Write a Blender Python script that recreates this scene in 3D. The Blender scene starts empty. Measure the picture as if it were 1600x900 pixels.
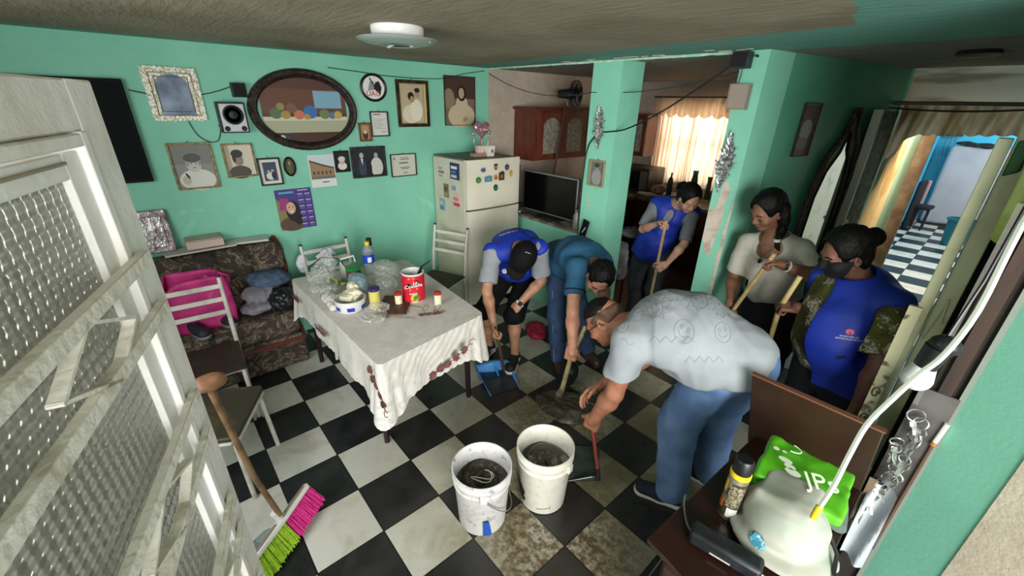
import bpy, math, random
import numpy as np
from mathutils import Vector, Matrix
random.seed(7)
# ---------------------------------------------------------------- camera, world, lights
SC = bpy.context.scene
COL = SC.collection
CAM = (1.8135, -0.8032, 2.0368)
cd = bpy.data.cameras.new('camera'); cd.sensor_width = 36; cd.lens = 642.69*36/1600; cd.clip_start = .02
cam = bpy.data.objects.new('camera', cd); COL.objects.link(cam); SC.camera = cam
Rr, Rd, Rf = (0.65601, 0.75439, 0.02317), (0.32262, -0.25253, -0.91222), (-0.68232, 0.60590, -0.40905)
Rr, Rd, Rf = Vector(Rr), Vector(Rd), Vector(Rf)
cam.matrix_world = Matrix(((Rr[0], -Rd[0], -Rf[0], CAM[0]), (Rr[1], -Rd[1], -Rf[1], CAM[1]), (Rr[2], -Rd[2], -Rf[2], CAM[2]), (0, 0, 0, 1)))
SC.view_settings.view_transform = 'Standard'; SC.view_settings.look = 'None'
SC.view_settings.gamma = 1; SC.view_settings.use_curve_mapping = False
SC.view_settings.exposure = 0.5
W = bpy.data.worlds.new('sky'); SC.world = W; W.use_nodes = True
W.node_tree.nodes['Background'].inputs[0].default_value = (.80, .90, 1, 1)
W.node_tree.nodes['Background'].inputs[1].default_value = 1.0

def area(name, loc, target, sx, sy, power, color):
    l = bpy.data.lights.new(name, 'AREA'); l.shape = 'RECTANGLE'; l.size = sx; l.size_y = sy
    l.energy = power; l.color = color
    o = bpy.data.objects.new(name, l); COL.objects.link(o); o.location = loc
    o.rotation_euler = (Vector(target)-Vector(loc)).to_track_quat('-Z', 'Y').to_euler()
    return o
area('entrance_daylight', (5.4, -2.5, 2.0), (0.0, .8, .9), 3.4, 2.4, 470, (1, .98, .95))
area('unseen_front_fill', (.35, -1.93, 1.65), (.1, .6, 1.3), 2.2, 1.1, 46, (.97, .98, 1))  # unseen fill light added to brighten the room; the front wall has no window
area('kitchen_window_daylight', (-1.05, 5.5, 1.8), (-1.0, 3.0, .9), 1.0, 1.1, 42, (1, .93, .82))
area('corridor_skylight', (1.5, 8.2, 2.75), (1.4, 8.4, 0), 1.2, 3.2, 115, (.80, .90, 1))
area('corridor_side_daylight', (.55, 5.6, 1.75), (2.0, 6.6, .4), 1.5, 1.6, 75, (1, .86, .64))
area('back_room_daylight', (2.9, 9.6, 1.9), (1.2, 10.9, 1.0), 1.2, 1.2, 45, (.86, .94, 1))

# ---------------------------------------------------------------- materials
def lin(c):
    if isinstance(c, str):
        c = [int(c[i:i+2], 16)/255 for i in (0, 2, 4)]
    return [(x/12.92 if x <= .04045 else ((x+.055)/1.055)**2.4) for x in c[:3]]+[1]
MATS = {}
def M(name, col, rough=.6, n=None, bump=None, metal=0, trans=0, emit=None, spec=.5, coat=0, alpha=1, ior=1.45, stretch=None, sheen=0):
    """n=(scale, colour2, low, high) noise mix; bump=(scale,strength)"""
    if name in MATS: return MATS[name]
    m = bpy.data.materials.new(name); m.use_nodes = True; nt = m.node_tree; N = nt.nodes; L = nt.links
    b = N['Principled BSDF']; b.inputs['Base Color'].default_value = lin(col)
    b.inputs['Roughness'].default_value = rough; b.inputs['Metallic'].default_value = metal
    b.inputs['Transmission Weight'].default_value = trans; b.inputs['IOR'].default_value = ior
    b.inputs['Specular IOR Level'].default_value = spec; b.inputs['Coat Weight'].default_value = coat
    b.inputs['Alpha'].default_value = alpha
    if sheen: b.inputs['Sheen Weight'].default_value = sheen
    if emit: b.inputs['Emission Color'].default_value = lin(emit[0]); b.inputs['Emission Strength'].default_value = emit[1]
    tc = N.new('ShaderNodeNewGeometry'); src = tc.outputs['Position']
    if stretch:
        mp = N.new('ShaderNodeMapping'); mp.inputs['Scale'].default_value = stretch; L.new(src, mp.inputs[0]); src = mp.outputs[0]
    if n:
        t = N.new('ShaderNodeTexNoise'); t.inputs['Scale'].default_value = n[0]; t.inputs['Detail'].default_value = 6; L.new(src, t.inputs['Vector'])
        r = N.new('ShaderNodeValToRGB'); r.color_ramp.elements[0].position = n[2]; r.color_ramp.elements[1].position = n[3]
        r.color_ramp.elements[0].color = lin(col); r.color_ramp.elements[1].color = lin(n[1])
        L.new(t.outputs[0], r.inputs[0]); L.new(r.outputs[0], b.inputs['Base Color'])
    if bump:
        t2 = N.new('ShaderNodeTexNoise'); t2.inputs['Scale'].default_value = bump[0]; t2.inputs['Detail'].default_value = 4; L.new(src, t2.inputs['Vector'])
        bp = N.new('ShaderNodeBump'); bp.inputs['Strength'].default_value = bump[1]; bp.inputs['Distance'].default_value = .01
        L.new(t2.outputs[0], bp.inputs['Height']); L.new(bp.outputs[0], b.inputs['Normal'])
    MATS[name] = m; return m

def node_mat(name):
    m = bpy.data.materials.new(name); m.use_nodes = True; MATS[name] = m
    return m, m.node_tree.nodes, m.node_tree.links, m.node_tree.nodes['Principled BSDF']
def mathn(N, L, op, a, b=None, c=None):
    x = N.new('ShaderNodeMath'); x.operation = op
    for i, v in enumerate((a, b, c)):
        if v is None: continue
        if isinstance(v, (int, float)): x.inputs[i].default_value = v
        else: L.new(v, x.inputs[i])
    return x.outputs[0]
def mixc(N, L, fac, a, b):
    x = N.new('ShaderNodeMix'); x.data_type = 'RGBA'
    if isinstance(fac, (int, float)): x.inputs[0].default_value = fac
    else: L.new(fac, x.inputs[0])
    for i, v in ((6, a), (7, b)):
        if isinstance(v, (list, tuple, str)): x.inputs[i].default_value = lin(v) if isinstance(v, str) else v
        else: L.new(v, x.inputs[i])
    return x.outputs[2]
def noise(N, L, vec, scale, detail=5, rough=.55, dist=0):
    t = N.new('ShaderNodeTexNoise'); t.inputs['Scale'].default_value = scale; t.inputs['Detail'].default_value = detail
    t.inputs['Roughness'].default_value = rough; t.inputs['Distortion'].default_value = dist; L.new(vec, t.inputs['Vector']); return t.outputs[0]
def ramp(N, L, v, lo, hi):
    r = N.new('ShaderNodeMapRange'); r.inputs[1].default_value = lo; r.inputs[2].default_value = hi; r.clamp = True; L.new(v, r.inputs[0]); return r.outputs[0]
def pos(N, L):
    g = N.new('ShaderNodeNewGeometry'); s = N.new('ShaderNodeSeparateXYZ'); L.new(g.outputs['Position'], s.inputs[0])
    return g.outputs['Position'], s.outputs[0], s.outputs[1], s.outputs[2]
def bumpn(N, L, b, h, strength, dist=.01):
    bp = N.new('ShaderNodeBump'); bp.inputs['Strength'].default_value = strength; bp.inputs['Distance'].default_value = dist
    L.new(h, bp.inputs['Height']); L.new(bp.outputs[0], b.inputs['Normal'])

def checker_mat(name, tx, ty, ox, oy, dirt):
    m, N, L, b = node_mat(name); P, x, y, z = pos(N, L)
    u = mathn(N, L, 'DIVIDE', mathn(N, L, 'SUBTRACT', x, ox), tx); v = mathn(N, L, 'DIVIDE', mathn(N, L, 'SUBTRACT', y, oy), ty)
    s = mathn(N, L, 'ADD', mathn(N, L, 'FLOOR', u), mathn(N, L, 'FLOOR', v))
    par = mathn(N, L, 'ABSOLUTE', mathn(N, L, 'MODULO', s, 2))      # 0 white, 1 black
    par = mathn(N, L, 'GREATER_THAN', par, .5)
    def edge(w):
        f = mathn(N, L, 'FRACT', w); return mathn(N, L, 'MINIMUM', f, mathn(N, L, 'SUBTRACT', 1, f))
    e = mathn(N, L, 'MINIMUM', edge(u), edge(v)); grout = mathn(N, L, 'LESS_THAN', e, .010)
    n1 = noise(N, L, P, 5, 8, .6, .6); n2 = noise(N, L, P, 26, 6, .7); n3 = noise(N, L, P, 2.2, 5, .6, 1.2)
    white = mixc(N, L, ramp(N, L, n1, .5, .75), 'C6C5BA', 'A8A08C')
    black = mixc(N, L, ramp(N, L, n1, .4, .7), '1C1E1F', '2E2F2E')
    if dirt:
        # trodden mud brought in round the working area, thickest between the buckets and the people
        def near(cx, cy, r0, r1):
            d = mathn(N, L, 'SQRT', mathn(N, L, 'ADD', mathn(N, L, 'POWER', mathn(N, L, 'SUBTRACT', x, cx), 2), mathn(N, L, 'POWER', mathn(N, L, 'SUBTRACT', y, cy), 2)))
            return ramp(N, L, d, r1, r0)
        mud = mathn(N, L, 'MAXIMUM', near(.6, 1.0, .5, 1.7), near(.95, .35, .25, .9))
        film = mathn(N, L, 'MULTIPLY', mud, ramp(N, L, n3, .15, .5))
        white = mixc(N, L, mathn(N, L, 'MULTIPLY', film, .9), white, '7F7553')
        patch = mathn(N, L, 'MULTIPLY', mathn(N, L, 'MAXIMUM', near(.95, .30, .20, .60), mathn(N, L, 'MULTIPLY', near(.35, 1.05, .1, .75), .8)), ramp(N, L, n2, .40, .56))
        white = mixc(N, L, mathn(N, L, 'MULTIPLY', patch, .88), white, '41331F')
        black = mixc(N, L, mathn(N, L, 'MULTIPLY', film, .45), black, '39332A')
    c = mixc(N, L, par, white, black); c = mixc(N, L, grout, c, '15130F'); L.new(c, b.inputs['Base Color'])
    rr = mathn(N, L, 'ADD', mathn(N, L, 'MULTIPLY', n1, .45), .10 if dirt else .16); L.new(rr, b.inputs['Roughness'])
    b.inputs['Specular IOR Level'].default_value = .45
    return m

def wall_mat(name, col, col2, peel=None, bs=.35, sc=3.0, zlo=.6, zhi=1.2, plaster='C9C3B0', thr=(.60, .62)):
    m, N, L, b = node_mat(name); P, x, y, z = pos(N, L)
    n1 = noise(N, L, P, sc, 6, .6); c = mixc(N, L, ramp(N, L, n1, .35, .75), col, col2)
    bh = noise(N, L, P, 60, 5, .6)
    if peel:
        band = mathn(N, L, 'MULTIPLY', ramp(N, L, z, zlo-.35, zlo), ramp(N, L, z, zhi+.35, zhi))
        n2 = noise(N, L, P, peel, 7, .62, .5); k = ramp(N, L, mathn(N, L, 'ADD', mathn(N, L, 'MULTIPLY', band, .12), mathn(N, L, 'SUBTRACT', n2, .12)), thr[0], thr[1])
        k = mathn(N, L, 'MULTIPLY', k, mathn(N, L, 'GREATER_THAN', band, .02))
        c = mixc(N, L, k, c, plaster); bh = mathn(N, L, 'SUBTRACT', mathn(N, L, 'MULTIPLY', bh, .4), k)
    L.new(c, b.inputs['Base Color']); b.inputs['Roughness'].default_value = .55
    bumpn(N, L, b, bh, bs, .006); return m

def ceiling_mat():
    m, N, L, b = node_mat('ceiling_plaster'); P, x, y, z = pos(N, L)
    n1 = noise(N, L, P, 1.6, 6, .6, .4)
    mp = N.new('ShaderNodeMapping'); mp.inputs['Scale'].default_value = (3, 14, 1); mp.inputs['Rotation'].default_value = (0, 0, .5); L.new(P, mp.inputs[0])
    n2 = noise(N, L, mp.outputs[0], 2.2, 7, .65)
    base = mixc(N, L, ramp(N, L, n1, .35, .7), 'A3967F', '82765F')
    wob = mathn(N, L, 'MULTIPLY', mathn(N, L, 'SUBTRACT', noise(N, L, P, 5, 3), .5), .12)
    yy = mathn(N, L, 'ADD', y, wob); xx = mathn(N, L, 'ADD', x, wob)
    strip = mathn(N, L, 'LESS_THAN', xx, -1.93)
    beam = mathn(N, L, 'GREATER_THAN', mathn(N, L, 'ADD', yy, mathn(N, L, 'MULTIPLY', xx, .10)), 1.72)
    beam = mathn(N, L, 'MAXIMUM', beam, mathn(N, L, 'GREATER_THAN', mathn(N, L, 'ADD', xx, mathn(N, L, 'MULTIPLY', yy, .25)), 1.62))
    hall = mathn(N, L, 'MULTIPLY', mathn(N, L, 'GREATER_THAN', yy, 2.32), mathn(N, L, 'GREATER_THAN', x, -9))
    g = mathn(N, L, 'MULTIPLY', mathn(N, L, 'MAXIMUM', strip, beam), mathn(N, L, 'SUBTRACT', 1, hall))
    kit = mathn(N, L, 'GREATER_THAN', y, 2.235)
    c = mixc(N, L, g, base, '6BA394'); c = mixc(N, L, hall, c, mixc(N, L, ramp(N, L, n2, .4, .7), '8E8A80', '6C685E'))
    L.new(c, b.inputs['Base Color']); b.inputs['Roughness'].default_value = .8
    bumpn(N, L, b, n2, .8, .03); return m

# ---------------------------------------------------------------- mesh collecting
WL = {}
def setp(o, label=None, cat=None, group=None, kind=None):
    if label: o['label'] = label
    if cat: o['category'] = cat
    if group: o['group'] = group
    if kind: o['kind'] = kind
    return o
def thing(name, label, cat, loc=(0, 0, 0), group=None):
    o = bpy.data.objects.new(name, None); COL.objects.link(o); o.location = loc; o.empty_display_size = .05
    WL[o.name] = Vector(loc); return setp(o, label, cat, group)
def link_mesh(name, me, parent, smooth=True, origin=None):
    """me is in world coordinates; becomes a child of parent or a top-level object with its own base origin"""
    n = len(me.vertices); co = np.empty(n*3, np.float32); me.vertices.foreach_get('co', co); co = co.reshape(-1, 3)
    if parent is not None: org = WL[parent.name]
    elif origin is not None: org = Vector(origin)
    else: org = Vector(((co[:, 0].min()+co[:, 0].max())/2, (co[:, 1].min()+co[:, 1].max())/2, co[:, 2].min()))
    co = co-np.array(org, np.float32); me.vertices.foreach_set('co', co.ravel()); me.update()
    o = bpy.data.objects.new(name, me); COL.objects.link(o)
    if parent is not None: o.parent = parent
    else: o.location = org
    WL[o.name] = org.copy(); return o
def nrm(v): v = Vector(v); return v.normalized()
def frame_of(d):
    d = nrm(d); a = Vector((0, 0, 1)) if abs(d.z) < .9 else Vector((1, 0, 0)); s = d.cross(a).normalized(); return s, s.cross(d).normalized(), d

class MB:
    def __init__(s): s.v = []; s.f = []; s.m = []; s.mats = []
    def mi(s, mat):
        if mat not in s.mats: s.mats.append(mat)
        return s.mats.index(mat)
    def add(s, vs, fs, mat):
        k = len(s.v); s.v += [tuple(v) for v in vs]; i = s.mi(mat)
        for f in fs: s.f.append([k+a for a in f]); s.m.append(i)
        return s
    def box(s, c, size, mat, R=None):
        hx, hy, hz = [a/2 for a in size]; R = R if R is not None else Matrix.Identity(3)
        if isinstance(R, (int, float)): R = Matrix.Rotation(R, 3, 'Z')
        vs = [Vector(c)+R@Vector((x*hx, y*hy, z*hz)) for x in (-1, 1) for y in (-1, 1) for z in (-1, 1)]
        return s.add(vs, [(0, 1, 3, 2), (4, 6, 7, 5), (0, 4, 5, 1), (2, 3, 7, 6), (0, 2, 6, 4), (1, 5, 7, 3)], mat)
    def bx(s, x0, x1, y0, y1, z0, z1, mat): return s.box(((x0+x1)/2, (y0+y1)/2, (z0+z1)/2), (x1-x0, y1-y0, z1-z0), mat)
    def cyl(s, a, b, r0, r1, mat, n=20, caps=True):
        a, b = Vector(a), Vector(b); e, g, d = frame_of(b-a)
        vs = []
        for p, r in ((a, r0), (b, r1)):
            for i in range(n):
                t = 2*math.pi*i/n; vs.append(p+e*(r*math.cos(t))+g*(r*math.sin(t)))
        fs = [(i, (i+1) % n, n+(i+1) % n, n+i) for i in range(n)]
        if caps: fs += [tuple(range(n))[::-1], tuple(range(n, 2*n))]
        return s.add(vs, fs, mat)
    def tube(s, pts, r, mat, n=8, closed=False, flat=None):
        pts = [Vector(p) for p in pts]; k = len(pts); vs = []; prev = None
        for i, p in enumerate(pts):
            if closed: d = (pts[(i+1) % k]-pts[i-1])
            else: d = pts[min(i+1, k-1)]-pts[max(i-1, 0)]
            d = nrm(d)
            if prev is None: e = frame_of(d)[0]; g = d.cross(e).normalized()
            else:
                e = prev-d*prev.dot(d)
                e = e.normalized() if e.length > 1e-6 else frame_of(d)[0]
                g = d.cross(e).normalized()
            prev = e; rr = r[i] if isinstance(r, (list, tuple)) else r
            for j in range(n):
                t = 2*math.pi*j/n; vs.append(p+e*(rr*math.cos(t))+g*(rr*math.sin(t)*(flat or 1)))
        fs = []
        for i in range(k if closed else k-1):
            a, b = i*n, ((i+1) % k)*n
            fs += [(a+j, a+(j+1) % n, b+(j+1) % n, b+j) for j in range(n)]
        if not closed: fs += [tuple(range(n))[::-1], tuple(range((k-1)*n, k*n))]
        return s.add(vs, fs, mat)
    def lathe(s, prof, o, mat, n=32, R=None, sx=1, sy=1):
        R = R if R is not None else Matrix.Identity(3); vs = []
        for r, z in prof:
            for i in range(n):
                t = 2*math.pi*i/n; vs.append(Vector(o)+R@Vector((r*sx*math.cos(t), r*sy*math.sin(t), z)))
        fs = []
        for k in range(len(prof)-1):
            fs += [(k*n+i, k*n+(i+1) % n, (k+1)*n+(i+1) % n, (k+1)*n+i) for i in range(n)]
        return s.add(vs, fs, mat)
    def sph(s, c, r, mat, n=16, R=None):
        if isinstance(r, (int, float)): r = (r, r, r)
        R = R if R is not None else Matrix.Identity(3); vs = []; m = n//2
        for i in range(m+1):
            p = math.pi*i/m
            for j in range(n):
                t = 2*math.pi*j/n; vs.append(Vector(c)+R@Vector((r[0]*math.sin(p)*math.cos(t), r[1]*math.sin(p)*math.sin(t), r[2]*math.cos(p))))
        fs = [(i*n+j, (i+1)*n+j, (i+1)*n+(j+1) % n, i*n+(j+1) % n) for i in range(m) for j in range(n)]
        return s.add(vs, fs, mat)
    def poly(s, pts, mat): return s.add(pts, [tuple(range(len(pts)))], mat)
    def prism(s, pts, off, mat):
        k = len(pts); pts = [Vector(p) for p in pts]; off = Vector(off)
        return s.add(pts+[p+off for p in pts], [tuple(range(k))[::-1], tuple(range(k, 2*k))]+[(i, (i+1) % k, k+(i+1) % k, k+i) for i in range(k)], mat)
    def grid(s, fn, nu, nv, mat, closed_u=False):
        vs = [fn(i/(nu if closed_u else nu-1), j/(nv-1)) for j in range(nv) for i in range(nu)]
        fs = []
        for j in range(nv-1):
            for i in range(nu if closed_u else nu-1):
                a = j*nu+i; b = j*nu+(i+1) % nu; fs.append((a, b, b+nu, a+nu))
        return s.add(vs, fs, mat)
    def build(s, name, parent=None, bevel=0, smooth=True, origin=None, solid=0, angle=40):
        me = bpy.data.meshes.new(name); me.from_pydata(s.v, [], s.f)
        for m in s.mats: me.materials.append(m)
        me.polygons.foreach_set('material_index', s.m)
        if smooth:
            me.polygons.foreach_set('use_smooth', [True]*len(me.polygons)); me.set_sharp_from_angle(angle=math.radians(angle))
        o = link_mesh(name, me, parent, origin=origin)
        if solid:
            q = o.modifiers.new('thickness', 'SOLIDIFY'); q.thickness = solid; q.offset = 0
        if bevel:
            q = o.modifiers.new('bevel', 'BEVEL'); q.width = bevel; q.segments = 2; q.limit_method = 'ANGLE'; q.angle_limit = math.radians(50)
        return o
def top(o, label, cat, group=None, kind=None): return setp(o, label, cat, group, kind)
def struct(o): o['kind'] = 'structure'; return o

def letters(name, txt, size, org, right, up, mat, parent, ext=.0008, align='CENTER', shear=0):
    cu = bpy.data.curves.new(name, 'FONT'); cu.body = txt; cu.size = size; cu.extrude = ext; cu.align_x = align; cu.align_y = 'CENTER'; cu.shear = shear; cu.resolution_u = 3
    tmp = bpy.data.objects.new(name+'_tmp', cu); COL.objects.link(tmp)
    dg = bpy.context.evaluated_depsgraph_get(); dg.update(); me = bpy.data.meshes.new_from_object(tmp.evaluated_get(dg)); bpy.data.objects.remove(tmp)
    r, u = nrm(right), nrm(up); n = r.cross(u); mt = Matrix((r, u, n)).transposed().to_4x4(); mt.translation = Vector(org); me.transform(mt)
    me.materials.clear(); me.materials.append(mat); return link_mesh(name, me, parent)

# ---------------------------------------------------------------- distance-field modelling of soft bodies
def V(*a): return np.array(a, float)
def unit(v): v = np.array(v, float); return v/np.linalg.norm(v)
class SDF:
    def __init__(s, h=.006): s.h = h; s.ops = []
    def cone(s, a, b, ra, rb, k=.02, op='u'):
        a, b = np.array(a, float), np.array(b, float); r = max(ra, rb)
        def f(X, Y, Z):
            ab = b-a; L2 = max(ab@ab, 1e-9); t = np.clip(((X-a[0])*ab[0]+(Y-a[1])*ab[1]+(Z-a[2])*ab[2])/L2, 0, 1)
            return np.sqrt((X-a[0]-t*ab[0])**2+(Y-a[1]-t*ab[1])**2+(Z-a[2]-t*ab[2])**2)-(ra+(rb-ra)*t)
        s.ops.append((f, np.minimum(a, b)-r, np.maximum(a, b)+r, k, op)); return s
    def chain(s, pts, rs, k=.02, op='u'):
        for i in range(len(pts)-1): s.cone(pts[i], pts[i+1], rs[i], rs[i+1], k, op)
        return s
    def ell(s, c, r, A=None, k=.02, op='u'):
        c = np.array(c, float); r = np.array(r, float); A = np.eye(3) if A is None else np.array([unit(q) for q in A])
        ext = np.sqrt(((A.T*r)**2).sum(1))
        def f(X, Y, Z):
            d = [X-c[0], Y-c[1], Z-c[2]]
            q = [(A[i, 0]*d[0]+A[i, 1]*d[1]+A[i, 2]*d[2]) for i in range(3)]
            k0 = np.sqrt(sum((q[i]/r[i])**2 for i in range(3))); k1 = np.sqrt(sum((q[i]/r[i]**2)**2 for i in range(3)))+1e-9
            return k0*(k0-1)/k1
        s.ops.append((f, c-ext, c+ext, k, op)); return s
    def econe(s, a, b, wa, wb, da, db, lat, k=.04, op='u'):
        """cone of elliptical section: half widths w along lat, half depths d across it"""
        a, b = np.array(a, float), np.array(b, float); ax = unit(b-a); lt = np.array(lat, float); lt = unit(lt-ax*(lt@ax)); dp = np.cross(ax, lt); Ln = np.linalg.norm(b-a); r = max(wa, wb, da, db)
        def f(X, Y, Z):
            d = [X-a[0], Y-a[1], Z-a[2]]
            z = ax[0]*d[0]+ax[1]*d[1]+ax[2]*d[2]; x = lt[0]*d[0]+lt[1]*d[1]+lt[2]*d[2]; y = dp[0]*d[0]+dp[1]*d[1]+dp[2]*d[2]
            t = np.clip(z/Ln, 0, 1); w = wa+(wb-wa)*t; dd = da+(db-da)*t; ze = z-t*Ln; m = np.minimum(w, dd)
            q = np.sqrt((x/w)**2+(y/dd)**2+(ze/m)**2); g = np.sqrt((x/w**2)**2+(y/dd**2)**2+(ze/m**2)**2)+1e-9
            return q*(q-1)/g
        s.ops.append((f, np.minimum(a, b)-r, np.maximum(a, b)+r, k, op)); return s
    def rbox(s, c, half, r, A=None, k=.01, op='u'):
        c = np.array(c, float); hf = np.array(half, float)-r; A = np.eye(3) if A is None else np.array([unit(q) for q in A]); ext = (np.abs(A.T)*np.array(half)).sum(1)
        def f(X, Y, Z):
            d = [X-c[0], Y-c[1], Z-c[2]]
            q = [np.abs(A[i, 0]*d[0]+A[i, 1]*d[1]+A[i, 2]*d[2])-hf[i] for i in range(3)]
            return np.sqrt(sum(np.maximum(w, 0)**2 for w in q))+np.minimum(np.maximum(np.maximum(q[0], q[1]), q[2]), 0)-r
        s.ops.append((f, c-ext, c+ext, k, op)); return s
    def plane(s, o, n, R=None, k=.004):
        """cut away everything on the side n points to (only within R of o)"""
        o = np.array(o, float); n = unit(n)
        def f(X, Y, Z):
            d = n[0]*(X-o[0])+n[1]*(Y-o[1])+n[2]*(Z-o[2])
            if R: d = np.where((X-o[0])**2+(Y-o[1])**2+(Z-o[2])**2 < R*R, d, -1)
            return -d
        lo = o-R if R else V(-99, -99, -99); hi = o+R if R else V(99, 99, 99)
        s.ops.append((f, lo, hi, k, 's')); return s
    def disp(s, fn): s.ops.append((fn, V(-99, -99, -99), V(99, 99, 99), 0, 'd')); return s
    def mesh(s, name, mat, parent=None, smooth=1, origin=None):
        h = s.h; us = [o for o in s.ops if o[4] == 'u']; lo = np.min([o[1] for o in us], 0)-.03; hi = np.max([o[2] for o in us], 0)+.03
        n = np.ceil((hi-lo)/h).astype(int)+1; D = np.full(n, 1.0, np.float32)
        ax = [lo[i]+h*np.arange(n[i]) for i in range(3)]
        for f, a, b, k, op in s.ops:
            pad = k+2.5*h+.006
            i0 = np.clip(np.floor((a-pad-lo)/h).astype(int), 0, n); i1 = np.clip(np.ceil((b+pad-lo)/h).astype(int)+1, 0, n)
            if (i1 <= i0).any(): continue
            sl = tuple(slice(i0[i], i1[i]) for i in range(3))
            X = ax[0][sl[0]][:, None, None]; Y = ax[1][sl[1]][None, :, None]; Z = ax[2][sl[2]][None, None, :]
            d = f(X, Y, Z); A = D[sl]
            if op == 'd': D[sl] = A+d; continue
            if op == 'u': t = np.clip(.5+.5*(A-d)/k, 0, 1); D[sl] = A*(1-t)+d*t-k*t*(1-t)
            elif op == 'i': D[sl] = np.maximum(A, d)
            else:
                d = -d; t = np.clip(.5-.5*(A-d)/k, 0, 1); D[sl] = A*(1-t)+d*t+k*t*(1-t)
        vs, fs = nets(D, lo, h)
        e = np.concatenate([fs[:, [0, 1]], fs[:, [1, 2]], fs[:, [2, 3]], fs[:, [3, 0]]]); nv = len(vs)
        deg = np.bincount(e.ravel(), minlength=nv)+1e-9
        for _ in range(smooth):
            acc = np.stack([np.bincount(e[:, 0], vs[e[:, 1], i], nv)+np.bincount(e[:, 1], vs[e[:, 0], i], nv) for i in range(3)], 1)
            vs = .4*vs+.6*acc/deg[:, None]
        me = bpy.data.meshes.new(name); me.vertices.add(nv); me.vertices.foreach_set('co', vs.astype(np.float32).ravel())
        me.loops.add(len(fs)*4); me.loops.foreach_set('vertex_index', fs.astype(np.int32).ravel())
        me.polygons.add(len(fs)); me.polygons.foreach_set('loop_start', np.arange(0, len(fs)*4, 4, dtype=np.int32))
        me.polygons.foreach_set('use_smooth', np.ones(len(fs), bool)); me.update(calc_edges=True); me.validate()
        me.materials.append(mat); return link_mesh(name, me, parent, origin=origin)
def nets(D, lo, h):
    s = D < 0; n = D.shape
    cnt = np.zeros([q-1 for q in n], np.int8)
    for i in (0, 1):
        for j in (0, 1):
            for k in (0, 1): cnt += s[i:n[0]-1+i, j:n[1]-1+j, k:n[2]-1+k]
    act = (cnt > 0) & (cnt < 8); I = np.argwhere(act); idx = np.full(cnt.shape, -1, np.int32); idx[act] = np.arange(len(I))
    acc = np.zeros((len(I), 3)); w = np.zeros(len(I))
    for axis in range(3):
        o1, o2 = [a for a in range(3) if a != axis]
        for p in (0, 1):
            for q in (0, 1):
                a = I.copy(); a[:, o1] += p; a[:, o2] += q; b = a.copy(); b[:, axis] += 1
                da = D[a[:, 0], a[:, 1], a[:, 2]]; db = D[b[:, 0], b[:, 1], b[:, 2]]; m = (da < 0) != (db < 0)
                t = da[m]/(da[m]-db[m]); pt = a[m].astype(float); pt[:, axis] += t; acc[m] += pt; w[m] += 1
    vs = acc/w[:, None]*h+lo; F = []
    for axis in range(3):
        o1, o2 = [(1, 2), (2, 0), (0, 1)][axis]
        sa = [slice(None)]*3; sb = [slice(None)]*3; sa[axis] = slice(0, n[axis]-1); sb[axis] = slice(1, n[axis])
        A, B = s[tuple(sa)], s[tuple(sb)]; E = np.argwhere(A != B); E = E[(E[:, o1] > 0) & (E[:, o2] > 0) & (E[:, o1] < n[o1]-1) & (E[:, o2] < n[o2]-1)]
        def g(d1, d2):
            c = E.copy(); c[:, o1] += d1; c[:, o2] += d2; return idx[c[:, 0], c[:, 1], c[:, 2]]
        q = np.stack([g(-1, -1), g(0, -1), g(0, 0), g(-1, 0)], 1); ins = A[E[:, 0], E[:, 1], E[:, 2]]; q[~ins] = q[~ins][:, ::-1]; F.append(q)
    return vs, np.concatenate(F)
def folds(amp, sc, seed=0, stretch=(1, 1, 1)):
    r = np.random.RandomState(seed); ks = [(unit(r.randn(3))*sc*(.6+.8*r.rand())*np.array(stretch), r.rand()*6.28) for _ in range(7)]
    def f(X, Y, Z):
        w = .35*np.sin(X*sc*.7+1.3*seed)+.35*np.sin(Y*sc*.6)+.35*np.sin(Z*sc*.8+seed)
        return amp*sum(np.sin(k[0]*X+k[1]*Y+k[2]*Z+p+2.2*w) for k, p in ks)/3
    return f

def crumple(amp, sc, seed=0):
    r = np.random.RandomState(seed+50); ks = [(unit(r.randn(3))*sc*(.5+1.3*r.rand()), r.rand()*6.28) for _ in range(9)]
    def f(X, Y, Z):
        w = 1.6*np.sin(X*sc*.55+seed)+1.6*np.sin(Y*sc*.5+2)*1.0+1.6*np.sin(Z*sc*.6+seed*2); t = 0
        for i, (k, p) in enumerate(ks): t = t+np.abs(np.sin(k[0]*X+k[1]*Y+k[2]*Z+p+w*(.5+.1*i)))*(1 if i < 5 else .5)
        return amp*(t/7*2-.9)
    return f
# ---------------------------------------------------------------- the setting
GREEN = wall_mat('mint_wall_paint', '86CCB0', '79C0A4', peel=2.2, zlo=.75, zhi=1.0, bs=.22, plaster='8DD2B7', thr=(.56, .60))
GREEN_R = wall_mat('mint_entrance_paint', '86CCB0', '80C8AA', bs=.15)
GREEN_P = wall_mat('mint_pillar_paint', '86CCB0', '79C0A4', bs=.25)
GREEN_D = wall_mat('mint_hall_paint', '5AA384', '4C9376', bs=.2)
GREY_PL = wall_mat('bare_grey_plaster', 'B9AC9C', 'A69988', bs=.6, sc=9)
BLUE = wall_mat('turquoise_room_paint', '4FC0DE', '3FB2D4', bs=.2)
CREAMW = wall_mat('cream_reveal_plaster', 'B3AA95', '9A917C', bs=.5, sc=8)
WHITEW = M('plain_whitewash', 'C9C6BA', .8)
FLOOR = checker_mat('black_and_white_floor_tiles', .33, .33, 0, 0, True)
FLOOR2 = checker_mat('black_and_white_corridor_tiles', .335, .345, 1.40, 7.455, False)
XW, CE, YD = -2.057, 2.37, 2.222
struct(MB().bx(-2.3, 3.2, -2.0, YD, -.12, 0, FLOOR).bx(.62, 3.2, YD, 4.1, -.12, 0, FLOOR).build('floor', smooth=False, origin=(0, 0, 0)))
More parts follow.
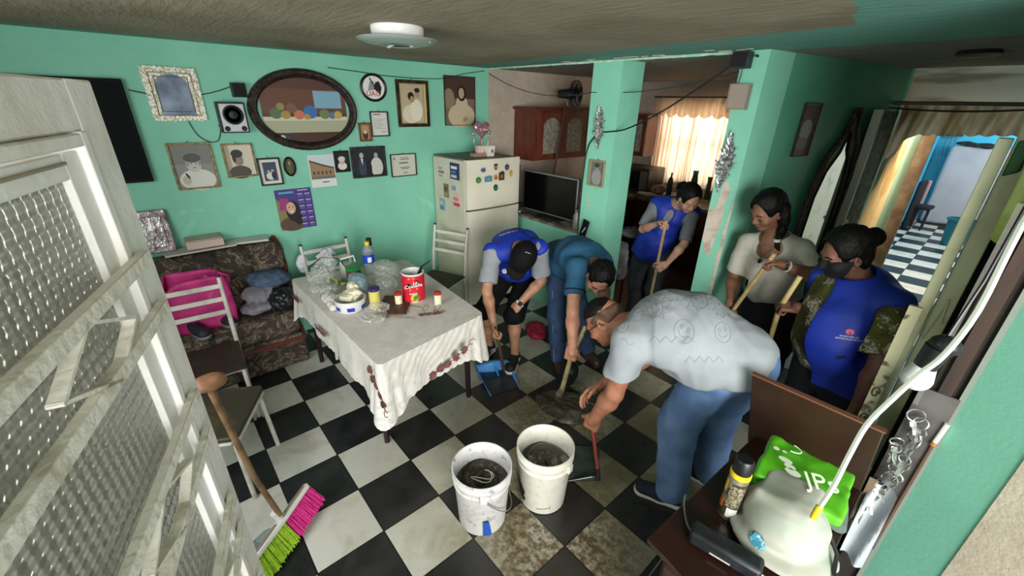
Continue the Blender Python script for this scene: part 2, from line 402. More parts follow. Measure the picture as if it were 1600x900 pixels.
struct(MB().bx(.62, 3.2, 4.1, 11.6, -.12, 0, FLOOR2).build('floor_corridor', smooth=False))
def kitchen_tile():
    m, N, L, b = node_mat('brown_kitchen_tiles'); P, x, y, z = pos(N, L)
    t = N.new('ShaderNodeTexBrick'); t.inputs['Scale'].default_value = 7; t.offset = 0; t.inputs['Brick Width'].default_value = 1; t.inputs['Row Height'].default_value = 1
    t.inputs['Color1'].default_value = lin('7A6350'); t.inputs['Color2'].default_value = lin('6A5444'); t.inputs['Mortar'].default_value = lin('3A2C22'); t.inputs['Mortar Size'].default_value = .03
    L.new(P, t.inputs[0]); L.new(t.outputs[0], b.inputs['Base Color']); b.inputs['Roughness'].default_value = .45; return m
struct(MB().bx(-2.3, .62, YD, 5.2, -.12, 0, kitchen_tile()).build('floor_kitchen', smooth=False))
struct(MB().bx(-2.3, 3.2, -2.0, 4.1, CE, CE+.12, ceiling_mat()).bx(-2.3, .62, 4.1, 5.2, CE, CE+.12, MATS['ceiling_plaster']).build('ceiling', smooth=False))
struct(MB().bx(XW-.15, XW, -2.0, YD, 0, CE, GREEN).build('wall_left', smooth=False))
struct(MB().bx(XW-.15, XW, YD, 5.2, 0, CE, GREY_PL).build('wall_kitchen_left', smooth=False))
struct(MB().bx(-2.3, 2.2, -2.1, -2.0, 0, CE, GREEN).build('wall_front', smooth=False))
# side wall by the entrance: mint inside, cream in the reveal
struct(MB().prism([(2.0, 1.165, 0), (2.16, 1.055, 0), (2.16, 1.55, 0), (2.0, 1.55, 0)], (0, 0, CE), GREEN_R).build('wall_right', smooth=False))
struct(MB().prism([(2.16, 1.05, 0), (3.3, .60, 0), (3.3, 1.55, 0), (2.161, 1.55, 0)], (0, 0, CE+.3), CREAMW).build('wall_entrance_outer', smooth=False))
struct(MB().bx(2.0, 2.2, -2.0, -1.15, 0, CE, GREEN).build('wall_entrance', smooth=False))
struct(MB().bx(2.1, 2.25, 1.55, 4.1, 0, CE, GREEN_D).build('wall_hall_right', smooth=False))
# kitchen divider: two pillars, parapet, painted beam edge
struct(MB().bx(-.65, -.36, YD, YD+.30, 0, CE, GREEN_P).build('wall_pillar', smooth=False))
struct(MB().prism([(.53, YD, 0), (.69, YD, 0), (.745, YD+.26, 0), (.53, YD+.26, 0)], (0, 0, CE), GREEN_P).build('wall_pillar_near_hall', smooth=False))
struct(MB().bx(XW, -.65, YD, YD+.18, 0, .90, GREEN).bx(XW, -.65, YD-.004, YD+.38, .90, .925, M('grey_ledge', '8A8378', .8, n=(8, '5E584E', .4, .6))).build('wall_parapet', smooth=False))
bm = MB()
rnd = random.Random(3); xs = [XW+i*(.55-XW)/60 for i in range(61)]
bm.tube([(x, YD-.005, CE-.004) for x in xs], [.008+.006*rnd.random() for _ in xs], M('old_paint_edge', '9FCFB4', .7, n=(20, 'D8D6C0', .5, .6)), 6)
for i in range(16):
    x = -.9+1.5*rnd.random(); y = YD-.02-.12*rnd.random(); bm.box((x, y, CE-.001), (.05+.06*rnd.random(), .008+.02*rnd.random(), .004), M('bare_plaster_flake', 'C9C5AE', .8), rnd.uniform(-.3, .3))
struct(bm.build('trim_beam_edge'))
PLP = M('bare_pinkish_plaster', 'CABEAE', .85, n=(16, 'B09888', .52, .7), bump=(30, .6))
P1 = [(.62, 1.588), (.65, 1.515), (.63, 1.431), (.64, 1.309), (.626, 1.212), (.616, 1.112), (.603, 1.038), (.57, 1.054), (.529, 1.154), (.52, 1.283), (.53, 1.366), (.576, 1.394), (.591, 1.505), (.589, 1.571)]
P2 = [(.680, 1.46), (.688, 1.479), (.688, .70), (.676, .645), (.663, .792), (.667, .95), (.658, 1.05), (.672, 1.14), (.664, 1.246), (.674, 1.33)]
struct(MB().prism([(max(.532, x), YD-.0015, z) for x, z in P1], (0, .004, 0), PLP).prism([(x, YD-.0015, z) for x, z in P2], (0, .004, 0), PLP).prism([(-.56+.014*math.cos(k), YD-.0015, 1.22+.03*math.sin(k)) for k in range(6)], (0, .004, 0), PLP).build('trim_bare_plaster_patches', smooth=False))
# hall: skewed mint wall, lintel, corridor
hx0, hy0, hx1, hy1 = .69, YD, 1.10, 4.12
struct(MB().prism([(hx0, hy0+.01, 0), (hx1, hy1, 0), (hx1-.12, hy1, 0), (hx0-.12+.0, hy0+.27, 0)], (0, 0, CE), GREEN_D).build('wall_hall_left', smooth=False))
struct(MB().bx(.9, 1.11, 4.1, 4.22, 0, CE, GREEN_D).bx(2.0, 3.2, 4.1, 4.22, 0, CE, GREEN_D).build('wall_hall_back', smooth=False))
CORR = M('corridor_ceiling_paint', 'A9B0AC', .8, n=(4, '8C8F88', .4, .7))
cc = MB().bx(.5, 3.2, 4.22, 11.6, 2.72, 2.8, CORR)
for y in (4.5, 5.1, 5.8): cc.bx(.8, 3.2, y, y+.16, 2.56, 2.72, M('corridor_beam', '9A958A', .8))
struct(cc.build('ceiling_corridor', smooth=False))
struct(MB().bx(.72, .86, 7.1, 11.4, 0, 2.72, BLUE).build('wall_corridor_left', smooth=False))
struct(MB().bx(.72, 2.0, 11.4, 11.52, 0, 2.72, BLUE).bx(2.0, 3.2, 11.4, 11.52, 0, 2.72, BLUE).build('wall_corridor_back', smooth=False))
struct(MB().bx(3.1, 3.2, 4.2, 11.4, 0, 2.72, WHITEW).build('wall_corridor_right', smooth=False))
struct(MB().bx(.40, .5, 4.2, 7.1, 0, 2.72, M('sunlit_patio_wall', 'E0CDA4', .8)).build('wall_patio', smooth=False))
struct(MB().bx(1.18, 1.29, 5.40, 5.48, 0, 2.72, M('weathered_pole_wood', '7E6650', .7, n=(9, '644C38', .4, .6))).build('trim_corridor_wood_post', smooth=False)); struct(MB().bx(1.118, 1.20, 5.2, 5.26, 0, 2.72, M('pale_turquoise_post', '9FC7BC', .6)).build('trim_corridor_turquoise_post', smooth=False))
# kitchen back wall with the window
gw = MB(); wx0, wx1, wz0, wz1 = -1.60, -.62, 1.08, 2.12
gw.bx(-2.2, wx0, 5.05, 5.2, 0, CE, GREY_PL).bx(wx1, .62, 5.05, 5.2, 0, CE, GREY_PL).bx(wx0, wx1, 5.05, 5.2, 0, wz0, GREY_PL).bx(wx0, wx1, 5.05, 5.2, wz1, CE, GREY_PL)
struct(gw.build('wall_kitchen_back', smooth=False))
struct(MB().bx(.50, .62, YD+.27, 5.2, 0, CE, GREY_PL).build('wall_kitchen_right', smooth=False))
wn = MB(); FR = M('grey_window_metal', '8E8A82', .5)
for x in (wx0, (wx0+wx1)/2-.02, wx1-.04): wn.bx(x, x+.04, 5.09, 5.13, wz0, wz1, FR)
for z in (wz0, 1.6, wz1-.04): wn.bx(wx0, wx1, 5.09, 5.13, z, z+.04, FR)
wo = struct(wn.build('window_1')); 
MB().bx(wx0, wx1, 5.105, 5.11, wz0, wz1, M('window_glass', 'FFFFFF', .05, trans=1)).build('pane', wo)
def cloth_trans(name, col, tr, stripes=None):
    m, N, L, b = node_mat(name); P, x, y, z = pos(N, L)
    t = N.new('ShaderNodeBsdfTranslucent'); mx = N.new('ShaderNodeMixShader'); mx.inputs[0].default_value = tr
    c = lin(col)
    if stripes:
        w = noise(N, L, P, 2, 3); mp = N.new('ShaderNodeMapping'); mp.inputs['Scale'].default_value = stripes[0]; L.new(P, mp.inputs[0]); n2 = noise(N, L, mp.outputs[0], 1, 3)
        c2 = mixc(N, L, ramp(N, L, n2, .52, .62), col, stripes[1]); L.new(c2, b.inputs['Base Color']); L.new(c2, t.inputs[0])
    else: b.inputs['Base Color'].default_value = c; t.inputs[0].default_value = c
    b.inputs['Roughness'].default_value = .9; L.new(b.outputs[0], mx.inputs[1]); L.new(t.outputs[0], mx.inputs[2]); L.new(mx.outputs[0], N['Material Output'].inputs[0]); return m
CURT = cloth_trans('thin_cream_curtain', 'EBD9BE', .75, ((45, 45, .8), 'C99C7C'))
ct = thing('window_curtain', 'thin cream curtain with scalloped valance glowing at the kitchen window', 'curtain', (-1.1, 4.98, 1.0))
MB().grid(lambda u, v: (-1.66+1.12*u, 4.99+.018*math.sin(u*120)+.01*math.sin(u*47), 1.04+1.10*v-.03*math.sin(u*9)*(1-v)), 160, 8, CURT).build('curtain_panel', ct)
MB().grid(lambda u, v: (-1.68+1.16*u, 4.955+.018*math.sin(u*90+1), 2.16-(.20+.05*abs(math.sin(u*22)))*v), 160, 5, cloth_trans('lace_valance', 'CDBFAE', .55)).build('valance', ct)
MB().tube([(-1.72, 4.96, 2.17), (-.50, 4.96, 2.17)], .009, M('dark_rod', '3A332C', .4)).build('curtain_rod', ct)

# ---------------------------------------------------------------- entrance door (free edge at (.81,-.83))
du = Vector((.96, -.28, 0)).normalized(); dn = Vector((-.28, -.96, 0)).normalized()   # dn points away from the room side seen
DR = Matrix((du, -dn, (0, 0, 1))).transposed()
dp = Vector((.81, -.83, 0))
DW = M('chipped_white_door_enamel', 'F1EFE9', .38, n=(7, 'DDD8C8', .45, .75), bump=(30, .25))
DW2 = M('grimy_white_bar_enamel', 'E4E0D2', .5, n=(16, 'B0A890', .52, .74), bump=(50, .4))
def dbox(mb, s0, s1, d0, d1, z0, z1, mat):
    c = dp+du*((s0+s1)/2)-dn*((d0+d1)/2)+Vector((0, 0, (z0+z1)/2)); mb.box(c, (s1-s0, d1-d0, z1-z0), mat, DR)
door = thing('door_1', None, None, (.81+.9*du.x, -.83+.9*du.y, 0)); door['kind'] = 'structure'
fr = MB()   # d grows toward the camera
for a in ((0, .09, -.04, 0, 0, 2.055), (.93, 1.02, -.04, 0, 0, 2.055), (.09, .93, -.04, 0, 1.985, 2.055), (.09, .93, -.04, 0, 0, .18)): dbox(fr, *a, DW)
fr.build('door_frame', door, bevel=.003)
fr = MB()
for a in ((.092, .112, -.035, .004, .18, 1.985), (.112, .93, -.035, .004, 1.965, 1.983), (.118, .165, -.03, -.006, .18, 1.96), (.165, .90, -.03, -.006, 1.925, 1.96)): dbox(fr, *a, DW)
dbox(fr, .165, .9, -.006, -.002, 1.945, 1.95, M('rust_streak', 'A59A84', .8))
fr.build('sash_frame', door, bevel=.002)
def obscure_glass():
    m, N, L, b = node_mat('dimpled_obscure_glass'); P, x, y, z = pos(N, L)
    a = mathn(N, L, 'ADD', mathn(N, L, 'MULTIPLY', x, float(du.x)), mathn(N, L, 'MULTIPLY', y, float(du.y)))
    k = 2*math.pi/.021; sa = mathn(N, L, 'SINE', mathn(N, L, 'MULTIPLY', a, k)); sb = mathn(N, L, 'SINE', mathn(N, L, 'MULTIPLY', z, k))
    h = mathn(N, L, 'ADD', mathn(N, L, 'ADD', sa, sb), mathn(N, L, 'MULTIPLY', noise(N, L, P, 40, 3), 1.2))
    b.inputs['Base Color'].default_value = lin('C9C9B8'); b.inputs['Roughness'].default_value = .2; b.inputs['Transmission Weight'].default_value = .5; b.inputs['IOR'].default_value = 1.4
    b.inputs['Specular IOR Level'].default_value = .8; bumpn(N, L, b, h, 1.0, .005); return m
gl = MB()
dbox(gl, .16, .93, -.022, -.016, .18, 1.93, obscure_glass()); gl.build('pane', door, smooth=False)
br = MB()
for z in (1.775, 1.677, 1.475, 1.377, 1.175, 1.077, .875, .777, .575, .477): dbox(br, .062, .95, .004, .018, z-.012, z+.012, DW2)
br.build('guard_bar', door, bevel=.0015)
for zc in (1.726, 1.426, 1.126, .826, .526):
    for sc_ in (.30, .72):
        dm = MB(); P4 = [(sc_+.02, .045), (sc_-.105, -.008), (sc_-.0, -.055), (sc_+.125, -.002)]
        q = [dp+du*a-dn*.010+Vector((0, 0, zc+b_)) for a, b_ in P4]
        for i in range(4):
            a, b_ = q[i], q[(i+1) % 4]; d = (b_-a); c = (a+b_)/2; e = d.normalized(); f = -dn; g = e.cross(f).normalized()
            dm.box(c, (d.length+.004, .016, .005), DW2, Matrix((e, f, g)).transposed())
        dm.build('diamond_ornament', door)
# ---------------------------------------------------------------- pictures on the left wall (x = XW, facing +x; a = y, b = z)
GOLD = M('worn_gold_frame', '9A8350', .4, n=(40, '6E5A32', .4, .6), metal=.5); DARKW = M('dark_frame_wood', '33241B', .4, n=(30, '1F1511', .4, .6)); BLK = M('black_frame', '17181A', .35)
WOODF = M('carved_dark_wood_frame', '3A2B24', .45, n=(25, '211613', .4, .6), bump=(70, .9)); PAPER = M('cream_paper', 'DEDACB', .7); GLOSS = None
def W3(a, b, d): return (XW+d, a, b)
def pic_frame(name, label, a0, a1, b0, b1, t, mat, draw, hook=True, dep=.022, map3=W3, cat='picture', group=None, tilt=0):
    c = map3((a0+a1)/2, b0, .0); t_ = thing(name, label, cat, c, group)
    f = MB()
    def q(a, b, d): return Vector(map3(a, b, d))
    def bar(x0, x1, y0, y1): f.prism([q(x0, y0, 0), q(x1, y0, 0), q(x1, y1, 0), q(x0, y1, 0)], q(x0, y0, dep)-q(x0, y0, 0), mat)
    bar(a0, a1, b1-t, b1); bar(a0, a1, b0, b0+t); bar(a0, a0+t, b0+t, b1-t); bar(a1-t, a1, b0+t, b1-t)
    f.build('frame', t_, bevel=.002)
    p = MB(); L_ = [0]
    def flat(pts, m):
        L_[0] += 1; d = .006+.0005*L_[0]; p.poly([q(x, y, d) for x, y in pts], m)
    def E(x, y, rx, ry, m, a=0, n=20): 
        w, h = a1-a0, b1-b0; ca, sa = math.cos(a), math.sin(a)
        flat([(a0+w*x+h*(rx*math.cos(k*6.2832/n)*ca-ry*math.sin(k*6.2832/n)*sa), b0+h*y+h*(rx*math.cos(k*6.2832/n)*sa+ry*math.sin(k*6.2832/n)*ca)) for k in range(n)], m)
    def R(x0, y0, x1, y1, m):
        w, h = a1-a0, b1-b0; flat([(a0+w*x0, b0+h*y0), (a0+w*x1, b0+h*y0), (a0+w*x1, b0+h*y1), (a0+w*x0, b0+h*y1)], m)
    def G(pts, m):
        w, h = a1-a0, b1-b0; flat([(a0+w*x, b0+h*y) for x, y in pts], m)
    R(0.01, 0.01, .99, .99, M('picture_mount', '8A8376', .6)); draw(E, R, G); p.build('image', t_)
    if hook: MB().tube([q((a0+a1)/2-.008, b1, .006), q((a0+a1)/2, b1+.014, .006), q((a0+a1)/2+.008, b1, .006)], .0015, BLK, 5).build('hook', t_)
    return t_
def c_(h, r=.5): return M('print_'+h, h, r)
def d_child(E, R, G):
    R(.05, .04, .95, .96, c_('8C8B84')); R(.05, .55, .95, .96, c_('7C7C76')); E(.52, .20, .34, .24, c_('D8D5CA')); E(.5, .55, .145, .18, c_('C3BFB2')); E(.5, .68, .16, .10, c_('55534E'))
    E(.36, .56, .03, .06, c_('9A958A')); E(.64, .56, .03, .06, c_('9A958A')); E(.45, .56, .018, .01, c_('3F3C38')); E(.56, .56, .018, .01, c_('3F3C38')); E(.505, .47, .03, .01, c_('6B5F58')); E(.25, .2, .07, .1, c_('B9B3A6')); E(.3, .30, .02, .07, c_('26241F'), .4)
def d_man(E, R, G):
    R(.05, .05, .95, .95, c_('CFC6B4')); R(.05, .05, .22, .95, c_('A79B86')); E(.45, .14, .30, .2, c_('4E4640')); E(.46, .52, .13, .19, c_('8D8073')); E(.44, .70, .16, .12, c_('332D29')); E(.33, .58, .05, .15, c_('332D29')); E(.52, .54, .015, .01, c_('2A2522')); E(.54, .42, .03, .008, c_('4F443D'))
def d_oval_like(E, R, G):
    R(.05, .05, .95, .95, c_('D7D3C8')); R(.2, .16, .8, .84, c_('3C465E')); E(.5, .34, .16, .14, c_('D5D2CC')); E(.42, .5, .05, .06, c_('AAA196')); E(.6, .52, .05, .06, c_('AAA196')); E(.62, .36, .07, .14, c_('20242F'))
def d_wedding(E, R, G):
    R(.05, .07, .95, .93, c_('26262C')); E(.72, .32, .22, .32, c_('C9C6C0')); E(.72, .70, .07, .09, c_('A79F96')); E(.30, .34, .13, .32, c_('3A3F55')); E(.30, .72, .07, .09, c_('B4ABA2')); G([(.27, .62), (.33, .62), (.31, .4)], c_('DDDAD4')); E(.5, .3, .08, .3, c_('1C1D24'))
def d_couple(E, R, G):
    R(.06, .06, .94, .94, c_('A69672')); R(.13, .10, .82, .90, c_('B9A98A')); E(.42, .28, .22, .20, c_('D9CFB6')); E(.60, .36, .16, .24, c_('E2DAC6')); E(.47, .62, .07, .09, c_('9A7F62')); E(.44, .66, .08, .09, c_('241C17')); E(.47, .60, .05, .065, c_('A98D6E')); E(.64, .72, .06, .085, c_('A98D6E')); E(.64, .79, .07, .05, c_('241C17')); G([(.86, .04), (.94, .04), (.94, .96), (.86, .96)], c_('D8BE7A', .25))
def d_woman(E, R, G):
    R(.0, .0, 1, 1, c_('7A6553')); R(.0, .55, 1, 1, c_('4A342B')); E(.15, .55, .14, .2, c_('8E7A66')); E(.55, .2, .36, .26, c_('C2B193')); E(.56, .45, .16, .16, c_('C2B193')); E(.56, .66, .12, .16, c_('2E1E19')); E(.55, .66, .075, .11, c_('B39A80')); E(.66, .13, .07, .045, c_('A98C70'), .5)
def d_dipl(E, R, G):
    R(.03, .03, .97, .97, c_('C7C6B8')); E(.15, .8, .05, .06, c_('6E8A7E'))
    for y, w in ((.82, .3), (.75, .36), (.60, .22), (.40, .38), (.34, .30), (.16, .18)): R(.55-w/2 if y < .7 else .55-w/2, y-.015, .55+w/2, y+.015, c_('5E625C'))
    R(.32, .56, .68, .63, c_('7C7E76'))
def d_cert(E, R, G):
    R(.08, .05, .92, .95, c_('D4D4CC')); R(.2, .86, .6, .90, c_('6E6E6A'))
    for i in range(7): R(.2, .68-.06*i, .8-.1*(i % 3), .695-.06*i, c_('8C8D88'))
    R(.55, .18, .8, .2, c_('5E5E5A'))
def d_tiny(E, R, G):
    R(.06, .05, .94, .95, c_('8F6E4C')); R(.2, .15, .8, .85, c_('B08E66')); E(.5, .35, .16, .26, c_('4B3226')); E(.5, .5, .1, .1, c_('D2C3A8'))
def d_small(E, R, G):
    R(.05, .04, .95, .96, c_('201F22')); E(.5, .28, .22, .18, c_('D9D4CC')); E(.5, .52, .14, .17, c_('C9A99A')); E(.5, .62, .17, .12, c_('CFC8BE'))
def d_house(E, R, G):
    R(.0, .0, 1, 1, c_('DCDDD9')); R(.03, .28, .97, .97, c_('C8D3D8')); G([(.03, .82), (.55, .66), (.97, .55), (.97, .34), (.5, .32), (.03, .3)], c_('9C7C5E')); G([(.03, .86), (.5, .72), (.97, .60), (.97, .55), (.5, .66), (.03, .80)], c_('5E4A3A'))
    for x in (.12, .28, .44, .6, .76): R(x, .40, x+.07, .50, c_('4A4038'))
    R(.03, .26, .97, .34, c_('6E6A64')); R(.42, .14, .7, .17, c_('3A3A3A'))
def d_pillar(E, R, G):
    R(.05, .05, .95, .95, c_('6A6B66')); E(.5, .35, .24, .30, c_('8E8F8A')); E(.48, .74, .10, .11, c_('8A867E')); E(.47, .80, .12, .08, c_('393936'))
pic_frame('framed_photograph', 'large gold framed black and white photo of a small child in white', -.640, -.380, 1.403, 1.727, .012, GOLD, d_child)
pic_frame('framed_photograph', 'gold framed sepia photo of a person with dark curly hair', -.318, -.113, 1.466, 1.712, .010, GOLD, d_man)
pic_frame('framed_photograph', 'dark framed photo with wide white mount left of the little oval portrait', -.105, .060, 1.381, 1.596, .012, DARKW, d_oval_like)
pic_frame('framed_photograph', 'tiny black framed photo of a baby in white beside the house print', .494, .626, 1.440, 1.622, .016, BLK, d_small)
pic_frame('framed_photograph', 'black framed wide wedding photo of a bride and a man in a suit', .643, .973, 1.373, 1.648, .020, M('black_silver_frame', '3A3B3D', .4, n=(50, '141416', .4, .6)), d_wedding)
pic_frame('framed_certificate', 'framed wide certificate hanging nearest the fridge', 1.020, 1.293, 1.352, 1.566, .008, DARKW, d_dipl)
pic_frame('framed_certificate', 'black framed upright sheet of small print under the round badge sign', .864, 1.038, 1.730, 1.944, .008, BLK, d_cert)
pic_frame('framed_photograph', 'smallest brown wooden framed picture beside the upright certificate', .748, .862, 1.692, 1.850, .012, M('brown_frame', '6B4A2C', .5), d_tiny)
pic_frame('framed_photograph', 'dark gold framed sepia photo of a couple leaning heads together', 1.138, 1.475, 1.808, 2.216, .030, M('bronze_frame', '4F4028', .35, metal=.4, n=(20, '2A2118', .4, .6)), d_couple)
pic_frame('canvas_photograph', 'unframed brown print of a seated woman in a pale dress above the fridge', 1.656, 2.032, 1.815, 2.277, .004, DARKW, d_woman, hook=False)
pic_frame('pinned_print', 'white print of an old stone house pinned above the calendar', .277, .492, 1.326, 1.596, .002, PAPER, d_house, hook=False, dep=.007)
pic_frame('framed_photograph', 'grey photo in a pale wooden frame on the middle pillar', -.58, -.415, 1.38, 1.605, .014, M('pale_frame', '8F8266', .5), d_pillar, map3=lambda a, b, d: (a, YD-d, b))
# ornate mirror-like silver frame with a ragged bright edge
t = thing('ornate_silver_frame', 'bright silver ragged edged picture frame with arched glass beside the television', 'picture', W3(-.505, 1.878, 0))
f = MB(); SIL = M('bright_silver_foil', 'E2E0D4', .3, metal=.35, n=(60, 'B5AC88', .45, .6), bump=(80, .6)); rr = random.Random(5)
out = []; a0, a1, b0, b1 = -.650, -.360, 1.878, 2.202
for (x0, y0), (x1, y1) in (((a0, b0), (a1, b0)), ((a1, b0), (a1, b1)), ((a1, b1), (a0, b1)), ((a0, b1), (a0, b0))):
    for i in range(22):
        w = i/22; nx, ny = (y1-y0), -(x1-x0); l = math.hypot(nx, ny); j = (.0 if i % 2 else .006)+.004*rr.random(); out.append((x0+(x1-x0)*w+nx/l*j, y0+(y1-y0)*w+ny/l*j))
f.prism([W3(a, b, .002) for a, b in out], (.018, 0, 0), SIL); f.build('frame', t, smooth=False)
f = MB(); 
for s_ in (.03, .055): 
    f.tube([W3(a0+s_, b0+s_, .024), W3(a1-s_, b0+s_, .024), W3(a1-s_, b1-s_, .024), W3(a0+s_, b1-s_, .024)], .003, GOLD, 6, closed=True)
f.build('inner_rim', t)
arch = [(a0+.05, b0+.03), (a1-.05, b0+.03)]+[((a0+a1)/2+(.145-.05)*math.cos(k*math.pi/14), b1-.12+.085*math.sin(k*math.pi/14)) for k in range(15)]
MB().poly([W3(a, b, .022) for a, b in arch], M('silvery_glazed_print', '5F6C82', .2, n=(7, '97A3B8', .4, .65), spec=.4)).build('glazed_print', t)
# big oval picture: a plain generic stand-in in the same bands of colour
t = thing('oval_painting', 'very large oval still life painting in a carved dark wooden frame', 'painting', W3(.33, 1.637, 0))
cy_, cz_, ra, rb = .330, 1.944, .418, .308
f = MB(); prof = [(0, .0), (.004, .03), (.02, .042), (.04, .036), (.05, .045), (.062, .03), (.068, .012)]
f.grid(lambda u, v: (XW+[.0, .03, .042, .036, .045, .03, .012][min(6, int(round(v*6)))], cy_+(ra-[0, .004, .02, .04, .05, .062, .068][min(6, int(round(v*6)))])*math.cos(u*6.28319), cz_+(rb-[0, .004, .02, .04, .05, .062, .068][min(6, int(round(v*6)))])*math.sin(u*6.28319)), 96, 7, WOODF, closed_u=True)
f.build('frame', t)
p = MB(); ia, ib = ra-.062, rb-.062; lay = [0]
def clipE(y0, y1, z0, z1, m, n=24):
    lay[0] += 1; d = .010+.0004*lay[0]; pts = []
    for i in range(n+1):
        y = y0+(y1-y0)*i/n; pts.append((y, 1))
    up = []; lo = []
    for y, _ in pts:
        q = 1-((y-cy_)/ia)**2
        if q <= 0: continue
        e = ib*math.sqrt(q); zt = min(z1, cz_+e); zb = max(z0, cz_-e)
        if zt-zb < .001: continue
        up.append((y, zt)); lo.append((y, zb))
    if len(up) > 1: p.poly([W3(a, b, d) for a, b in lo+up[::-1]], m)
clipE(cy_-ia, cy_+ia, cz_-ib, cz_+ib, c_('5A3B30')); clipE(cy_-ia, cy_+ia, cz_-.02, cz_+.16, c_('6B4638'))
clipE(.40, .62, cz_+.02, cz_+.15, c_('7FA9BE'))
clipE(cy_-ia, cy_+ia, cz_-.165, cz_-.055, c_('A9AA8C')); clipE(cy_-ia, cy_+ia, cz_-.075, cz_-.045, c_('C9C6AE')); clipE(cy_-ia, cy_+ia, cz_-.26, cz_-.165, c_('4A3026'))
rr = random.Random(11)
for i, (hx, yy, zz, r_) in enumerate([('5D6E50', .10, -.02, .045), ('A88A4C', .17, -.03, .035), ('8A8A4E', .14, .03, .030), ('C2745A', .27, -.03, .040), ('3F6FA8', .36, -.01, .055), ('B08C50', .33, -.045, .025), ('6F8052', .47, -.025, .042), ('5E6E96', .53, -.035, .030), ('B9A24C', .58, -.03, .034), ('7A5A48', .22, .02, .040)]):
    lay[0] += 1; p.poly([W3(yy+r_*math.cos(k*.3927), cz_+zz+r_*.9*math.sin(k*.3927), .010+.0004*lay[0]) for k in range(16)], c_(hx))
p.build('painted_canvas', t)
E_ = MB(); E_.poly([W3(.13+.05*math.cos(k*.3927), 1.72+.045*math.sin(k*.3927), .022) for k in range(16)], c_('2E4468')); E_.poly([W3(.115+.022*math.cos(k*.3927), 1.735+.028*math.sin(k*.3927), .024) for k in range(16)], c_('E4E2DC')); E_.poly([W3(.115+.010*math.cos(k*.3927), 1.738+.014*math.sin(k*.3927), .025) for k in range(16)], c_('6A625E'))
top(E_.build('oval_snapshot'), 'little blue and white oval snapshot tucked into the big oval frame', 'photograph')
# little black oval portrait and round badge sign
def oval(name, label, cat, cy, cz, a, b, mat, img, rim):
    t = thing(name, label, cat, W3(cy, cz-b, 0)); f = MB()
    pr_ = [(0, 0), (0, .014), (rim*.5, .020), (rim, .012)]
    f.grid(lambda u, v: (XW+pr_[min(3, int(round(v*3)))][1], cy+(a-pr_[min(3, int(round(v*3)))][0])*math.cos(u*6.28319), cz+(b-pr_[min(3, int(round(v*3)))][0])*math.sin(u*6.28319)), 48, 4, mat, closed_u=True); f.build('frame', t)
    p = MB(); p.poly([W3(cy+(a-rim)*math.cos(k*.1963), cz+(b-rim)*math.sin(k*.1963), .010) for k in range(32)], img); return t, p
t, p = oval('oval_portrait', 'little black oval framed portrait on dark ground', 'picture', .128, 1.517, .047, .078, BLK, c_('4A4326'), .014)
p.poly([W3(.128+.02*math.cos(k*.5236), 1.50+.035*math.sin(k*.5236), .0108) for k in range(12)], c_('4E5A3E')); p.poly([W3(.128+.011*math.cos(k*.5236), 1.545+.018*math.sin(k*.5236), .0114) for k in range(12)], c_('9A7A56')); p.build('image', t)
t, p = oval('round_badge_sign', 'round white badge sign in black rim with red letters', 'sign', .927, 2.137, .122, .115, BLK, c_('E3E1DD'), .022)
p.poly([W3(a, b, .0112) for a, b in ((.87, 2.11), (.93, 2.12), (.93, 2.19), (.895, 2.185))], c_('8E8F92')); p.poly([W3(a, b, .0116) for a, b in ((.925, 2.13), (.985, 2.08), (1.0, 2.14), (.98, 2.19), (.945, 2.18))], c_('1C1C1E')); p.poly([W3(a, b, .012) for a, b in ((.89, 2.21), (.90, 2.215), (.955, 2.13), (.945, 2.125))], c_('1C1C1E')); p.build('emblem', t)
letters('lettering', 'UAG', .062, W3(.918, 2.087, .0125), (0, 1, 0), (0, 0, 1), M('badge_red', 'B8333A', .5), t)
# calendar with a portrait and month grid
def d_cal(E, R, G):
    R(0, 0, 1, 1, c_('4B3A80')); G([(.0, 0), (.45, 0), (.3, .5), (.0, .8)], c_('8C7A4A')); G([(.1, .8), (.32, .78), (.35, .5), (.05, .5)], c_('9C3A78')); E(.34, .14, .30, .18, c_('5C4638')); E(.42, .45, .17, .26, c_('231A1E')); E(.52, .3, .1, .2, c_('231A1E')); E(.36, .54, .105, .15, c_('D2A48C')); E(.32, .57, .018, .012, c_('2A1A18')); E(.42, .57, .018, .012, c_('2A1A18')); E(.37, .46, .04, .014, c_('EFE6E2'))
    R(.1, .90, .5, .95, c_('5A9CC4')); R(.62, .95, .9, .965, c_('E6E4EE'))
    for i in range(2):
        for j in range(6): R(.60+.2*i, .86-.15*j, .74+.2*i, .875-.15*j, c_('E6E4EE')); R(.60+.2*i, .79-.15*j, .75+.2*i, .845-.15*j, c_('6452A0'))
pic_frame('wall_calendar', 'purple wall calendar with a smiling dark haired woman', -.028, .258, .992, 1.335, .0015, c_('4B3A80'), d_cal, hook=False, dep=.007, cat='calendar')
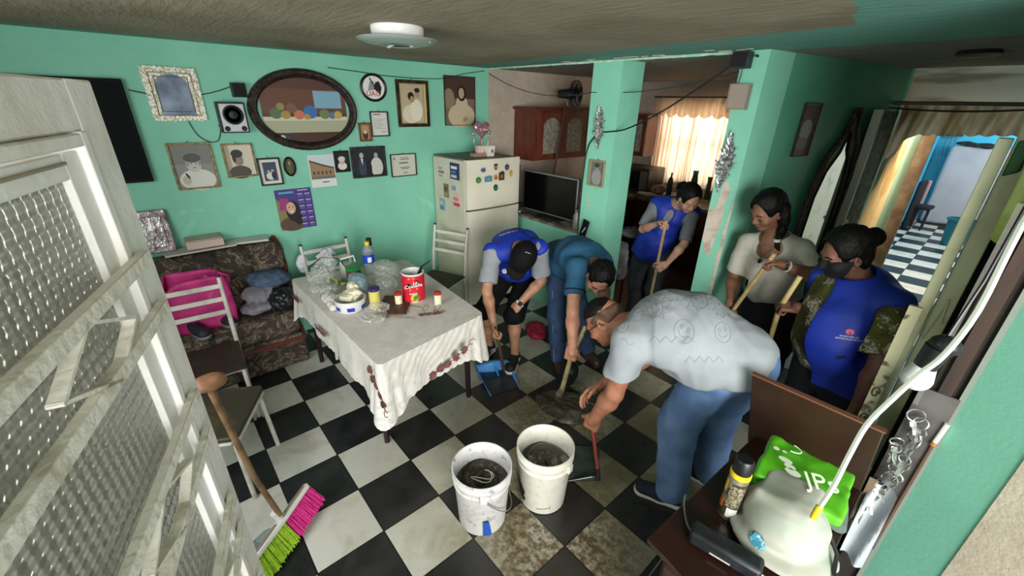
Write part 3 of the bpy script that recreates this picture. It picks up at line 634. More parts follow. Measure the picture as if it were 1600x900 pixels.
# television, speakers
t = thing('wall_television', 'large black flat television on the green wall behind the open door', 'television', (XW, -1.25, 1.48))
MB().bx(XW+.01, XW+.05, -1.85, -.76, 1.485, 2.122, M('black_tv_shell', '0B0B0D', .6, spec=.2)).build('housing', t, bevel=.006)
MB().bx(XW+.05, XW+.053, -1.835, -.775, 1.505, 2.107, M('black_tv_screen', '040507', .55, spec=.12)).build('screen', t)
SPK = M('dark_speaker_shell', '26282B', .5); 
t = thing('wall_speaker', 'silver fronted wall speaker with round cone and two small ports', 'speaker', (XW, -.205, 1.79))
MB().bx(XW, XW+.10, -.292, -.118, 1.792, 1.999, SPK).build('cabinet', t, bevel=.006)
MB().bx(XW+.10, XW+.108, -.283, -.127, 1.80, 1.99, M('silver_baffle', 'B4B6B8', .35, metal=.3)).build('baffle', t, bevel=.006)
RX = Matrix.Rotation(math.pi/2, 3, 'Y')
MB().lathe([(.066, 0), (.066, .006), (.058, .008), (.05, .0), (.03, -.0), (.026, .01), (.001, .014)], (XW+.108, -.205, 1.915), M('black_cone', '1B1C1E', .5), 28, RX).build('cone', t)
for yy in (-.258, -.152): MB().lathe([(.018, 0), (.017, .004), (.001, .002)], (XW+.108, yy, 1.822), M('port_black', '0C0C0D', .6), 16, RX).build('port', t)
t = thing('satellite_speaker', 'small black cube speaker above the silver wall speaker', 'speaker', (XW, -.125, 2.03)); MB().bx(XW, XW+.07, -.168, -.078, 2.032, 2.128, SPK).build('cabinet', t, bevel=.004); MB().bx(XW+.07, XW+.074, -.162, -.084, 2.038, 2.122, M('grille_black', '141416', .8, bump=(200, .6))).build('grille', t)
t = thing('satellite_speaker', 'small dark cube speaker on top of the peeling pillar', 'speaker', (.55, YD, 2.27)); MB().bx(.50, .60, YD-.08, YD, 2.27, 2.362, SPK).build('cabinet', t, bevel=.004); MB().bx(.506, .594, YD-.084, YD-.08, 2.278, 2.356, MATS['grille_black']).build('grille', t)
top(MB().bx(.515, .635, YD-.055, YD, 2.035, 2.185, M('beige_box_plastic', '8C8074', .5)).bx(.525, .63, YD-.058, YD-.055, 2.045, 2.18, M('beige_box_lid', '96897C', .5)).build('junction_box', bevel=.006), 'beige plastic junction box below the speaker on the pillar', 'box')
# ceiling lamp
LX, LY = -.37, .33
t = thing('ceiling_lamp', 'white round ceiling lamp with a thin glass dish below', 'lamp', (LX, LY, 2.26))
MB().lathe([(0, 2.37), (.128, 2.37), (.130, 2.362), (.126, 2.332), (.118, 2.322), (0, 2.322)], (LX, LY, 0), M('white_lamp_metal', 'E6E4E2', .3), 36).build('base', t)
MB().lathe([(.06, 2.287), (.115, 2.292), (.165, 2.302), (.20, 2.315)], (LX, LY, 0), M('frosted_green_glass', 'B9C7BE', .25, trans=.55, ior=1.3), 36).build('glass_dish', t, solid=.003)
for a in (.6, 3.4): MB().cyl((LX+.02*math.cos(a), LY+.02*math.sin(a), 2.31), (LX+.075*math.cos(a), LY+.075*math.sin(a), 2.305), .012, .024, M('bulb_white', 'E8E6E4', .3), 14).build('bulb', t)
MB().tube([(LX+.10, LY+.06, 2.325), (LX+.16, LY+.09, 2.30)], .002, M('thin_wire', 'B9B7B0', .4)).build('clip', t)
top(MB().lathe([(0, 2.37), (.09, 2.37), (.10, 2.35), (.07, 2.335), (0, 2.335)], (1.53, 2.92, 0), M('dark_fixture', '22231F', .5), 24).build('ceiling_lamp'), 'dark low round lamp holder on the hall ceiling', 'lamp')
# wires
WIRE = M('dark_cable', '26302C', .6); 
def sag(a, b, s, n=14): a, b = Vector(a), Vector(b); return [a.lerp(b, i/n)-Vector((0, 0, s*4*(i/n)*(1-i/n))) for i in range(n+1)]
def smooth_path(pts, k=4):
    p = [Vector(q) for q in pts]; out = []
    if len(p) > 14: return p
    for i in range(len(p)-1):
        a, b, c, d = p[max(i-1, 0)], p[i], p[i+1], p[min(i+2, len(p)-1)]
        for j in range(k):
            t = j/k; out.append(.5*((2*b)+(c-a)*t+(2*a-5*b+4*c-d)*t*t+(3*b-a-3*c+d)*t**3))
    return out+[p[-1]]
def wire(label, pts, r=.0035, mat=WIRE, name='cable'):
    pts = smooth_path(pts); return top(MB().tube(pts, r, mat, 6).build(name), label, 'cable')
wire('thin green cable from the television to the black cube speaker', sag((XW+.012, -.74, 2.06), (XW+.012, -.17, 2.10), .05))
wire('thin cable looping below the silver speaker', [(XW+.01, -.47, 1.87), (XW+.01, -.44, 1.78), (XW+.01, -.38, 1.73), (XW+.01, -.32, 1.74), (XW+.01, -.29, 1.82), (XW+.01, -.30, 1.84)], .003)
wire('thin cable along the top of the picture wall', [(XW+.012, .55, 2.27), (XW+.012, .8, 2.255), (XW+.012, 1.1, 2.235), (XW+.012, 1.6, 2.24), (XW+.012, 1.9, 2.30), (XW+.03, 2.15, 2.34)], .0035)
wire('long thin cable sagging across the bare kitchen wall', sag((XW+.04, 2.2, 2.32), (-.64, YD+.02, 2.14), .10, 16), .0035)
wire('thick black cable running down from the kitchen side to the middle pillar', [(.50, YD-.02, 2.30), (.25, YD-.03, 2.13), (0, YD-.03, 1.98), (-.25, YD-.02, 1.87), (-.42, YD-.012, 1.84), (-.52, YD-.012, 1.82), (-.62, YD-.012, 1.70), (-.645, YD-.012, 1.45), (-.655, YD-.012, 1.1)], .006, M('black_cable', '161616', .5))
wire('grey cable crossing the middle pillar above the silver ornament', sag((-.66, YD-.01, 2.14), (.48, YD+.2, 2.28), .05), .0035)
wire('dark cable drooping along the hall wall to the folding door', sag((.62, YD-.02, 2.34), (1.04, 3.97, 2.125), .03), .007)
wire('dark wire strung above the corridor curtain', sag((1.0, 3.95, 2.085), (2.1, 3.95, 2.12), .04), .008)
wire('short wire joining speaker and junction box on the pillar', [(.56, YD-.03, 2.27), (.555, YD-.02, 2.22), (.545, YD-.02, 2.17)], .003)
# silver leaf ornaments on the pillars
def ornament(label, cx, cz, h, w, lean, seed):
    t = thing('silver_leaf_ornament', label, 'ornament', (cx, YD, cz-h/2), None); m = MB(); S = M('tarnished_silver', 'C2C4C2', .3, metal=.5, n=(60, '6E706E', .45, .55)); r_ = random.Random(seed)
    n = 46
    for i in range(n):
        u = i/(n-1); z = -h/2+h*u; ww = w*math.sin(math.pi*min(1, u*1.05+.02))**.8*(.55+.45*r_.random())
        for sd in (-1, 1):
            x0 = cx+lean*z; a = Vector((x0, YD-.012-.012*r_.random(), cz+z)); b = Vector((x0+sd*ww*(.6+.4*r_.random()), YD-.02-.012*r_.random(), cz+z+.035*(.5+r_.random())))
            d = (b-a); e = d.normalized(); g = Vector((0, 1, 0)); s_ = e.cross(g).normalized(); L_ = d.length
            m.add([a, a.lerp(b, .45)+s_*L_*.22+Vector((0, -.006, 0)), b, a.lerp(b, .45)-s_*L_*.22+Vector((0, -.002, 0)), a+Vector((0, .008, 0))], [(0, 1, 2), (0, 2, 3), (0, 4, 1), (0, 3, 4), (1, 4, 2), (2, 4, 3)], S)
    m.tube([(cx+lean*z_, YD-.012, cz+z_) for z_ in np.linspace(-h/2-.02, h/2+.03, 8)], .006, S, 6)
    m.build('leaf_relief', t, smooth=False); return t
ornament('silver leaf wall ornament on the peeling pillar near the hall', .580, 1.695, .35, .082, .03, 1)
ornament('silver leaf wall ornament on the middle pillar above the grey photo', -.515, 1.86, .31, .080, -.04, 2)
# hall mirror, picture, folding door, curtain header
hd_ = Vector((hx1-hx0, hy1-hy0, 0)).normalized(); hn = Vector((hd_.y, -hd_.x, 0))
def H3(a, b, d): p_ = Vector((hx0, hy0, b))+hd_*a+hn*d; return tuple(p_)
def d_hall(E, R, G): R(.05, .03, .95, .97, c_('5E4A44')); E(.5, .5, .2, .2, c_('8E8C7C')); E(.45, .25, .2, .12, c_('6E6A60'))
pic_frame('canvas_photograph', 'narrow brown print hanging on the shaded hall wall', .52, .72, 1.735, 2.09, .006, DARKW, d_hall, hook=False, map3=H3)
t = thing('wall_mirror', 'tall dark carved mirror with pointed top leaning on the hall wall', 'mirror', H3(1.15, .75, 0))
mo = [(.92, .62), (1.42, .62), (1.45, 1.2), (1.44, 1.55), (1.38, 1.80), (1.30, 1.90), (1.26, 2.06), (1.20, 2.06), (1.14, 1.88), (.98, 1.70), (.90, 1.45), (.89, 1.1)]
cxm, czm = 1.18, 1.25
f = MB(); outl = [H3(a, b, .03) for a, b in mo]; inn = [H3(cxm+(a-cxm)*.74, czm+(b-czm)*.80, .03) for a, b in mo]; k = len(mo)
f.add(outl+inn+[H3(a, b, 0) for a, b in mo], [(i, (i+1) % k, k+(i+1) % k, k+i) for i in range(k)]+[(i, 2*k+i, 2*k+(i+1) % k, (i+1) % k) for i in range(k)], WOODF)
f.tube(outl, .018, WOODF, 8, closed=True); f.tube(inn, .010, WOODF, 8, closed=True); f.build('frame', t)
MB().poly([H3(cxm+(a-cxm)*.75, czm+(b-czm)*.81, .022) for a, b in mo], M('old_mirror_glass', 'C8D2D0', .06, metal=1, n=(5, '9AA6A6', .55, .7))).build('mirror_glass', t)
t = thing('folding_door', 'collapsed grey louvred folding door at the end of the hall wall', 'door', (1.14, 3.95, 0)); FD = M('grey_vinyl_slats', '7E857C', .5, n=(20, '5C635A', .4, .6)); f = MB()
for i in range(9):
    a = .0+.027*i; x0 = 1.06+a*.12; y0 = 3.70+.055*i*.9; f.box((x0+.012*(i % 2), y0, 1.03), (.035, .050, 2.04), FD, .5*(-1)**i)
f.build('slat_bundle', t, bevel=.002); MB().bx(1.03, 1.09, 3.62, 3.67, .02, 2.06, M('cream_jamb_strip', '9A9A86', .5)).build('lead_post', t); MB().sph((1.10, 3.64, 1.18), .018, M('pull_white', 'D0CFC8', .3)).build('pull', t)
top(MB().tube([(1.02, 4.0, 2.115), (2.12, 4.0, 2.115)], .015, M('dark_pole', '4A4438', .5), 10).build('curtain_pole'), 'dark straight pole across the head of the corridor opening', 'pole')
VAL = cloth_trans('stained_valance_cloth', 'D2C6B0', .6, ((6, 6, 2), 'A89878'))
t = thing('doorway_curtain', 'pale stained curtain gathered over the pole above the corridor', 'curtain', (1.5, 4.02, 1.9))
def vf(u, v):
    x = 1.14+1.0*u; drop = .17+.05*(1-u)+.015*abs(math.sin(u*38))+(.20*math.exp(-(u/.07)**2)); y = 4.03+.025*math.sin(u*60+2*v)+.02*math.sin(u*23); return (x, y, 2.10-drop*v)
MB().grid(vf, 150, 10, VAL).build('valance', t)
MB().grid(lambda u, v: (1.16+.10*u-.03*v+.012*math.sin(u*20), 4.06+.5*v*u+.02*math.sin(u*25), 2.06-(.12+.55*(1-u)**2)*v), 30, 20, VAL).build('side_drape', t)
MB().grid(lambda u, v: (1.05+1.25*u, 4.24+.25*v+.02*math.sin(v*9+u*3), 2.56-.50*v+.012*math.sin(u*7)*v), 30, 16, cloth_trans('grey_header_cloth', 'C4C4B8', .6, ((1, 1, 9), '8E8C7E'))).build('upper_cloth', t)
top(MB().grid(lambda u, v: (1.085+.03*u+.012*math.sin(u*40), 4.30+.88*u, .15+2.3*v), 120, 8, cloth_trans('sunlit_orange_curtain', 'DCC398', .4, ((4, 4, 2), 'C09A68'))).build('patio_curtain'), 'sunlit yellow curtain at the left side of the corridor', 'curtain')
top(MB().prism([(1.10, 4.28, 1.42), (1.19, 4.28, 1.90), (1.20, 4.28, 2.12), (1.10, 4.28, 1.62)], (0, .03, 0), M('white_board', 'C9C7BC', .5)).build('slanted_board'), 'slanting white board high at the left of the corridor opening', 'board')
# back room
t = thing('covered_wardrobe', 'big furniture piece covered by a grey white sheet in the back room', 'furniture', (1.4, 10.9, 0))
MB().bx(1.10, 2.2, 10.92, 11.35, 0, .07, M('dark_plinth', '2A2422', .6)).build('plinth', t)
sd = SDF(.02); sd.rbox((1.62, 11.12, .78), (.53, .23, .73), .05).disp(folds(.012, 9, 4, (1, 1, .5))); sd.mesh('sheet', M('grey_white_sheet', 'A9A5A8', .8, n=(3, 'A09CA0', .4, .6)), t)
def lump(name, label, cat, ells, mat, h=.012, amp=.012, fsc=30, seed=1, planez=None, group=None, parent=None, smooth=1):
    s = SDF(h)
    for e in ells: s.ell(e[0], e[1], e[2] if len(e) > 2 else None, .03)
    s.disp(folds(amp*.6, fsc*.8, seed)).disp(crumple(amp*1.0, fsc*1.7, seed))
    if planez is not None: s.plane((0, 0, planez), (0, 0, -1))
    o = s.mesh(name, mat, parent, smooth)
    if label: top(o, label, cat, group)
    return o
lump('clothing_pile', 'black and green clothes heaped on the sheet in the back room', 'clothes', [((1.5, 10.95, 1.53), (.28, .14, .05)), ((1.25, 10.98, 1.55), (.15, .1, .05))], M('black_green_cloth', '1C2220', .8, n=(6, '2E7A5A', .58, .62)), .02, .02, 20, 3)
t = thing('tall_bucket', 'dark teal plastic tub standing on the back room floor', 'tub', (1.68, 9.3, 0)); MB().lathe([(0, .01), (.14, .01), (.17, .44), (.185, .45), (.165, .44), (.135, .03), (0, .03)], (1.70, 9.3, 0), M('teal_plastic', '1F5A62', .35), 28).build('shell', t); MB().lathe([(.172, .42), (.19, .425), (.19, .455), (.172, .455)], (1.70, 9.3, 0), MATS['teal_plastic'], 28).build('rim', t)
t = thing('high_back_chair', 'black and pink high backed chair against the back room wall', 'chair', (1.03, 10.3, 0)); MB().box((.98, 10.2, .45), (.07, .40, .90), M('black_chair_cloth', '121216', .8), -.1).build('backrest', t, bevel=.03); MB().box((1.04, 10.42, .45), (.06, .06, .88), M('pink_edge', 'B98C8C', .6), -.1).build('side_panel', t, bevel=.01); MB().box((1.12, 10.25, .42), (.24, .35, .07), MATS['black_chair_cloth'], -.1).build('seat', t, bevel=.02)
for a in ((1.05, 10.12), (1.2, 10.12), (1.05, 10.4), (1.2, 10.4)): MB().cyl((a[0], a[1], 0), (a[0], a[1], .4), .014, .016, MATS['black_chair_cloth'], 10).build('leg', t)
t = thing('hanging_shelf', 'small dark shelf with hanging cords high in the back room', 'shelf', (1.2, 6.55, 1.82)); MB().bx(.86, 1.16, 11.2, 11.4, 1.66, 1.69, BLK).bx(.9, 1.12, 11.22, 11.38, 1.69, 1.78, M('dark_clutter', '2A2624', .7, n=(30, '5A4A44', .5, .6))).build('board', t)
for i in range(3): MB().tube([(.98+.05*i, 11.2, 1.67), (.96+.07*i, 11.19, 1.5), (1.0+.04*i, 11.2, 1.28)], .006, M('cord_mauve', '7A5A6A', .7), 5).build('cord', t)
# ---------------------------------------------------------------- fridge
FRW = M('cream_fridge_enamel', 'D9D3C0', .35, n=(3, 'CFC8B2', .45, .7)); FRS = M('cream_fridge_side', 'D2CBB6', .45, n=(3, 'C2B99F', .45, .75))
t = thing('refrigerator', 'tall cream two door refrigerator with magnets and stickers', 'refrigerator', (-1.73, 1.79, 0))
FX0, FX1, FY0, FY1 = -2.02, -1.47, 1.47, 2.12
MB().bx(FX0, FX1, FY0, FY1, .04, 1.535, FRS).build('cabinet', t, bevel=.01)
MB().bx(FX0+.01, FX1+.02, FY0+.01, FY1-.01, 1.536, 1.548, M('grey_fridge_top', '7B7A70', .6, n=(9, '5E5C52', .4, .6))).build('top_panel', t)
def fdoor(z0, z1, nm):
    m = MB(); n = 14
    def fn(u, v):
        y = FY0-.004+(FY1-FY0+.008)*u; x = FX1+.055+.022*math.sin(math.pi*u)**.6; return (x, y, z0+(z1-z0)*v)
    m.grid(fn, n+1, 6, FRW)
    m.grid(lambda u, v: (FX1+.005+(.05+.022*math.sin(math.pi*u)**.6)*v, FY0-.004+(FY1-FY0+.008)*u, z1), n+1, 3, FRW); m.grid(lambda u, v: (FX1+.005+(.05+.022*math.sin(math.pi*u)**.6)*v, FY0-.004+(FY1-FY0+.008)*(1-u), z0), n+1, 3, FRW)
    for y in (FY0-.004, FY1+.004): m.poly([(FX1+.005, y, z0), (FX1+.055, y, z0), (FX1+.055, y, z1), (FX1+.005, y, z1)][::(1 if y < 1.6 else -1)], FRW)
    return m.build(nm, t, angle=30)
fdoor(.06, 1.068, 'door'); fdoor(1.085, 1.548, 'freezer_door')
MB().box((FX1+.078, 1.83, 1.10), (.014, .26, .012), FRW).box((FX1+.078, 1.83, 1.054), (.014, .26, .012), FRW).build('handle', t, bevel=.004)
MB().bx(FX1, FX1+.05, FY0+.01, FY1-.01, 1.068, 1.085, M('fridge_gap', '4A463C', .8)).build('seal', t)
rr = random.Random(2)
mg = [('oval', 1.64, 1.455, .030, .022, '5A6E96', '7A2E2A', 'small oval blue and red magnet, highest on the left of the freezer door'), ('oval', 1.935, 1.46, .026, .03, '2E3E68', '8C4A3A', 'round navy magnet high on the right of the freezer door'), ('pot', 1.79, 1.475, .022, .028, '6A3524', '9A9A62', 'brown cup shaped magnet, highest in the middle of the freezer door'),
      ('oval', 1.585, 1.365, .03, .03, '3E7A3A', '5A9A44', 'green leaf magnet at the left of the freezer door'), ('box', 1.70, 1.37, .045, .03, '4E86A8', '8A8C5E', 'blue landscape magnet at the centre of the freezer door'), ('oval', 1.79, 1.375, .025, .028, 'C08C3A', '8A3E2A', 'small orange figure magnet at the centre of the freezer door'), ('box', 1.865, 1.385, .034, .045, '4A3426', '8A6A2E', 'brown house shaped magnet right of centre on the freezer door'),
      ('oval', 1.99, 1.395, .019, .032, 'B08F3E', 'D0B25E', 'golden oval magnet at the right edge of the freezer door'), ('oval', 1.79, 1.275, .026, .032, '1F4A3C', '3A7A5E', 'lone dark green round magnet lowest on the freezer door')]
for kd, y, z, a, b_, c1, c2, lb in mg:
    x = FX1+.058+.022*math.sin(math.pi*(y-FY0)/(FY1-FY0))**.6; m = MB(); n = 16 if kd == 'oval' else 4
    pts = [(x, y+a*math.cos(k*2*math.pi/16), z+b_*math.sin(k*2*math.pi/16)) for k in range(16)] if kd == 'oval' else ([(x, y-a, z-b_), (x, y+a, z-b_), (x, y+a, z+b_*.7), (x, y+a*.3, z+b_), (x, y-a, z+b_*.6)] if kd == 'box' else [(x, y-a*.6, z-b_), (x, y+a*.6, z-b_), (x, y+a, z+b_), (x, y-a, z+b_)])
    m.prism(pts, (.006, 0, 0), M('magnet_'+c1, c1, .4)); m.prism([(x+.006, y+a*.5*math.cos(k*1.047), z+b_*.45*math.sin(k*1.047)-b_*.2) for k in range(6)], (.002, 0, 0), M('magnet_'+c2, c2, .4)); top(m.build('fridge_magnet'), lb, 'magnet', 'magnets on the freezer door')
def sticker(x0, x1, z0, z1, cols, lb, rot=0):
    m = MB(); m.bx(x0, x1, FY0-.0035, FY0-.0005, z0, z1, M('sticker_'+cols[0], cols[0], .5)); rs = random.Random(len(lb)); n = len(cols)-1
    for i, cc_ in enumerate(cols[1:]):
        w = (x1-x0); h = z1-z0; a = z0+h*(.1+.8*i/n); m.bx(x0+w*.12, x1-w*(.12+.3*rs.random()), FY0-.005, FY0-.0035, a, a+h*.5/n, M('sticker_'+cc_, cc_, .5))
    top(m.build('sticker', smooth=False), lb, 'sticker', 'stickers on the fridge side')
sticker(-1.70, -1.54, 1.35, 1.505, ['2B3360', 'C8C8D4', '5B6CA0', 'E2E2E8'], 'navy and white rectangular sticker on the fridge side')
sticker(-1.93, -1.78, 1.33, 1.47, ['CFCCBE', '9AA0B0', 'B0626A', '9AA0B0'], 'pale scribbled paper stuck high at the back of the fridge side')
sticker(-1.67, -1.53, 1.08, 1.21, ['DCB6B4', 'B3404A', 'C9787C'], 'pink and red leaflet low on the fridge side')
sticker(-1.83, -1.74, 1.15, 1.285, ['7C6A52', 'A0906E', '5A4A38'], 'small brown photo sticker on the fridge side')
sticker(-1.92, -1.82, 1.0, 1.125, ['8CA6AE', '5E7C92', 'B8C8CC'], 'pale blue card lowest on the fridge side')
sticker(-1.69, -1.58, 1.235, 1.32, ['C8C6C0', '8C8FA8'], 'small faded white sticker under the navy one')
# heart balloon gift
t = thing('heart_balloon_gift', 'pink heart foil balloon over small white paper bags on the fridge', 'balloon', (-1.66, 1.80, 1.55))
PINK = M('rose_foil', 'C795A0', .22, metal=.55, n=(25, 'A87884', .4, .6))
def heart(u, v):
    a = u*2*math.pi; s_ = math.sin(v*math.pi); x = 16*math.sin(a)**3; y = 13*math.cos(a)-5*math.cos(2*a)-2*math.cos(3*a)-math.cos(4*a); k = .0058*s_**.7
    return (-1.62+.028*math.cos(v*math.pi)*.9, 1.80+x*k, 1.79+(y+2)*k)
MB().grid(heart, 48, 12, PINK, closed_u=True).build('balloon', t)
letters('lettering', 'Te Amo', .032, (-1.588, 1.80, 1.80), (0, 1, 0), (0, 0, 1), M('balloon_letter', 'E9D8DC', .3), t)
MB().tube([(-1.63, 1.80, 1.71), (-1.63, 1.80, 1.66)], .014, PINK, 8).tube([(-1.63, 1.74, 1.77), (-1.63, 1.71, 1.70), (-1.63, 1.73, 1.60)], .003, PINK, 5).tube([(-1.63, 1.87, 1.77), (-1.63, 1.89, 1.70), (-1.63, 1.87, 1.60)], .003, PINK, 5).sph((-1.63, 1.705, 1.76), (.012, .016, .02), PINK).sph((-1.63, 1.90, 1.77), (.012, .016, .02), PINK).build('ribbon', t)
def bagcup(c, w, h, m_, nm='paper_bag'):
    b = MB(); x, y, z = c; b.add([(x-w*.7, y-w, z), (x+w*.7, y-w, z), (x+w*.7, y+w, z), (x-w*.7, y+w, z), (x-w*.9, y-w*1.25, z+h), (x+w*.9, y-w*1.25, z+h), (x+w*.9, y+w*1.25, z+h), (x-w*.9, y+w*1.25, z+h)], [(3, 2, 1, 0), (0, 1, 5, 4), (1, 2, 6, 5), (2, 3, 7, 6), (3, 0, 4, 7)], m_); return b.build(nm, t, smooth=False, solid=.002)
bagcup((-1.59, 1.87, 1.549), .036, .10, M('white_gift_bag', 'D8D4CA', .6)); bagcup((-1.63, 1.78, 1.549), .03, .10, M('blush_gift_bag', 'D3B8B0', .6))
MB().box((-1.62, 1.77, 1.566), (.07, .18, .034), M('brown_tray', '9C7F6A', .6)).box((-1.54, 1.87, 1.60), (.003, .03, .03), M('bag_bow', '8A6A66', .6), .5).build('tray', t)
# ---------------------------------------------------------------- kitchen
CAB = M('red_brown_varnished_wood', '6B3426', .35, n=(14, '4E2217', .35, .65), stretch=(1, 1, .2)); CABD = M('dark_red_wood', '55281C', .4); CG = M('cabinet_figured_glass', 'B8AE9C', .2, trans=.35, n=(30, '8C8878', .4, .6))
def cab_door(m, g, o, r, w, h, dep_n):
    """o lower left corner, r direction along the width, dep_n outward normal"""
    o, r, n_ = Vector(o), Vector(r), Vector(dep_n); z = Vector((0, 0, 1)); st = .055
    def P(a, b, d): return o+r*a+z*b+n_*d
    def bar(a0, a1, b0, b1, d=.02): m.prism([P(a0, b0, 0), P(a1, b0, 0), P(a1, b1, 0), P(a0, b1, 0)], n_*d, CAB)
    bar(0, st, 0, h); bar(w-st, w, 0, h); bar(st, w-st, 0, st)
    arch = [(st+(w-2*st)*i/12, h-st-.075*(1-abs(math.sin(math.pi*i/12))**.7)) for i in range(13)]
    m.prism([P(st, h, 0), *[P(a, b, 0) for a, b in arch], P(w-st, h, 0)][::-1], n_*.02, CAB)
    g.poly([P(st, st, .008)]+[P(w-st, st, .008)]+[P(a, b, .008) for a, b in arch[::-1]], CG)
t = thing('wall_cabinet', 'reddish wooden kitchen wall cabinet with two arched glass doors beside the bare wall', 'cabinet', (-1.9, 3.1, 1.45))
MB().bx(-2.05, -1.72, 2.60, 3.95, 1.44, 1.98, CAB).bx(-2.05, -1.68, 2.57, 3.98, 1.98, 2.01, CABD).build('carcass', t)
for i, y in enumerate((2.68, 3.08, 3.52)):
    m, g = MB(), MB(); cab_door(m, g, (-1.72, y, 1.455), (0, 1, 0), .39, .50, (1, 0, 0)); d_ = m.build('door', t, smooth=False); g.build('glass', d_, smooth=False)
    MB().tube([(-1.69, y+.35, 1.66), (-1.665, y+.35, 1.67), (-1.665, y+.35, 1.74), (-1.69, y+.35, 1.75)], .005, M('dark_pull', '2E2620', .4)).build('handle', d_)
t = thing('wall_cabinet', 'narrow wooden glass door cabinet between the middle pillar and the curtain', 'cabinet', (-1.75, 4.9, 1.4))
MB().bx(-2.05, -1.62, 4.72, 5.04, 1.38, 1.94, CAB).build('carcass', t)
for x in (-2.04, -1.83):
    m, g = MB(), MB(); cab_door(m, g, (x, 4.72, 1.39), (1, 0, 0), .205, .54, (0, -1, 0)); d_ = m.build('door', t, smooth=False); g.build('glass', d_, smooth=False)
t = thing('kitchen_counter', 'dark brown kitchen counter with grey worktop under the window', 'counter', (-1.0, 4.6, 0))
MB().bx(-1.95, .37, 4.35, 5.03, .0, .86, CABD).bx(-2.03, -1.45, 2.62, 5.03, 0, .86, CABD).build('carcass', t)
MB().bx(-2.0, .37, 4.30, 5.04, .86, .90, M('grey_worktop', '8A8076', .5, n=(9, '5E564E', .4, .6))).bx(-2.05, -1.40, 2.60, 4.3, .86, .90, MATS['grey_worktop']).build('worktop', t)
for x in (-1.35, -.9, -.45, -.06): MB().bx(x, x+.42, 4.335, 4.35, .08, .82, CAB).build('door', t, bevel=.004)
t = thing('microwave_oven', 'dark microwave oven on the counter corner by the window', 'oven', (-1.62, 4.75, .90)); MB().bx(-1.90, -1.38, 4.55, 4.98, .90, 1.24, M('microwave_shell', '34322E', .4)).build('housing', t, bevel=.012); MB().bx(-1.86, -1.52, 4.54, 4.55, .94, 1.20, M('microwave_glass', '15161A', .15)).build('door', t); MB().bx(-1.51, -1.40, 4.542, 4.55, .94, 1.20, M('key_panel', '6A6862', .5)).build('control_panel', t)
def bottle(label, c, r, h, body, capm, neck=.35, name='bottle', cat='bottle', group=None, trans=0):
    x, y, z = c; t = thing(name, label, cat, c, group)
    MB().lathe([(0, 0), (r, 0), (r, h*.62), (r*.85, h*.72), (r*neck, h*.84), (r*neck, h*.9)], c, body, 18).build('body', t)
    MB().lathe([(r*neck*1.15, h*.88), (r*neck*1.15, h), (0, h)], c, capm, 14).build('cap', t); return t
GT = M('teal_bottle', '1E6A70', .3); 
bottle('teal topped bottle standing in front of the kitchen curtain', (-.88, 4.9, .90), .045, .36, M('dark_teal_body', '27494E', .3), M('turquoise_cap', '2AA0B4', .4), .7)
bottle('dark green bottle beside the teal one at the window', (-.68, 4.92, .90), .03, .30, M('olive_bottle', '4C4A1E', .3), M('olive_cap', '6A6426', .4), .9)
bottle('slim dark green bottle at the left of the window counter', (-1.12, 4.7, .90), .035, .32, M('bottle_green', '1F3F34', .25), M('bottle_green_cap', '16302A', .4), .3)
lump('cloth_heap', 'pinkish cloth heap on the counter below the curtain', 'cloth', [((-1.33, 4.75, .95), (.12, .10, .07)), ((-1.24, 4.72, .98), (.07, .07, .07))], M('pinkish_rag', 'A88A80', .8, n=(14, '8C4048', .55, .65)), seed=2)
lump('dish_heap', 'heap of dishes and cloths on the side counter behind the monitor', 'dishes', [((-1.7, 2.95, .96), (.2, .25, .10)), ((-1.62, 3.5, .98), (.22, .3, .12)), ((-1.75, 4.0, 1.0), (.2, .2, .14))], M('mixed_grey_clutter', '55504A', .6, n=(18, '8C867A', .5, .62)), .02, .03, 18, 6)
lump('paper_heap', 'white papers on the counter near the middle pillar', 'papers', [((-1.30, 4.42, .93), (.14, .06, .03)), ((-1.0, 4.40, .92), (.12, .06, .025))], M('white_counter_paper', 'B9B4AA', .7), seed=8)
# monitor on the parapet
t = thing('monitor', 'black flat screen with silver rim standing on the parapet', 'monitor', (-1.17, 2.35, .925)); 
MB().bx(-1.57, -.80, 2.34, 2.385, .965, 1.385, M('silver_bezel', '8E8F90', .35, metal=.5)).build('bezel', t, bevel=.004); MB().bx(-1.555, -.815, 2.333, 2.341, .98, 1.372, M('screen_black', '050607', .2, spec=.3)).build('screen', t); MB().box((-1.17, 2.39, .935), (.34, .16, .02), BLK).bx(-1.22, -1.12, 2.37, 2.40, .93, 1.1, BLK).build('stand', t, bevel=.004)
t = thing('computer_tower', 'dark grey computer box between fridge and monitor', 'computer', (-1.80, 2.38, .925)); MB().bx(-1.99, -1.70, 2.27, 2.40, .925, 1.42, M('dark_grey_case', '2A2B2C', .5)).build('case', t, bevel=.006); MB().bx(-1.97, -1.72, 2.266, 2.27, .95, 1.40, M('case_front', '17181A', .4)).build('front_panel', t)
t = thing('glass_jar', 'cloudy glass jar on the parapet next to the middle pillar', 'jar', (-.735, 2.28, .925)); MB().lathe([(0, 0), (.035, 0), (.035, .13), (.022, .155), (.022, .18)], (-.735, 2.28, .925), M('cloudy_glass', '8A8C80', .3, trans=.4), 18).build('body', t); MB().lathe([(.025, .17), (.025, .195), (0, .195)], (-.735, 2.28, .925), M('jar_lid', '5E5A50', .5), 16).build('lid', t)
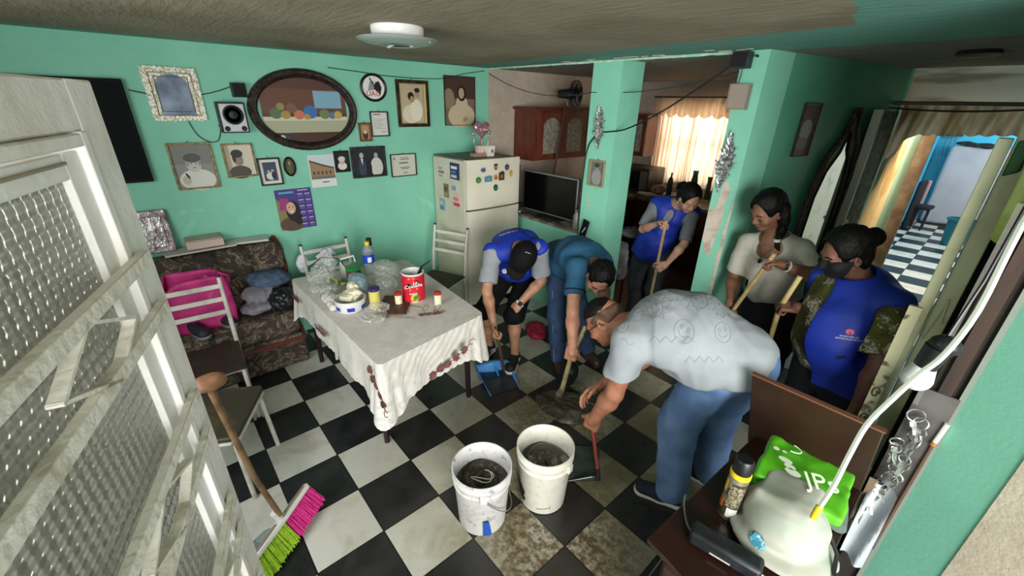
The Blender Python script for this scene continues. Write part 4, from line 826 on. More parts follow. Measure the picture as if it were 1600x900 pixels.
t = thing('mobile_phone', 'black phone leaning on the middle pillar above the parapet', 'phone', (-.56, 2.19, .88)); Rp = Matrix.Rotation(.25, 3, 'Y'); MB().box((-.555, 2.185, .975), (.075, .012, .19), M('phone_black', '0E0F11', .3), Rp).build('body', t, bevel=.008); MB().box((-.553, 2.178, .97), (.008, .003, .07), M('phone_glint', 'C9CCCE', .3), Matrix.Rotation(.6, 3, 'Y')).build('marking_or_glint', t)  # the thin pale bar is a glint painted on the phone
struct(MB().bx(-.65, -.5, YD-.065, YD, .85, .885, GREEN_P).build('trim_ledge_corner', bevel=.006))
rr = random.Random(9)
for i, lb in enumerate(('tangled black cable on the parapet in front of the monitor', 'white cable end lying on the parapet by the fridge')):
    pts = [(-1.62+.30*i+.12*rr.random()+.03*k, 2.24+.05*rr.random(), .935+.012*rr.random()) for k in range(22 if i == 0 else 7)]
    if i: pts = [(-1.66+.02*k, 2.25+.012*math.sin(k*2), .935+.01*(k % 2)) for k in range(8)]
    wire(lb, pts, .005, MATS['black_cable'] if i == 0 else M('white_cable', 'C9C8C2', .4))
for i, (x, lb) in enumerate(((-1.61, 'small shiny metal ball nearest the fridge on the parapet'), (-1.53, 'small chrome bottle top on the parapet beside the monitor corner'))): top(MB().lathe([(0, 0), (.014, 0), (.018, .012), (.012, .028), (.006, .04), (0, .042)], (x, 2.25, .926), M('chrome_bit', 'C4C6C8', .15, metal=1), 16).build('metal_knob'), lb, 'knob')
# fan on pole
FANP = [(-1.58, 2.75, .98), (-1.57, 2.84, 1.50), (-1.60, 2.96, 2.06)]; t = thing('pedestal_fan', 'black pedestal fan seen side on in front of the wooden wall cabinet', 'fan', (-1.58, 2.75, .9)); FB = M('fan_black', '15161A', .45)
MB().tube([FANP[0], FANP[1], FANP[2]], .012, M('fan_pole', '4A2A20', .5)).build('pole', t)
fc = Vector((-1.52, 3.03, 2.15)); fdn = Vector((.9, .42, .0)).normalized(); fs_ = fdn.cross(Vector((0, 0, 1))).normalized(); FRm = Matrix((fs_, Vector((0, 0, 1)), fdn)).transposed()
g = MB()
for r_, d_ in ((.135, 0), (.125, .035), (.125, -.035), (.085, .05), (.085, -.05), (.045, .055), (.045, -.055)): g.tube([fc+fdn*d_+FRm@Vector((r_*math.cos(k*.2618), r_*math.sin(k*.2618), 0)) for k in range(24)], .003, FB, 5, closed=True)
for k in range(36):
    a = k*.17453; e = Vector((math.cos(a), math.sin(a), 0))
    for sg in (1, -1): g.tube([fc+fdn*sg*.055+FRm@(e*.02), fc+fdn*sg*.052+FRm@(e*.085), fc+fdn*sg*.035+FRm@(e*.125), fc+FRm@(e*.135)], .002, FB, 4)
g.build('cage', t)
g = MB()
for k in range(3):
    a0 = k*2.094; g.add([fc+FRm@Vector((.03*math.cos(a0), .03*math.sin(a0), -.015)), fc+FRm@Vector((.115*math.cos(a0+.1), .115*math.sin(a0+.1), -.02)), fc+FRm@Vector((.115*math.cos(a0+1.2), .115*math.sin(a0+1.2), .02)), fc+FRm@Vector((.03*math.cos(a0+1.4), .03*math.sin(a0+1.4), .015))], [(0, 1, 2, 3)], FB)
g.build('blades', t, solid=.003); MB().cyl(fc-fdn*.07, fc-fdn*.20, .055, .04, FB).cyl(fc-fdn*.02, fc-fdn*.07, .05, .055, FB).build('motor', t); MB().sph(fc-fdn*.10-Vector((0, 0, .10)), .018, M('fan_joint', 'B9B8B0', .3)).build('joint', t)
# kitchen chair with clothes
t = thing('kitchen_chair', 'black metal kitchen chair draped with grey clothes behind the middle pillar', 'chair', (-.32, 2.75, 0)); KB = M('black_chair_metal', '18181A', .4)
for (x, y, h_) in ((-.53, 2.62, .45), (-.26, 2.66, .45)): MB().tube([(x, y, 0), (x, y+.01, h_)], .012, KB).build('leg', t)
MB().tube([(-.53, 2.92, 0), (-.53, 2.93, .45), (-.53, 2.97, .88), (-.27, 2.97, .88), (-.26, 2.93, .45), (-.26, 2.92, 0)], .012, KB).build('back_frame', t); MB().box((-.395, 2.78, .455), (.30, .34, .035), M('dark_seat_vinyl', '2C2A2A', .5)).build('seat', t, bevel=.01)
lump('draped_clothes', 'grey clothes hanging over the kitchen chair', 'clothes', [((-.41, 2.62, .66), (.12, .04, .18)), ((-.42, 2.80, .86), (.12, .13, .05)), ((-.38, 2.60, .55), (.09, .035, .14))], M('grey_draped_cloth', '5A5658', .85, n=(8, '77777A', .5, .65)), .01, .015, 24, 4)
# ---------------------------------------------------------------- dining table
LEGM = M('dark_table_leg', '241418', .3); 
t = thing('dining_table', 'rectangular dining table with dark legs under the lace cloth', 'table', (-.78, .30, 0))
tc = [Vector((-.03, -.105, 0)), Vector((-.155, .675, 0)), Vector((-1.40, .76, 0)), Vector((-1.53, -.13, 0))]   # corners of the top
MB().prism([(p_.x*.985-.012, p_.y*.985+.005, .705) for p_ in tc], (0, 0, .025), LEGM).build('tabletop', t, bevel=.004)
MB().prism([(p_.x*.92-.06, p_.y*.80+.06, .64) for p_ in tc], (0, 0, .065), LEGM).build('apron', t)
for x, y, h_ in ((-.235, -.04, .70), (-.27, .635, .70), (-1.43, -.06, .70), (-1.34, .66, .70)): MB().cyl((x, y, 0), (x+.02*(1 if x > -.7 else -1)*-1, y, h_), .018, .024, LEGM, 14).build('leg', t)
def lace_mat():
    m, N, L, b = node_mat('white_lace_cloth'); P, x, y, z = pos(N, L); k = 2*math.pi/.020
    a = mathn(N, L, 'SINE', mathn(N, L, 'MULTIPLY', mathn(N, L, 'ADD', mathn(N, L, 'ADD', x, y), z), k)); c = mathn(N, L, 'SINE', mathn(N, L, 'MULTIPLY', mathn(N, L, 'SUBTRACT', mathn(N, L, 'SUBTRACT', x, y), mathn(N, L, 'MULTIPLY', z, .6)), k))
    net = mathn(N, L, 'GREATER_THAN', mathn(N, L, 'MULTIPLY', a, c), .25)
    n1 = noise(N, L, P, 9, 5, .6, 1.5); motif = mathn(N, L, 'LESS_THAN', mathn(N, L, 'ABSOLUTE', mathn(N, L, 'SUBTRACT', n1, .5)), .035)
    side = mathn(N, L, 'LESS_THAN', z, .56); net = mathn(N, L, 'MULTIPLY', net, mathn(N, L, 'SUBTRACT', 1, mathn(N, L, 'MULTIPLY', side, motif)))
    base = mixc(N, L, ramp(N, L, n1, .4, .65), 'DAD6CE', 'CCC7BC'); c2 = mixc(N, L, mathn(N, L, 'MULTIPLY', net, .42), base, '8C867A'); L.new(c2, b.inputs['Base Color']); b.inputs['Roughness'].default_value = .85
    bumpn(N, L, b, mathn(N, L, 'SUBTRACT', 1, net), .5, .002); return m
LACE = lace_mat()
tt = thing('tablecloth', 'white lace tablecloth with scalloped hem and brown flowers', 'tablecloth', (-.78, .30, .30))
per = []; nC = 10; 
for i in range(4):
    a, b_, p_ = tc[i], tc[(i+1) % 4], tc[i-1]; d1 = (a-p_).normalized(); d2 = (b_-a).normalized(); r_ = .03
    for k in range(nC):
        w = k/(nC-1); q = a-d1*r_*(1-w)**2+d2*r_*w**2; nn = (Vector((d1.y, -d1.x, 0))*(1-w)+Vector((d2.y, -d2.x, 0))*w).normalized(); per.append((q, nn, 1-abs(w-.5)*.5))
    L_ = (b_-a).length; n_ = int(L_/.012)
    for k in range(1, n_): 
        w = k/n_; e_ = min(w, 1-w)*L_; per.append((a+d1*0+d2*(r_+(L_-2*r_)*w), Vector((d2.y, -d2.x, 0)), math.exp(-(e_/.10)**2)*.75))
n_ = len(per); m = MB(); rows = 16; vs = []; arc = 0; accs = []
for i in range(n_): accs.append(arc); arc += (per[(i+1) % n_][0]-per[i][0]).length
for j in range(rows+1):
    v = j/rows
    for i, (q, nn, cr) in enumerate(per):
        s_ = accs[i]; drop = .255+.115*cr+.02*math.sin(s_*3.1+1)+.010*abs(math.sin(s_*math.pi/.055)); out_ = .012+.015*v+(.008*math.sin(s_*13)+.004*math.sin(s_*31+1))*v+(.040*v**1.2+.016*v*math.sin(s_*70))*cr
        if s_ > 3.2: drop -= .0
        rnd_ = min(1, v*9); vs.append((q.x+nn.x*out_, q.y+nn.y*out_, .742-drop*v-(0 if v > 0 else 0)))
fs = [(j*n_+i, j*n_+(i+1) % n_, (j+1)*n_+(i+1) % n_, (j+1)*n_+i) for j in range(rows) for i in range(n_)]
fs = [f_[::-1] for f_ in fs]
m.add(vs, fs, LACE); ctr = len(vs)
tv = vs[:n_]; m.add([(x, y, .7425) for x, y, z in tv], [tuple(range(n_))], LACE)
m.build('cloth', tt, angle=60)
BRN = M('brown_flower_applique', '5A3634', .7, n=(30, '744A46', .4, .6))
def sprig(o, r, u, nrm_, seed, s=1.0):
    o, r, u, nrm_ = Vector(o), Vector(r).normalized(), Vector(u).normalized(), Vector(nrm_).normalized(); m = MB(); r_ = random.Random(seed)
    spine = [(-.075, -.02), (-.04, -.005), (-.01, .0), (.03, .012), (.065, .028), (.09, .045)]
    m.tube([o+r*a*s+u*b*s+nrm_*.006 for a, b in spine], .003, BRN, 5)
    for a, b in spine[:-1]:
        for _ in range(6):
            ang = r_.uniform(0, 6.28); l = .021*s; c = o+r*(a*s+.012*math.cos(ang))+u*(b*s+.012*math.sin(ang)); m.poly([c+r*(l*.8*math.cos(k*1.257+ang))*(1 if k % 2 else .6)+u*(l*.6*math.sin(k*1.257+ang))+nrm_*(.006+.001*r_.random()) for k in range(5)], BRN)
    m.tube([o+r*(.10+.012*math.cos(k))*s+u*(.05+.012*math.sin(k))*s+nrm_*.006 for k in np.linspace(0, 5, 9)], .0025, BRN, 5); m.build('flower_sprig', tt, smooth=False)
sprig((-.045, .34, .55), (.15, .95, .18), (0, 0, 1), (1, 0, .2), 1, 1.6); sprig((-.84, -.165, .60), (1, 0, -.25), (0, 0, 1), (0, -1, .1), 2, 1.1); sprig((-1.38, -.165, .64), (1, 0, -.3), (0, 0, 1), (0, -1, .1), 3, 1.0); sprig((-.035, -.125, .60), (.25, .3, -.9), (.7, -.7, 0), (.7, -.7, .2), 5, 1.4)
sprig((-.35, .40, .744), (.6, .7, 0), (-.7, .6, 0), (0, 0, 1), 4, .8)
# things on the table
Z0 = .744
t = thing('food_can', 'large open red food can with La Costeña label and a spoon in it', 'can', (-.62, .44, Z0)); CX, CY = -.63, .435; RC, HC = .078, .215
MB().lathe([(0, .002), (RC-.004, .002), (RC, .008), (RC, HC-.008), (RC+.003, HC-.004), (RC, HC), (RC-.004, HC), (RC-.005, HC-.004), (RC-.006, .05), (0, .05)], (CX, CY, Z0), M('tin_white_lining', 'D3D4D2', .3), 36).build('shell', t)
def canpt(a, z, d=.0012): return (CX+(RC+d)*math.cos(a), CY+(RC+d)*math.sin(a), Z0+z)
ca = math.atan2(-.8032-CY, 1.8135-CX)
def band(a0, a1, z0, z1, mat, d, nm=None, slope=0): 
    m = MB(); m.grid(lambda u, v: canpt(ca+a0+(a1-a0)*u, z0+(z1-z0)*v+slope*(u-.5), d), 24, 2, mat); return m
band(-3.1415, 3.1415, .010, .202, M('can_red', 'C51E2E', .35), .001).build('label_sleeve', t)
def canpoly(pts, mat, d, nm): m = MB(); m.poly([canpt(ca+a, z, d) for a, z in pts], mat); return m.build(nm, t, smooth=False)
canpoly([(-.55+1.1*u, z) for u, z in ((0, .120), (.5, .128), (1, .142), (1, .165), (.75, .176), (.45, .165), (.2, .155), (0, .148))], M('can_black', '141312', .4), .004, 'logo_plate')
letters('lettering', 'La', .032, canpt(ca+.15, .160, .0065), (-math.sin(ca), math.cos(ca), .12), (0, 0, 1), M('can_white', 'ECE9E2', .4), t)
letters('lettering', 'Costeña', .036, canpt(ca-.0, .137, .0075), (-math.sin(ca), math.cos(ca), .15), (0, 0, 1), MATS['can_white'], t)
canpoly([(-.45, .180), (.1, .186), (.1, .194), (-.45, .190)], M('can_orange', 'E08A2A', .4), .003, 'banner'); canpoly([(-.35, .096), (.35, .104), (.35, .117), (-.35, .109)], MATS['can_orange'], .003, 'banner')
canpoly([(-.35, .068), (.30, .070), (.30, .086), (-.35, .084)], M('can_green', '2F6A34', .4), .003, 'banner'); letters('lettering', 'RAJAS', .020, canpt(ca-.03, .077, .0055), (-math.sin(ca), math.cos(ca), .02), (0, 0, 1), MATS['can_white'], t)
canpoly([(.05+.35*math.cos(k*.5236), .040+.032*math.sin(k*.5236)) for k in range(12)], M('pepper_yellow', 'B9B93A', .4), .003, 'pepper_picture'); canpoly([(.22+.30*math.cos(k*.5236), .045+.018*math.sin(k*.5236)) for k in range(12)], M('pepper_green', '4E7A26', .4), .005, 'pepper_picture')
top(MB().tube([(-.655, .47, .86), (-.61, .50, .985), (-.57, .55, 1.03)], [.022, .010, .006], M('black_spoon', '1B1B1D', .35), 8, flat=.35).build('spoon'), 'black plastic spoon standing in the red can', 'spoon')
def jar(label, x, y, r, h, body, lid, name='shaker_jar', cat='jar', lidh=.018):
    t = thing(name, label, cat, (x, y, Z0)); MB().lathe([(0, 0), (r*.96, 0), (r, .004), (r, h*.86), (r*.85, h*.9), (0, h*.9)], (x, y, Z0), body, 22).build('body', t); MB().lathe([(r*.9, h*.86), (r*1.02, h*.87), (r*1.02, h*.87+lidh), (r*.9, h*.87+lidh+.003), (0, h*.87+lidh+.003)], (x, y, Z0), lid, 22).build('lid', t)
CRM = M('cream_powder', 'DDD6B2', .5); RL = M('red_lid', 'A3242C', .4)
jar('small cream jar with red lid on the far side left of the can', -.62, .31, .025, .085, CRM, RL); jar('small cream jar with red lid standing on the right of the can', -.45, .52, .025, .09, CRM, RL)
jar('tall yellow jar with purple lid in the middle of the table', -.66, .16, .036, .155, M('yellow_mustard', 'C9BC62', .5), M('purple_lid', '35285E', .4), lidh=.02)
jar('glass jar of brown paste with bright green lid', -1.17, .22, .055, .13, M('brown_paste', '6A4A34', .4), M('green_lid', '1F8A3E', .4))
t = thing('soda_bottle', 'clear plastic bottle with blue label and yellow cap', 'bottle', (-1.22, .37, Z0)); BC = (-1.21, .365, Z0)
MB().lathe([(0, .004), (.035, 0), (.042, .012), (.042, .10), (.039, .11), (.042, .12), (.042, .20), (.035, .235), (.017, .265), (.015, .28)], BC, M('clear_plastic', 'D5DCDC', .12, trans=.8, ior=1.2), 26).build('body', t); MB().lathe([(.0432, .125), (.0432, .195)], BC, M('blue_label', '1F3FB0', .4), 26).build('label', t); MB().lathe([(.0175, .268), (.0175, .293), (0, .293)], BC, M('yellow_cap', 'E0C62A', .4), 18).build('cap', t); MB().box((-1.168, .355, .90), (.003, .03, .04), M('label_white', 'E6E6EA', .4), .0).build('logo_patch', t)
t = thing('black_topped_bottle', 'dark capped bottle just behind the soda bottle', 'bottle', (-1.33, .43, Z0)); MB().lathe([(0, 0), (.03, 0), (.03, .20), (.018, .23)], (-1.33, .43, Z0), MATS['clear_plastic'], 18).build('body', t); MB().lathe([(.022, .22), (.02, .28), (0, .285)], (-1.33, .43, Z0), BLK, 16).build('cap', t)
def thin_plastic(name, col, lo, hi):
    m = M(name, col, .14, spec=1.0, bump=(45, 1.0)); N, L = m.node_tree.nodes, m.node_tree.links; g_ = N.new('ShaderNodeNewGeometry'); nz = noise(N, L, g_.outputs['Position'], 38, 6, .65, 1.5)
    r_ = N.new('ShaderNodeMapRange'); r_.inputs[1].default_value = .42; r_.inputs[2].default_value = .66; r_.inputs[3].default_value = lo; r_.inputs[4].default_value = hi; L.new(nz, r_.inputs[0]); L.new(r_.outputs[0], N['Principled BSDF'].inputs['Alpha']); return m
PLB = thin_plastic('crinkled_clear_plastic', 'E2E2DE', .10, .60); 
lump('plastic_bag', 'clear plastic bag of leaves at the far left of the table', 'bag', [((-1.28, .02, .82), (.12, .11, .085)), ((-1.12, -.02, .79), (.12, .10, .06)), ((-1.33, .10, .90), (.06, .06, .07))], PLB, .009, .022, 34, 11)
lump('leafy_greens', 'green and cream vegetables inside the clear plastic bag', 'vegetables', [((-1.19, .05, .80), (.06, .05, .04)), ((-1.12, .10, .79), (.05, .04, .03))], M('leafy_green', 'A9A97A', .6, n=(20, '4E5E30', .45, .55)), .008, .02, 50, 12)
lump('plastic_bag', 'crumpled clear plastic bag behind the red can', 'bag', [((-1.02, .42, .83), (.13, .11, .085)), ((-.90, .36, .80), (.10, .09, .07))], thin_plastic('grey_clear_plastic', 'C9CDC8', .10, .55), .009, .022, 34, 13)
lump('plastic_bag', 'pale blue plastic bag in the middle of the table', 'bag', [((-.95, .17, .83), (.09, .07, .085)), ((-.88, .12, .79), (.07, .07, .05))], M('pale_blue_plastic', '8FA7AE', .4, n=(12, '76909A', .4, .6), bump=(30, .8)), .008, .016, 40, 14)
lump('plastic_bag', 'flattened clear plastic bag near the front of the table', 'bag', [((-.55, .10, .76), (.12, .10, .022)), ((-.60, .17, .775), (.08, .06, .035))], thin_plastic('whitish_clear_plastic', 'E2E0DA', .18, .65), .008, .014, 45, 15, Z0)
t = thing('food_tub', 'white food tub with blue print filled with crumpled cream paper', 'tub', (-.76, .03, Z0)); MB().lathe([(0, .002), (.088, .002), (.094, .01), (.098, .075), (.104, .078), (.104, .084), (.096, .084), (.09, .01), (0, .01)], (-.76, .03, Z0), M('white_tub', 'D9D8D4', .35), 32).build('shell', t)
m = MB()
for a0 in (-1.6, -.6, .4): m.grid(lambda u, v: (-.76+(.0955+.004*v)*math.cos(a0+.5*u), .03+(.0955+.004*v)*math.sin(a0+.5*u), Z0+.018+.028*v), 8, 3, M('tub_blue', '2436A8', .4))
m.build('print_panel', t)
lump('crumpled_paper', 'crumpled cream paper and wrappers heaped in the white tub', 'paper', [((-.76, .03, .84), (.085, .08, .05)), ((-.80, .06, .89), (.05, .05, .04)), ((-.72, .06, .87), (.05, .045, .04))], M('cream_wrapper', 'D3CDB0', .6, n=(12, 'A9A488', .45, .6)), .007, .02, 45, 16)
lump('plastic_packet', 'white and pink packet left of the white tub', 'packet', [((-.92, -.04, .78), (.08, .06, .035)), ((-.83, -.07, .77), (.06, .04, .03))], M('white_pink_packet', 'CFC9C2', .4, n=(14, 'B0606A', .6, .66)), .007, .012, 50, 17)
top(MB().lathe([(0, .0), (.02, 0), (.022, .01), (.018, .022), (0, .024)], (-1.02, -.06, Z0), M('orange_yellow', 'D6A83A', .4), 16).build('orange_piece'), 'small orange yellow fruit piece on the left of the table', 'fruit')
top(MB().box((-.62, .28, Z0+.006), (.20, .28, .010), M('brown_board', '5A3A2C', .5, n=(20, '3E2519', .4, .6)), .9).build('cutting_board', bevel=.002), 'small brown wooden board under the jars beside the can', 'board')
t = thing('reading_glasses', 'round wire reading glasses lying at the front of the can', 'glasses', (-.42, .36, Z0)); WM = M('thin_gold_wire', '5E5038', .3, metal=.6)
for c in ((-.43, .41), (-.38, .47)): MB().tube([(c[0]+.022*math.cos(k*.5236), c[1]+.022*math.sin(k*.5236), Z0+.016+.014*math.sin(k*.5236)) for k in range(12)], .0018, WM, 5, closed=True).build('lens_rim', t)
MB().tube([(-.45, .39, Z0+.02), (-.52, .34, Z0+.02), (-.56, .36, Z0+.004)], .0018, WM, 5).tube([(-.37, .49, Z0+.02), (-.44, .53, Z0+.01), (-.50, .52, Z0+.004)], .0018, WM, 5).build('temple', t)
t = thing('fork', 'small metal fork lying near the front of the table', 'fork', (-.42, .22, Z0)); MB().tube([(-.36, .29, Z0+.004), (-.43, .22, Z0+.005), (-.48, .17, Z0+.006)], .003, M('dull_steel', '6A6258', .35, metal=.8), 6).build('handle', t)
m = MB()
for o_ in (-.007, 0, .007): m.tube([(-.48+o_, .17-o_, Z0+.006), (-.515+o_, .135-o_, Z0+.008)], .0014, MATS['dull_steel'], 5)
m.build('tines', t)
t = thing('handled_container', 'white handle of a plastic container behind the green lidded jar', 'container', (-1.30, .22, Z0)); MB().lathe([(0, 0), (.05, 0), (.055, .10), (.04, .12), (0, .12)], (-1.31, .22, Z0), M('milky_plastic', 'BDBFB6', .35, trans=.2), 20).build('body', t); MB().tube([(-1.31, .18, Z0+.10), (-1.31, .18, Z0+.16), (-1.30, .28, Z0+.17), (-1.30, .29, Z0+.12)], .008, M('white_handle', 'DAD9D2', .35)).build('handle', t)
top(MB().tube([(-1.42, -.02, .76), (-1.40, -.03, .86), (-1.36, .06, .93), (-1.30, .16, .92), (-1.22, .20, .84)], .004, BLK, 6).build('wire_hoop'), 'dark wire hoop arching over the bags at the back of the table', 'wire')
# ---------------------------------------------------------------- chairs
CW = M('white_chair_enamel', 'CFCBC0', .4, n=(9, 'A9A294', .5, .72)); CSEAT = M('brown_woven_seat', '3E3025', .6, n=(60, '2A2019', .4, .6), bump=(90, .6))
def ladder_chair(label, loc, rz, seat=CSEAT, group='white ladder back chairs'):
    t = thing('dining_chair', label, 'chair', (0, 0, 0), group)
    # local: faces +x, back at x=-.2
    for s_ in (-1, 1):
        MB().tube([(-.23, s_*.19, 0), (-.20, s_*.19, .42), (-.22, s_*.19, .66), (-.27, s_*.19, .90)], [.013, .015, .014, .013], CW, 10).build('back_leg', t)
        MB().cyl((-.27, s_*.19, .90), (-.273, s_*.19, .915), .015, .012, BLK, 10).build('post_cap', t)
        MB().tube([(.19, s_*.18, .42), (.215, s_*.19, 0)], .013, CW, 10).build('front_leg', t)
        MB().cyl((.215, s_*.19, 0), (.213, s_*.19, .025), .016, .016, BLK, 10).build('foot', t)
    for z, x in ((.66, -.22), (.75, -.24), (.84, -.258)): MB().box((x, 0, z), (.014, .39, .032), CW, Matrix.Rotation(-.15, 3, 'Y')).build('back_slat', t, bevel=.003)
    MB().box((0, 0, .415), (.40, .38, .025), CW).build('seat_rail', t, bevel=.004); MB().grid(lambda u, v: (-.20+.42*u, (-.20+.40*v), .432+.012*math.sin(math.pi*u)*math.sin(math.pi*v)), 12, 12, seat).box((.01, 0, .428), (.42, .40, .012), seat).build('seat', t, bevel=.003)
    t.location = loc; t.rotation_euler = (0, 0, rz); WL[t.name] = Vector(loc); return t
def copy_tree(o, parent=None):
    c = o.copy(); COL.objects.link(c)
    if parent is not None: c.parent = parent
    for ch in list(o.children): copy_tree(ch, c)
    return c
ch = ladder_chair('white ladder back chair with brown woven seat in front of the sofa', (-1.21, -.80, 0), -.06)
for loc, rz, lb in (((-1.56, .23, 0), .0, 'white ladder back chair against the wall on the far side of the table'), ((-1.47, 1.13, 0), -1.15, 'white ladder back chair beside the refrigerator')):
    c2 = copy_tree(ch); c2.location = loc; c2.rotation_euler = (0, 0, rz); c2['label'] = lb
t = thing('side_chair', 'white metal chair with worn olive brown seat behind the broom', 'chair', (-.57, -.80, 0)); OL = M('worn_olive_seat', '39342A', .5, n=(8, '54492F', .45, .65))
Rz_ = Matrix.Rotation(-.50, 3, 'Z')
def lc(x, y, z): return Vector((-.60, -.86, 0))+Rz_@Vector((x, y, z))
st = [(-.22, -.20), (.22, -.20), (.235, -.05), (.225, .18), (.19, .205), (-.19, .205), (-.22, .19)]
MB().prism([lc(a, b, .415) for a, b in st], (0, 0, .03), OL).build('seat', t, bevel=.008); MB().tube([lc(a*.97, b*.97, .405) for a, b in st], .012, CW, 8, closed=True).build('seat_frame', t)
for x, y in ((-.16, .19), (.2, .18), (.2, -.18)): MB().tube([lc(x, y, .41), lc(x*1.1, y*1.12, 0)], .013, CW, 10).build('leg', t)
MB().tube([lc(-.18, -.19, 0), lc(-.20, -.20, .42), lc(-.24, -.20, .85)], .013, CW, 10).build('back_leg', t)
lump('plastic_bag', 'white plastic carrier bag hanging on the far chair back', 'bag', [((-1.83, .03, .74), (.03, .05, .09)), ((-1.78, .22, .80), (.03, .09, .05))], M('white_carrier_bag', 'CDD0D2', .5, n=(20, '6A7AA0', .6, .66)), .008, .015, 40, 19)
# ---------------------------------------------------------------- sofa
def floral():
    m, N, L, b = node_mat('dark_floral_upholstery'); P, x, y, z = pos(N, L); n1 = noise(N, L, P, 8, 4, .55, 2.4); n2 = noise(N, L, P, 28, 5, .6, 1.5)
    c = mixc(N, L, ramp(N, L, n1, .46, .52), '2C2420', '4A3D33'); ln = mathn(N, L, 'LESS_THAN', mathn(N, L, 'ABSOLUTE', mathn(N, L, 'SUBTRACT', n1, .56)), .018); c = mixc(N, L, ln, c, '7E705C')
    l2 = mathn(N, L, 'LESS_THAN', mathn(N, L, 'ABSOLUTE', mathn(N, L, 'SUBTRACT', n2, .5)), .014); c = mixc(N, L, mathn(N, L, 'MULTIPLY', l2, .5), c, '6E604E'); L.new(c, b.inputs['Base Color']); b.inputs['Roughness'].default_value = .9; bumpn(N, L, b, n2, .4, .004); return m
FLO = floral(); SW = M('red_brown_sofa_wood', '5A2C20', .35)
t = thing('sofa', 'old dark floral sofa with tufted back and wooden trim', 'sofa', (-1.75, -.75, 0))
s = SDF(.012); s.rbox((-1.76, -.80, .13), (.255, .68, .125), .03).rbox((-1.74, -.80, .25), (.255, .66, .04), .02, k=.01); s.disp(folds(.003, 30, 1)); s.mesh('base', FLO, t)
s = SDF(.012); s.rbox((-1.74, -.80, .38), (.26, .66, .095), .07, k=.01); s.disp(folds(.006, 16, 2)); s.mesh('seat_cushion', FLO, t)
s = SDF(.012)
for i in range(6):
    for j in range(2): s.rbox((-1.935+.03*(1-j), -.20-.222*i, .58+.24*j), (.09, .125, .135), .08, k=.02)
s.rbox((-1.98, -.78, .66), (.06, .68, .30), .05, k=.02); s.mesh('backrest', FLO, t)
MB().tube([(-1.98, -.105, .10), (-1.93, -.095, .45), (-1.90, -.095, .75), (-1.93, -.10, .91), (-2.0, -.12, .965)], .022, SW, 10).build('back_trim', t); MB().bx(-1.50, -1.475, -1.45, -.14, .235, .27, SW).tube([(-1.485, -.14, .25), (-1.60, -.13, .30), (-1.9, -.12, .34)], .018, SW, 8).build('wood_rail', t, bevel=.004)
t = thing('handbag', 'bright pink square shopping bag standing on the sofa', 'bag', (-1.72, -.72, .47)); PK = M('bright_pink_fabric', 'DE3F8C', .5, n=(5, 'B0246A', .45, .6)); PKD = M('darker_pink_inside', '8C1F5A', .7)
def bagp(u, v):
    a = u*2*math.pi; sx, sy = .13, .19; c_a, s_a = math.cos(a), math.sin(a); e = .45; X_ = math.copysign(abs(c_a)**e, c_a)*sx*(1-.15*v); Y_ = math.copysign(abs(s_a)**e, s_a)*sy*(1+.05*v); w = .012*math.sin(a*5+v*6)*v; return (-1.72+X_+w, -.72+Y_+w, .478+.36*v+.03*math.sin(a*2+1)*v)
MB().grid(bagp, 72, 14, PK, closed_u=True).build('body', t, solid=.004); MB().grid(lambda u, v: (-1.83+.22*u, -.89+.34*v, .74+.05*math.sin(u*5)*math.sin(v*4)), 16, 16, PKD).build('inner_fold', t)
MB().poly([(-1.62, -.60, .84), (-1.60, -.66, .70), (-1.62, -.72, .76), (-1.70, -.66, .86)], PK).build('corner_flap', t)
MB().poly([bagp(.02+.1*k/8, .55+.0*k) for k in (0, 2, 4)]+[bagp(.12, .25), bagp(.05, .2)], M('purple_pink_print', 'A82A86', .5)).build('printed_patch', t, smooth=False)
lump('folded_jeans', 'folded blue jeans on top of the pile on the sofa', 'trousers', [((-1.76, -.27, .735), (.12, .15, .040)), ((-1.74, -.24, .70), (.13, .16, .045))], M('washed_denim', '3E4E66', .85, n=(12, '55667E', .45, .65)), .009, .010, 26, 21)
lump('folded_clothes', 'grey folded clothes below the jeans on the sofa', 'clothes', [((-1.72, -.33, .62), (.12, .15, .07)), ((-1.62, -.38, .55), (.10, .12, .05)), ((-1.66, -.42, .525), (.12, .1, .035))], M('grey_folded_cloth', '6C6A70', .85, n=(9, '85838A', .4, .6)), .009, .014, 24, 22)
lump('plastic_bag', 'black shiny plastic bag beside the clothes on the sofa', 'bag', [((-1.60, -.21, .585), (.09, .10, .10)), ((-1.58, -.24, .545), (.08, .09, .05))], M('black_shiny_plastic', '15161A', .2, n=(14, '4A3A30', .6, .68), bump=(30, 1)), .009, .018, 32, 23)
def shoe_simple(label, c, d, mat, sole, group=None, L_=.25, name='shoe'):
    t = thing(name, label, 'shoe', c, group); c = np.array(c, float); d = unit((d[0], d[1], 0)); sd_ = np.array((-d[1], d[0], 0)); up = V(0, 0, 1)
    s = SDF(.006); s.chain([c-d*L_*.36+up*.045, c+up*.04, c+d*L_*.30+up*.032], [.036, .038, .040], .03).ell(c-d*L_*.26+up*.07, (.05, .032, .035), (d, sd_, up), .03); s.ell(c-d*L_*.24+up*.11, (.045, .022, .035), (d, sd_, up), .01, 's'); s.plane(c+up*.012, -up); s.mesh('upper', mat, t)
    s = SDF(.006); s.chain([c-d*L_*.37+up*.012, c+up*.012, c+d*L_*.32+up*.012], [.037, .037, .043], .02).plane(c+up*.024, up).plane(c, -up); s.mesh('sole', sole, t); return t
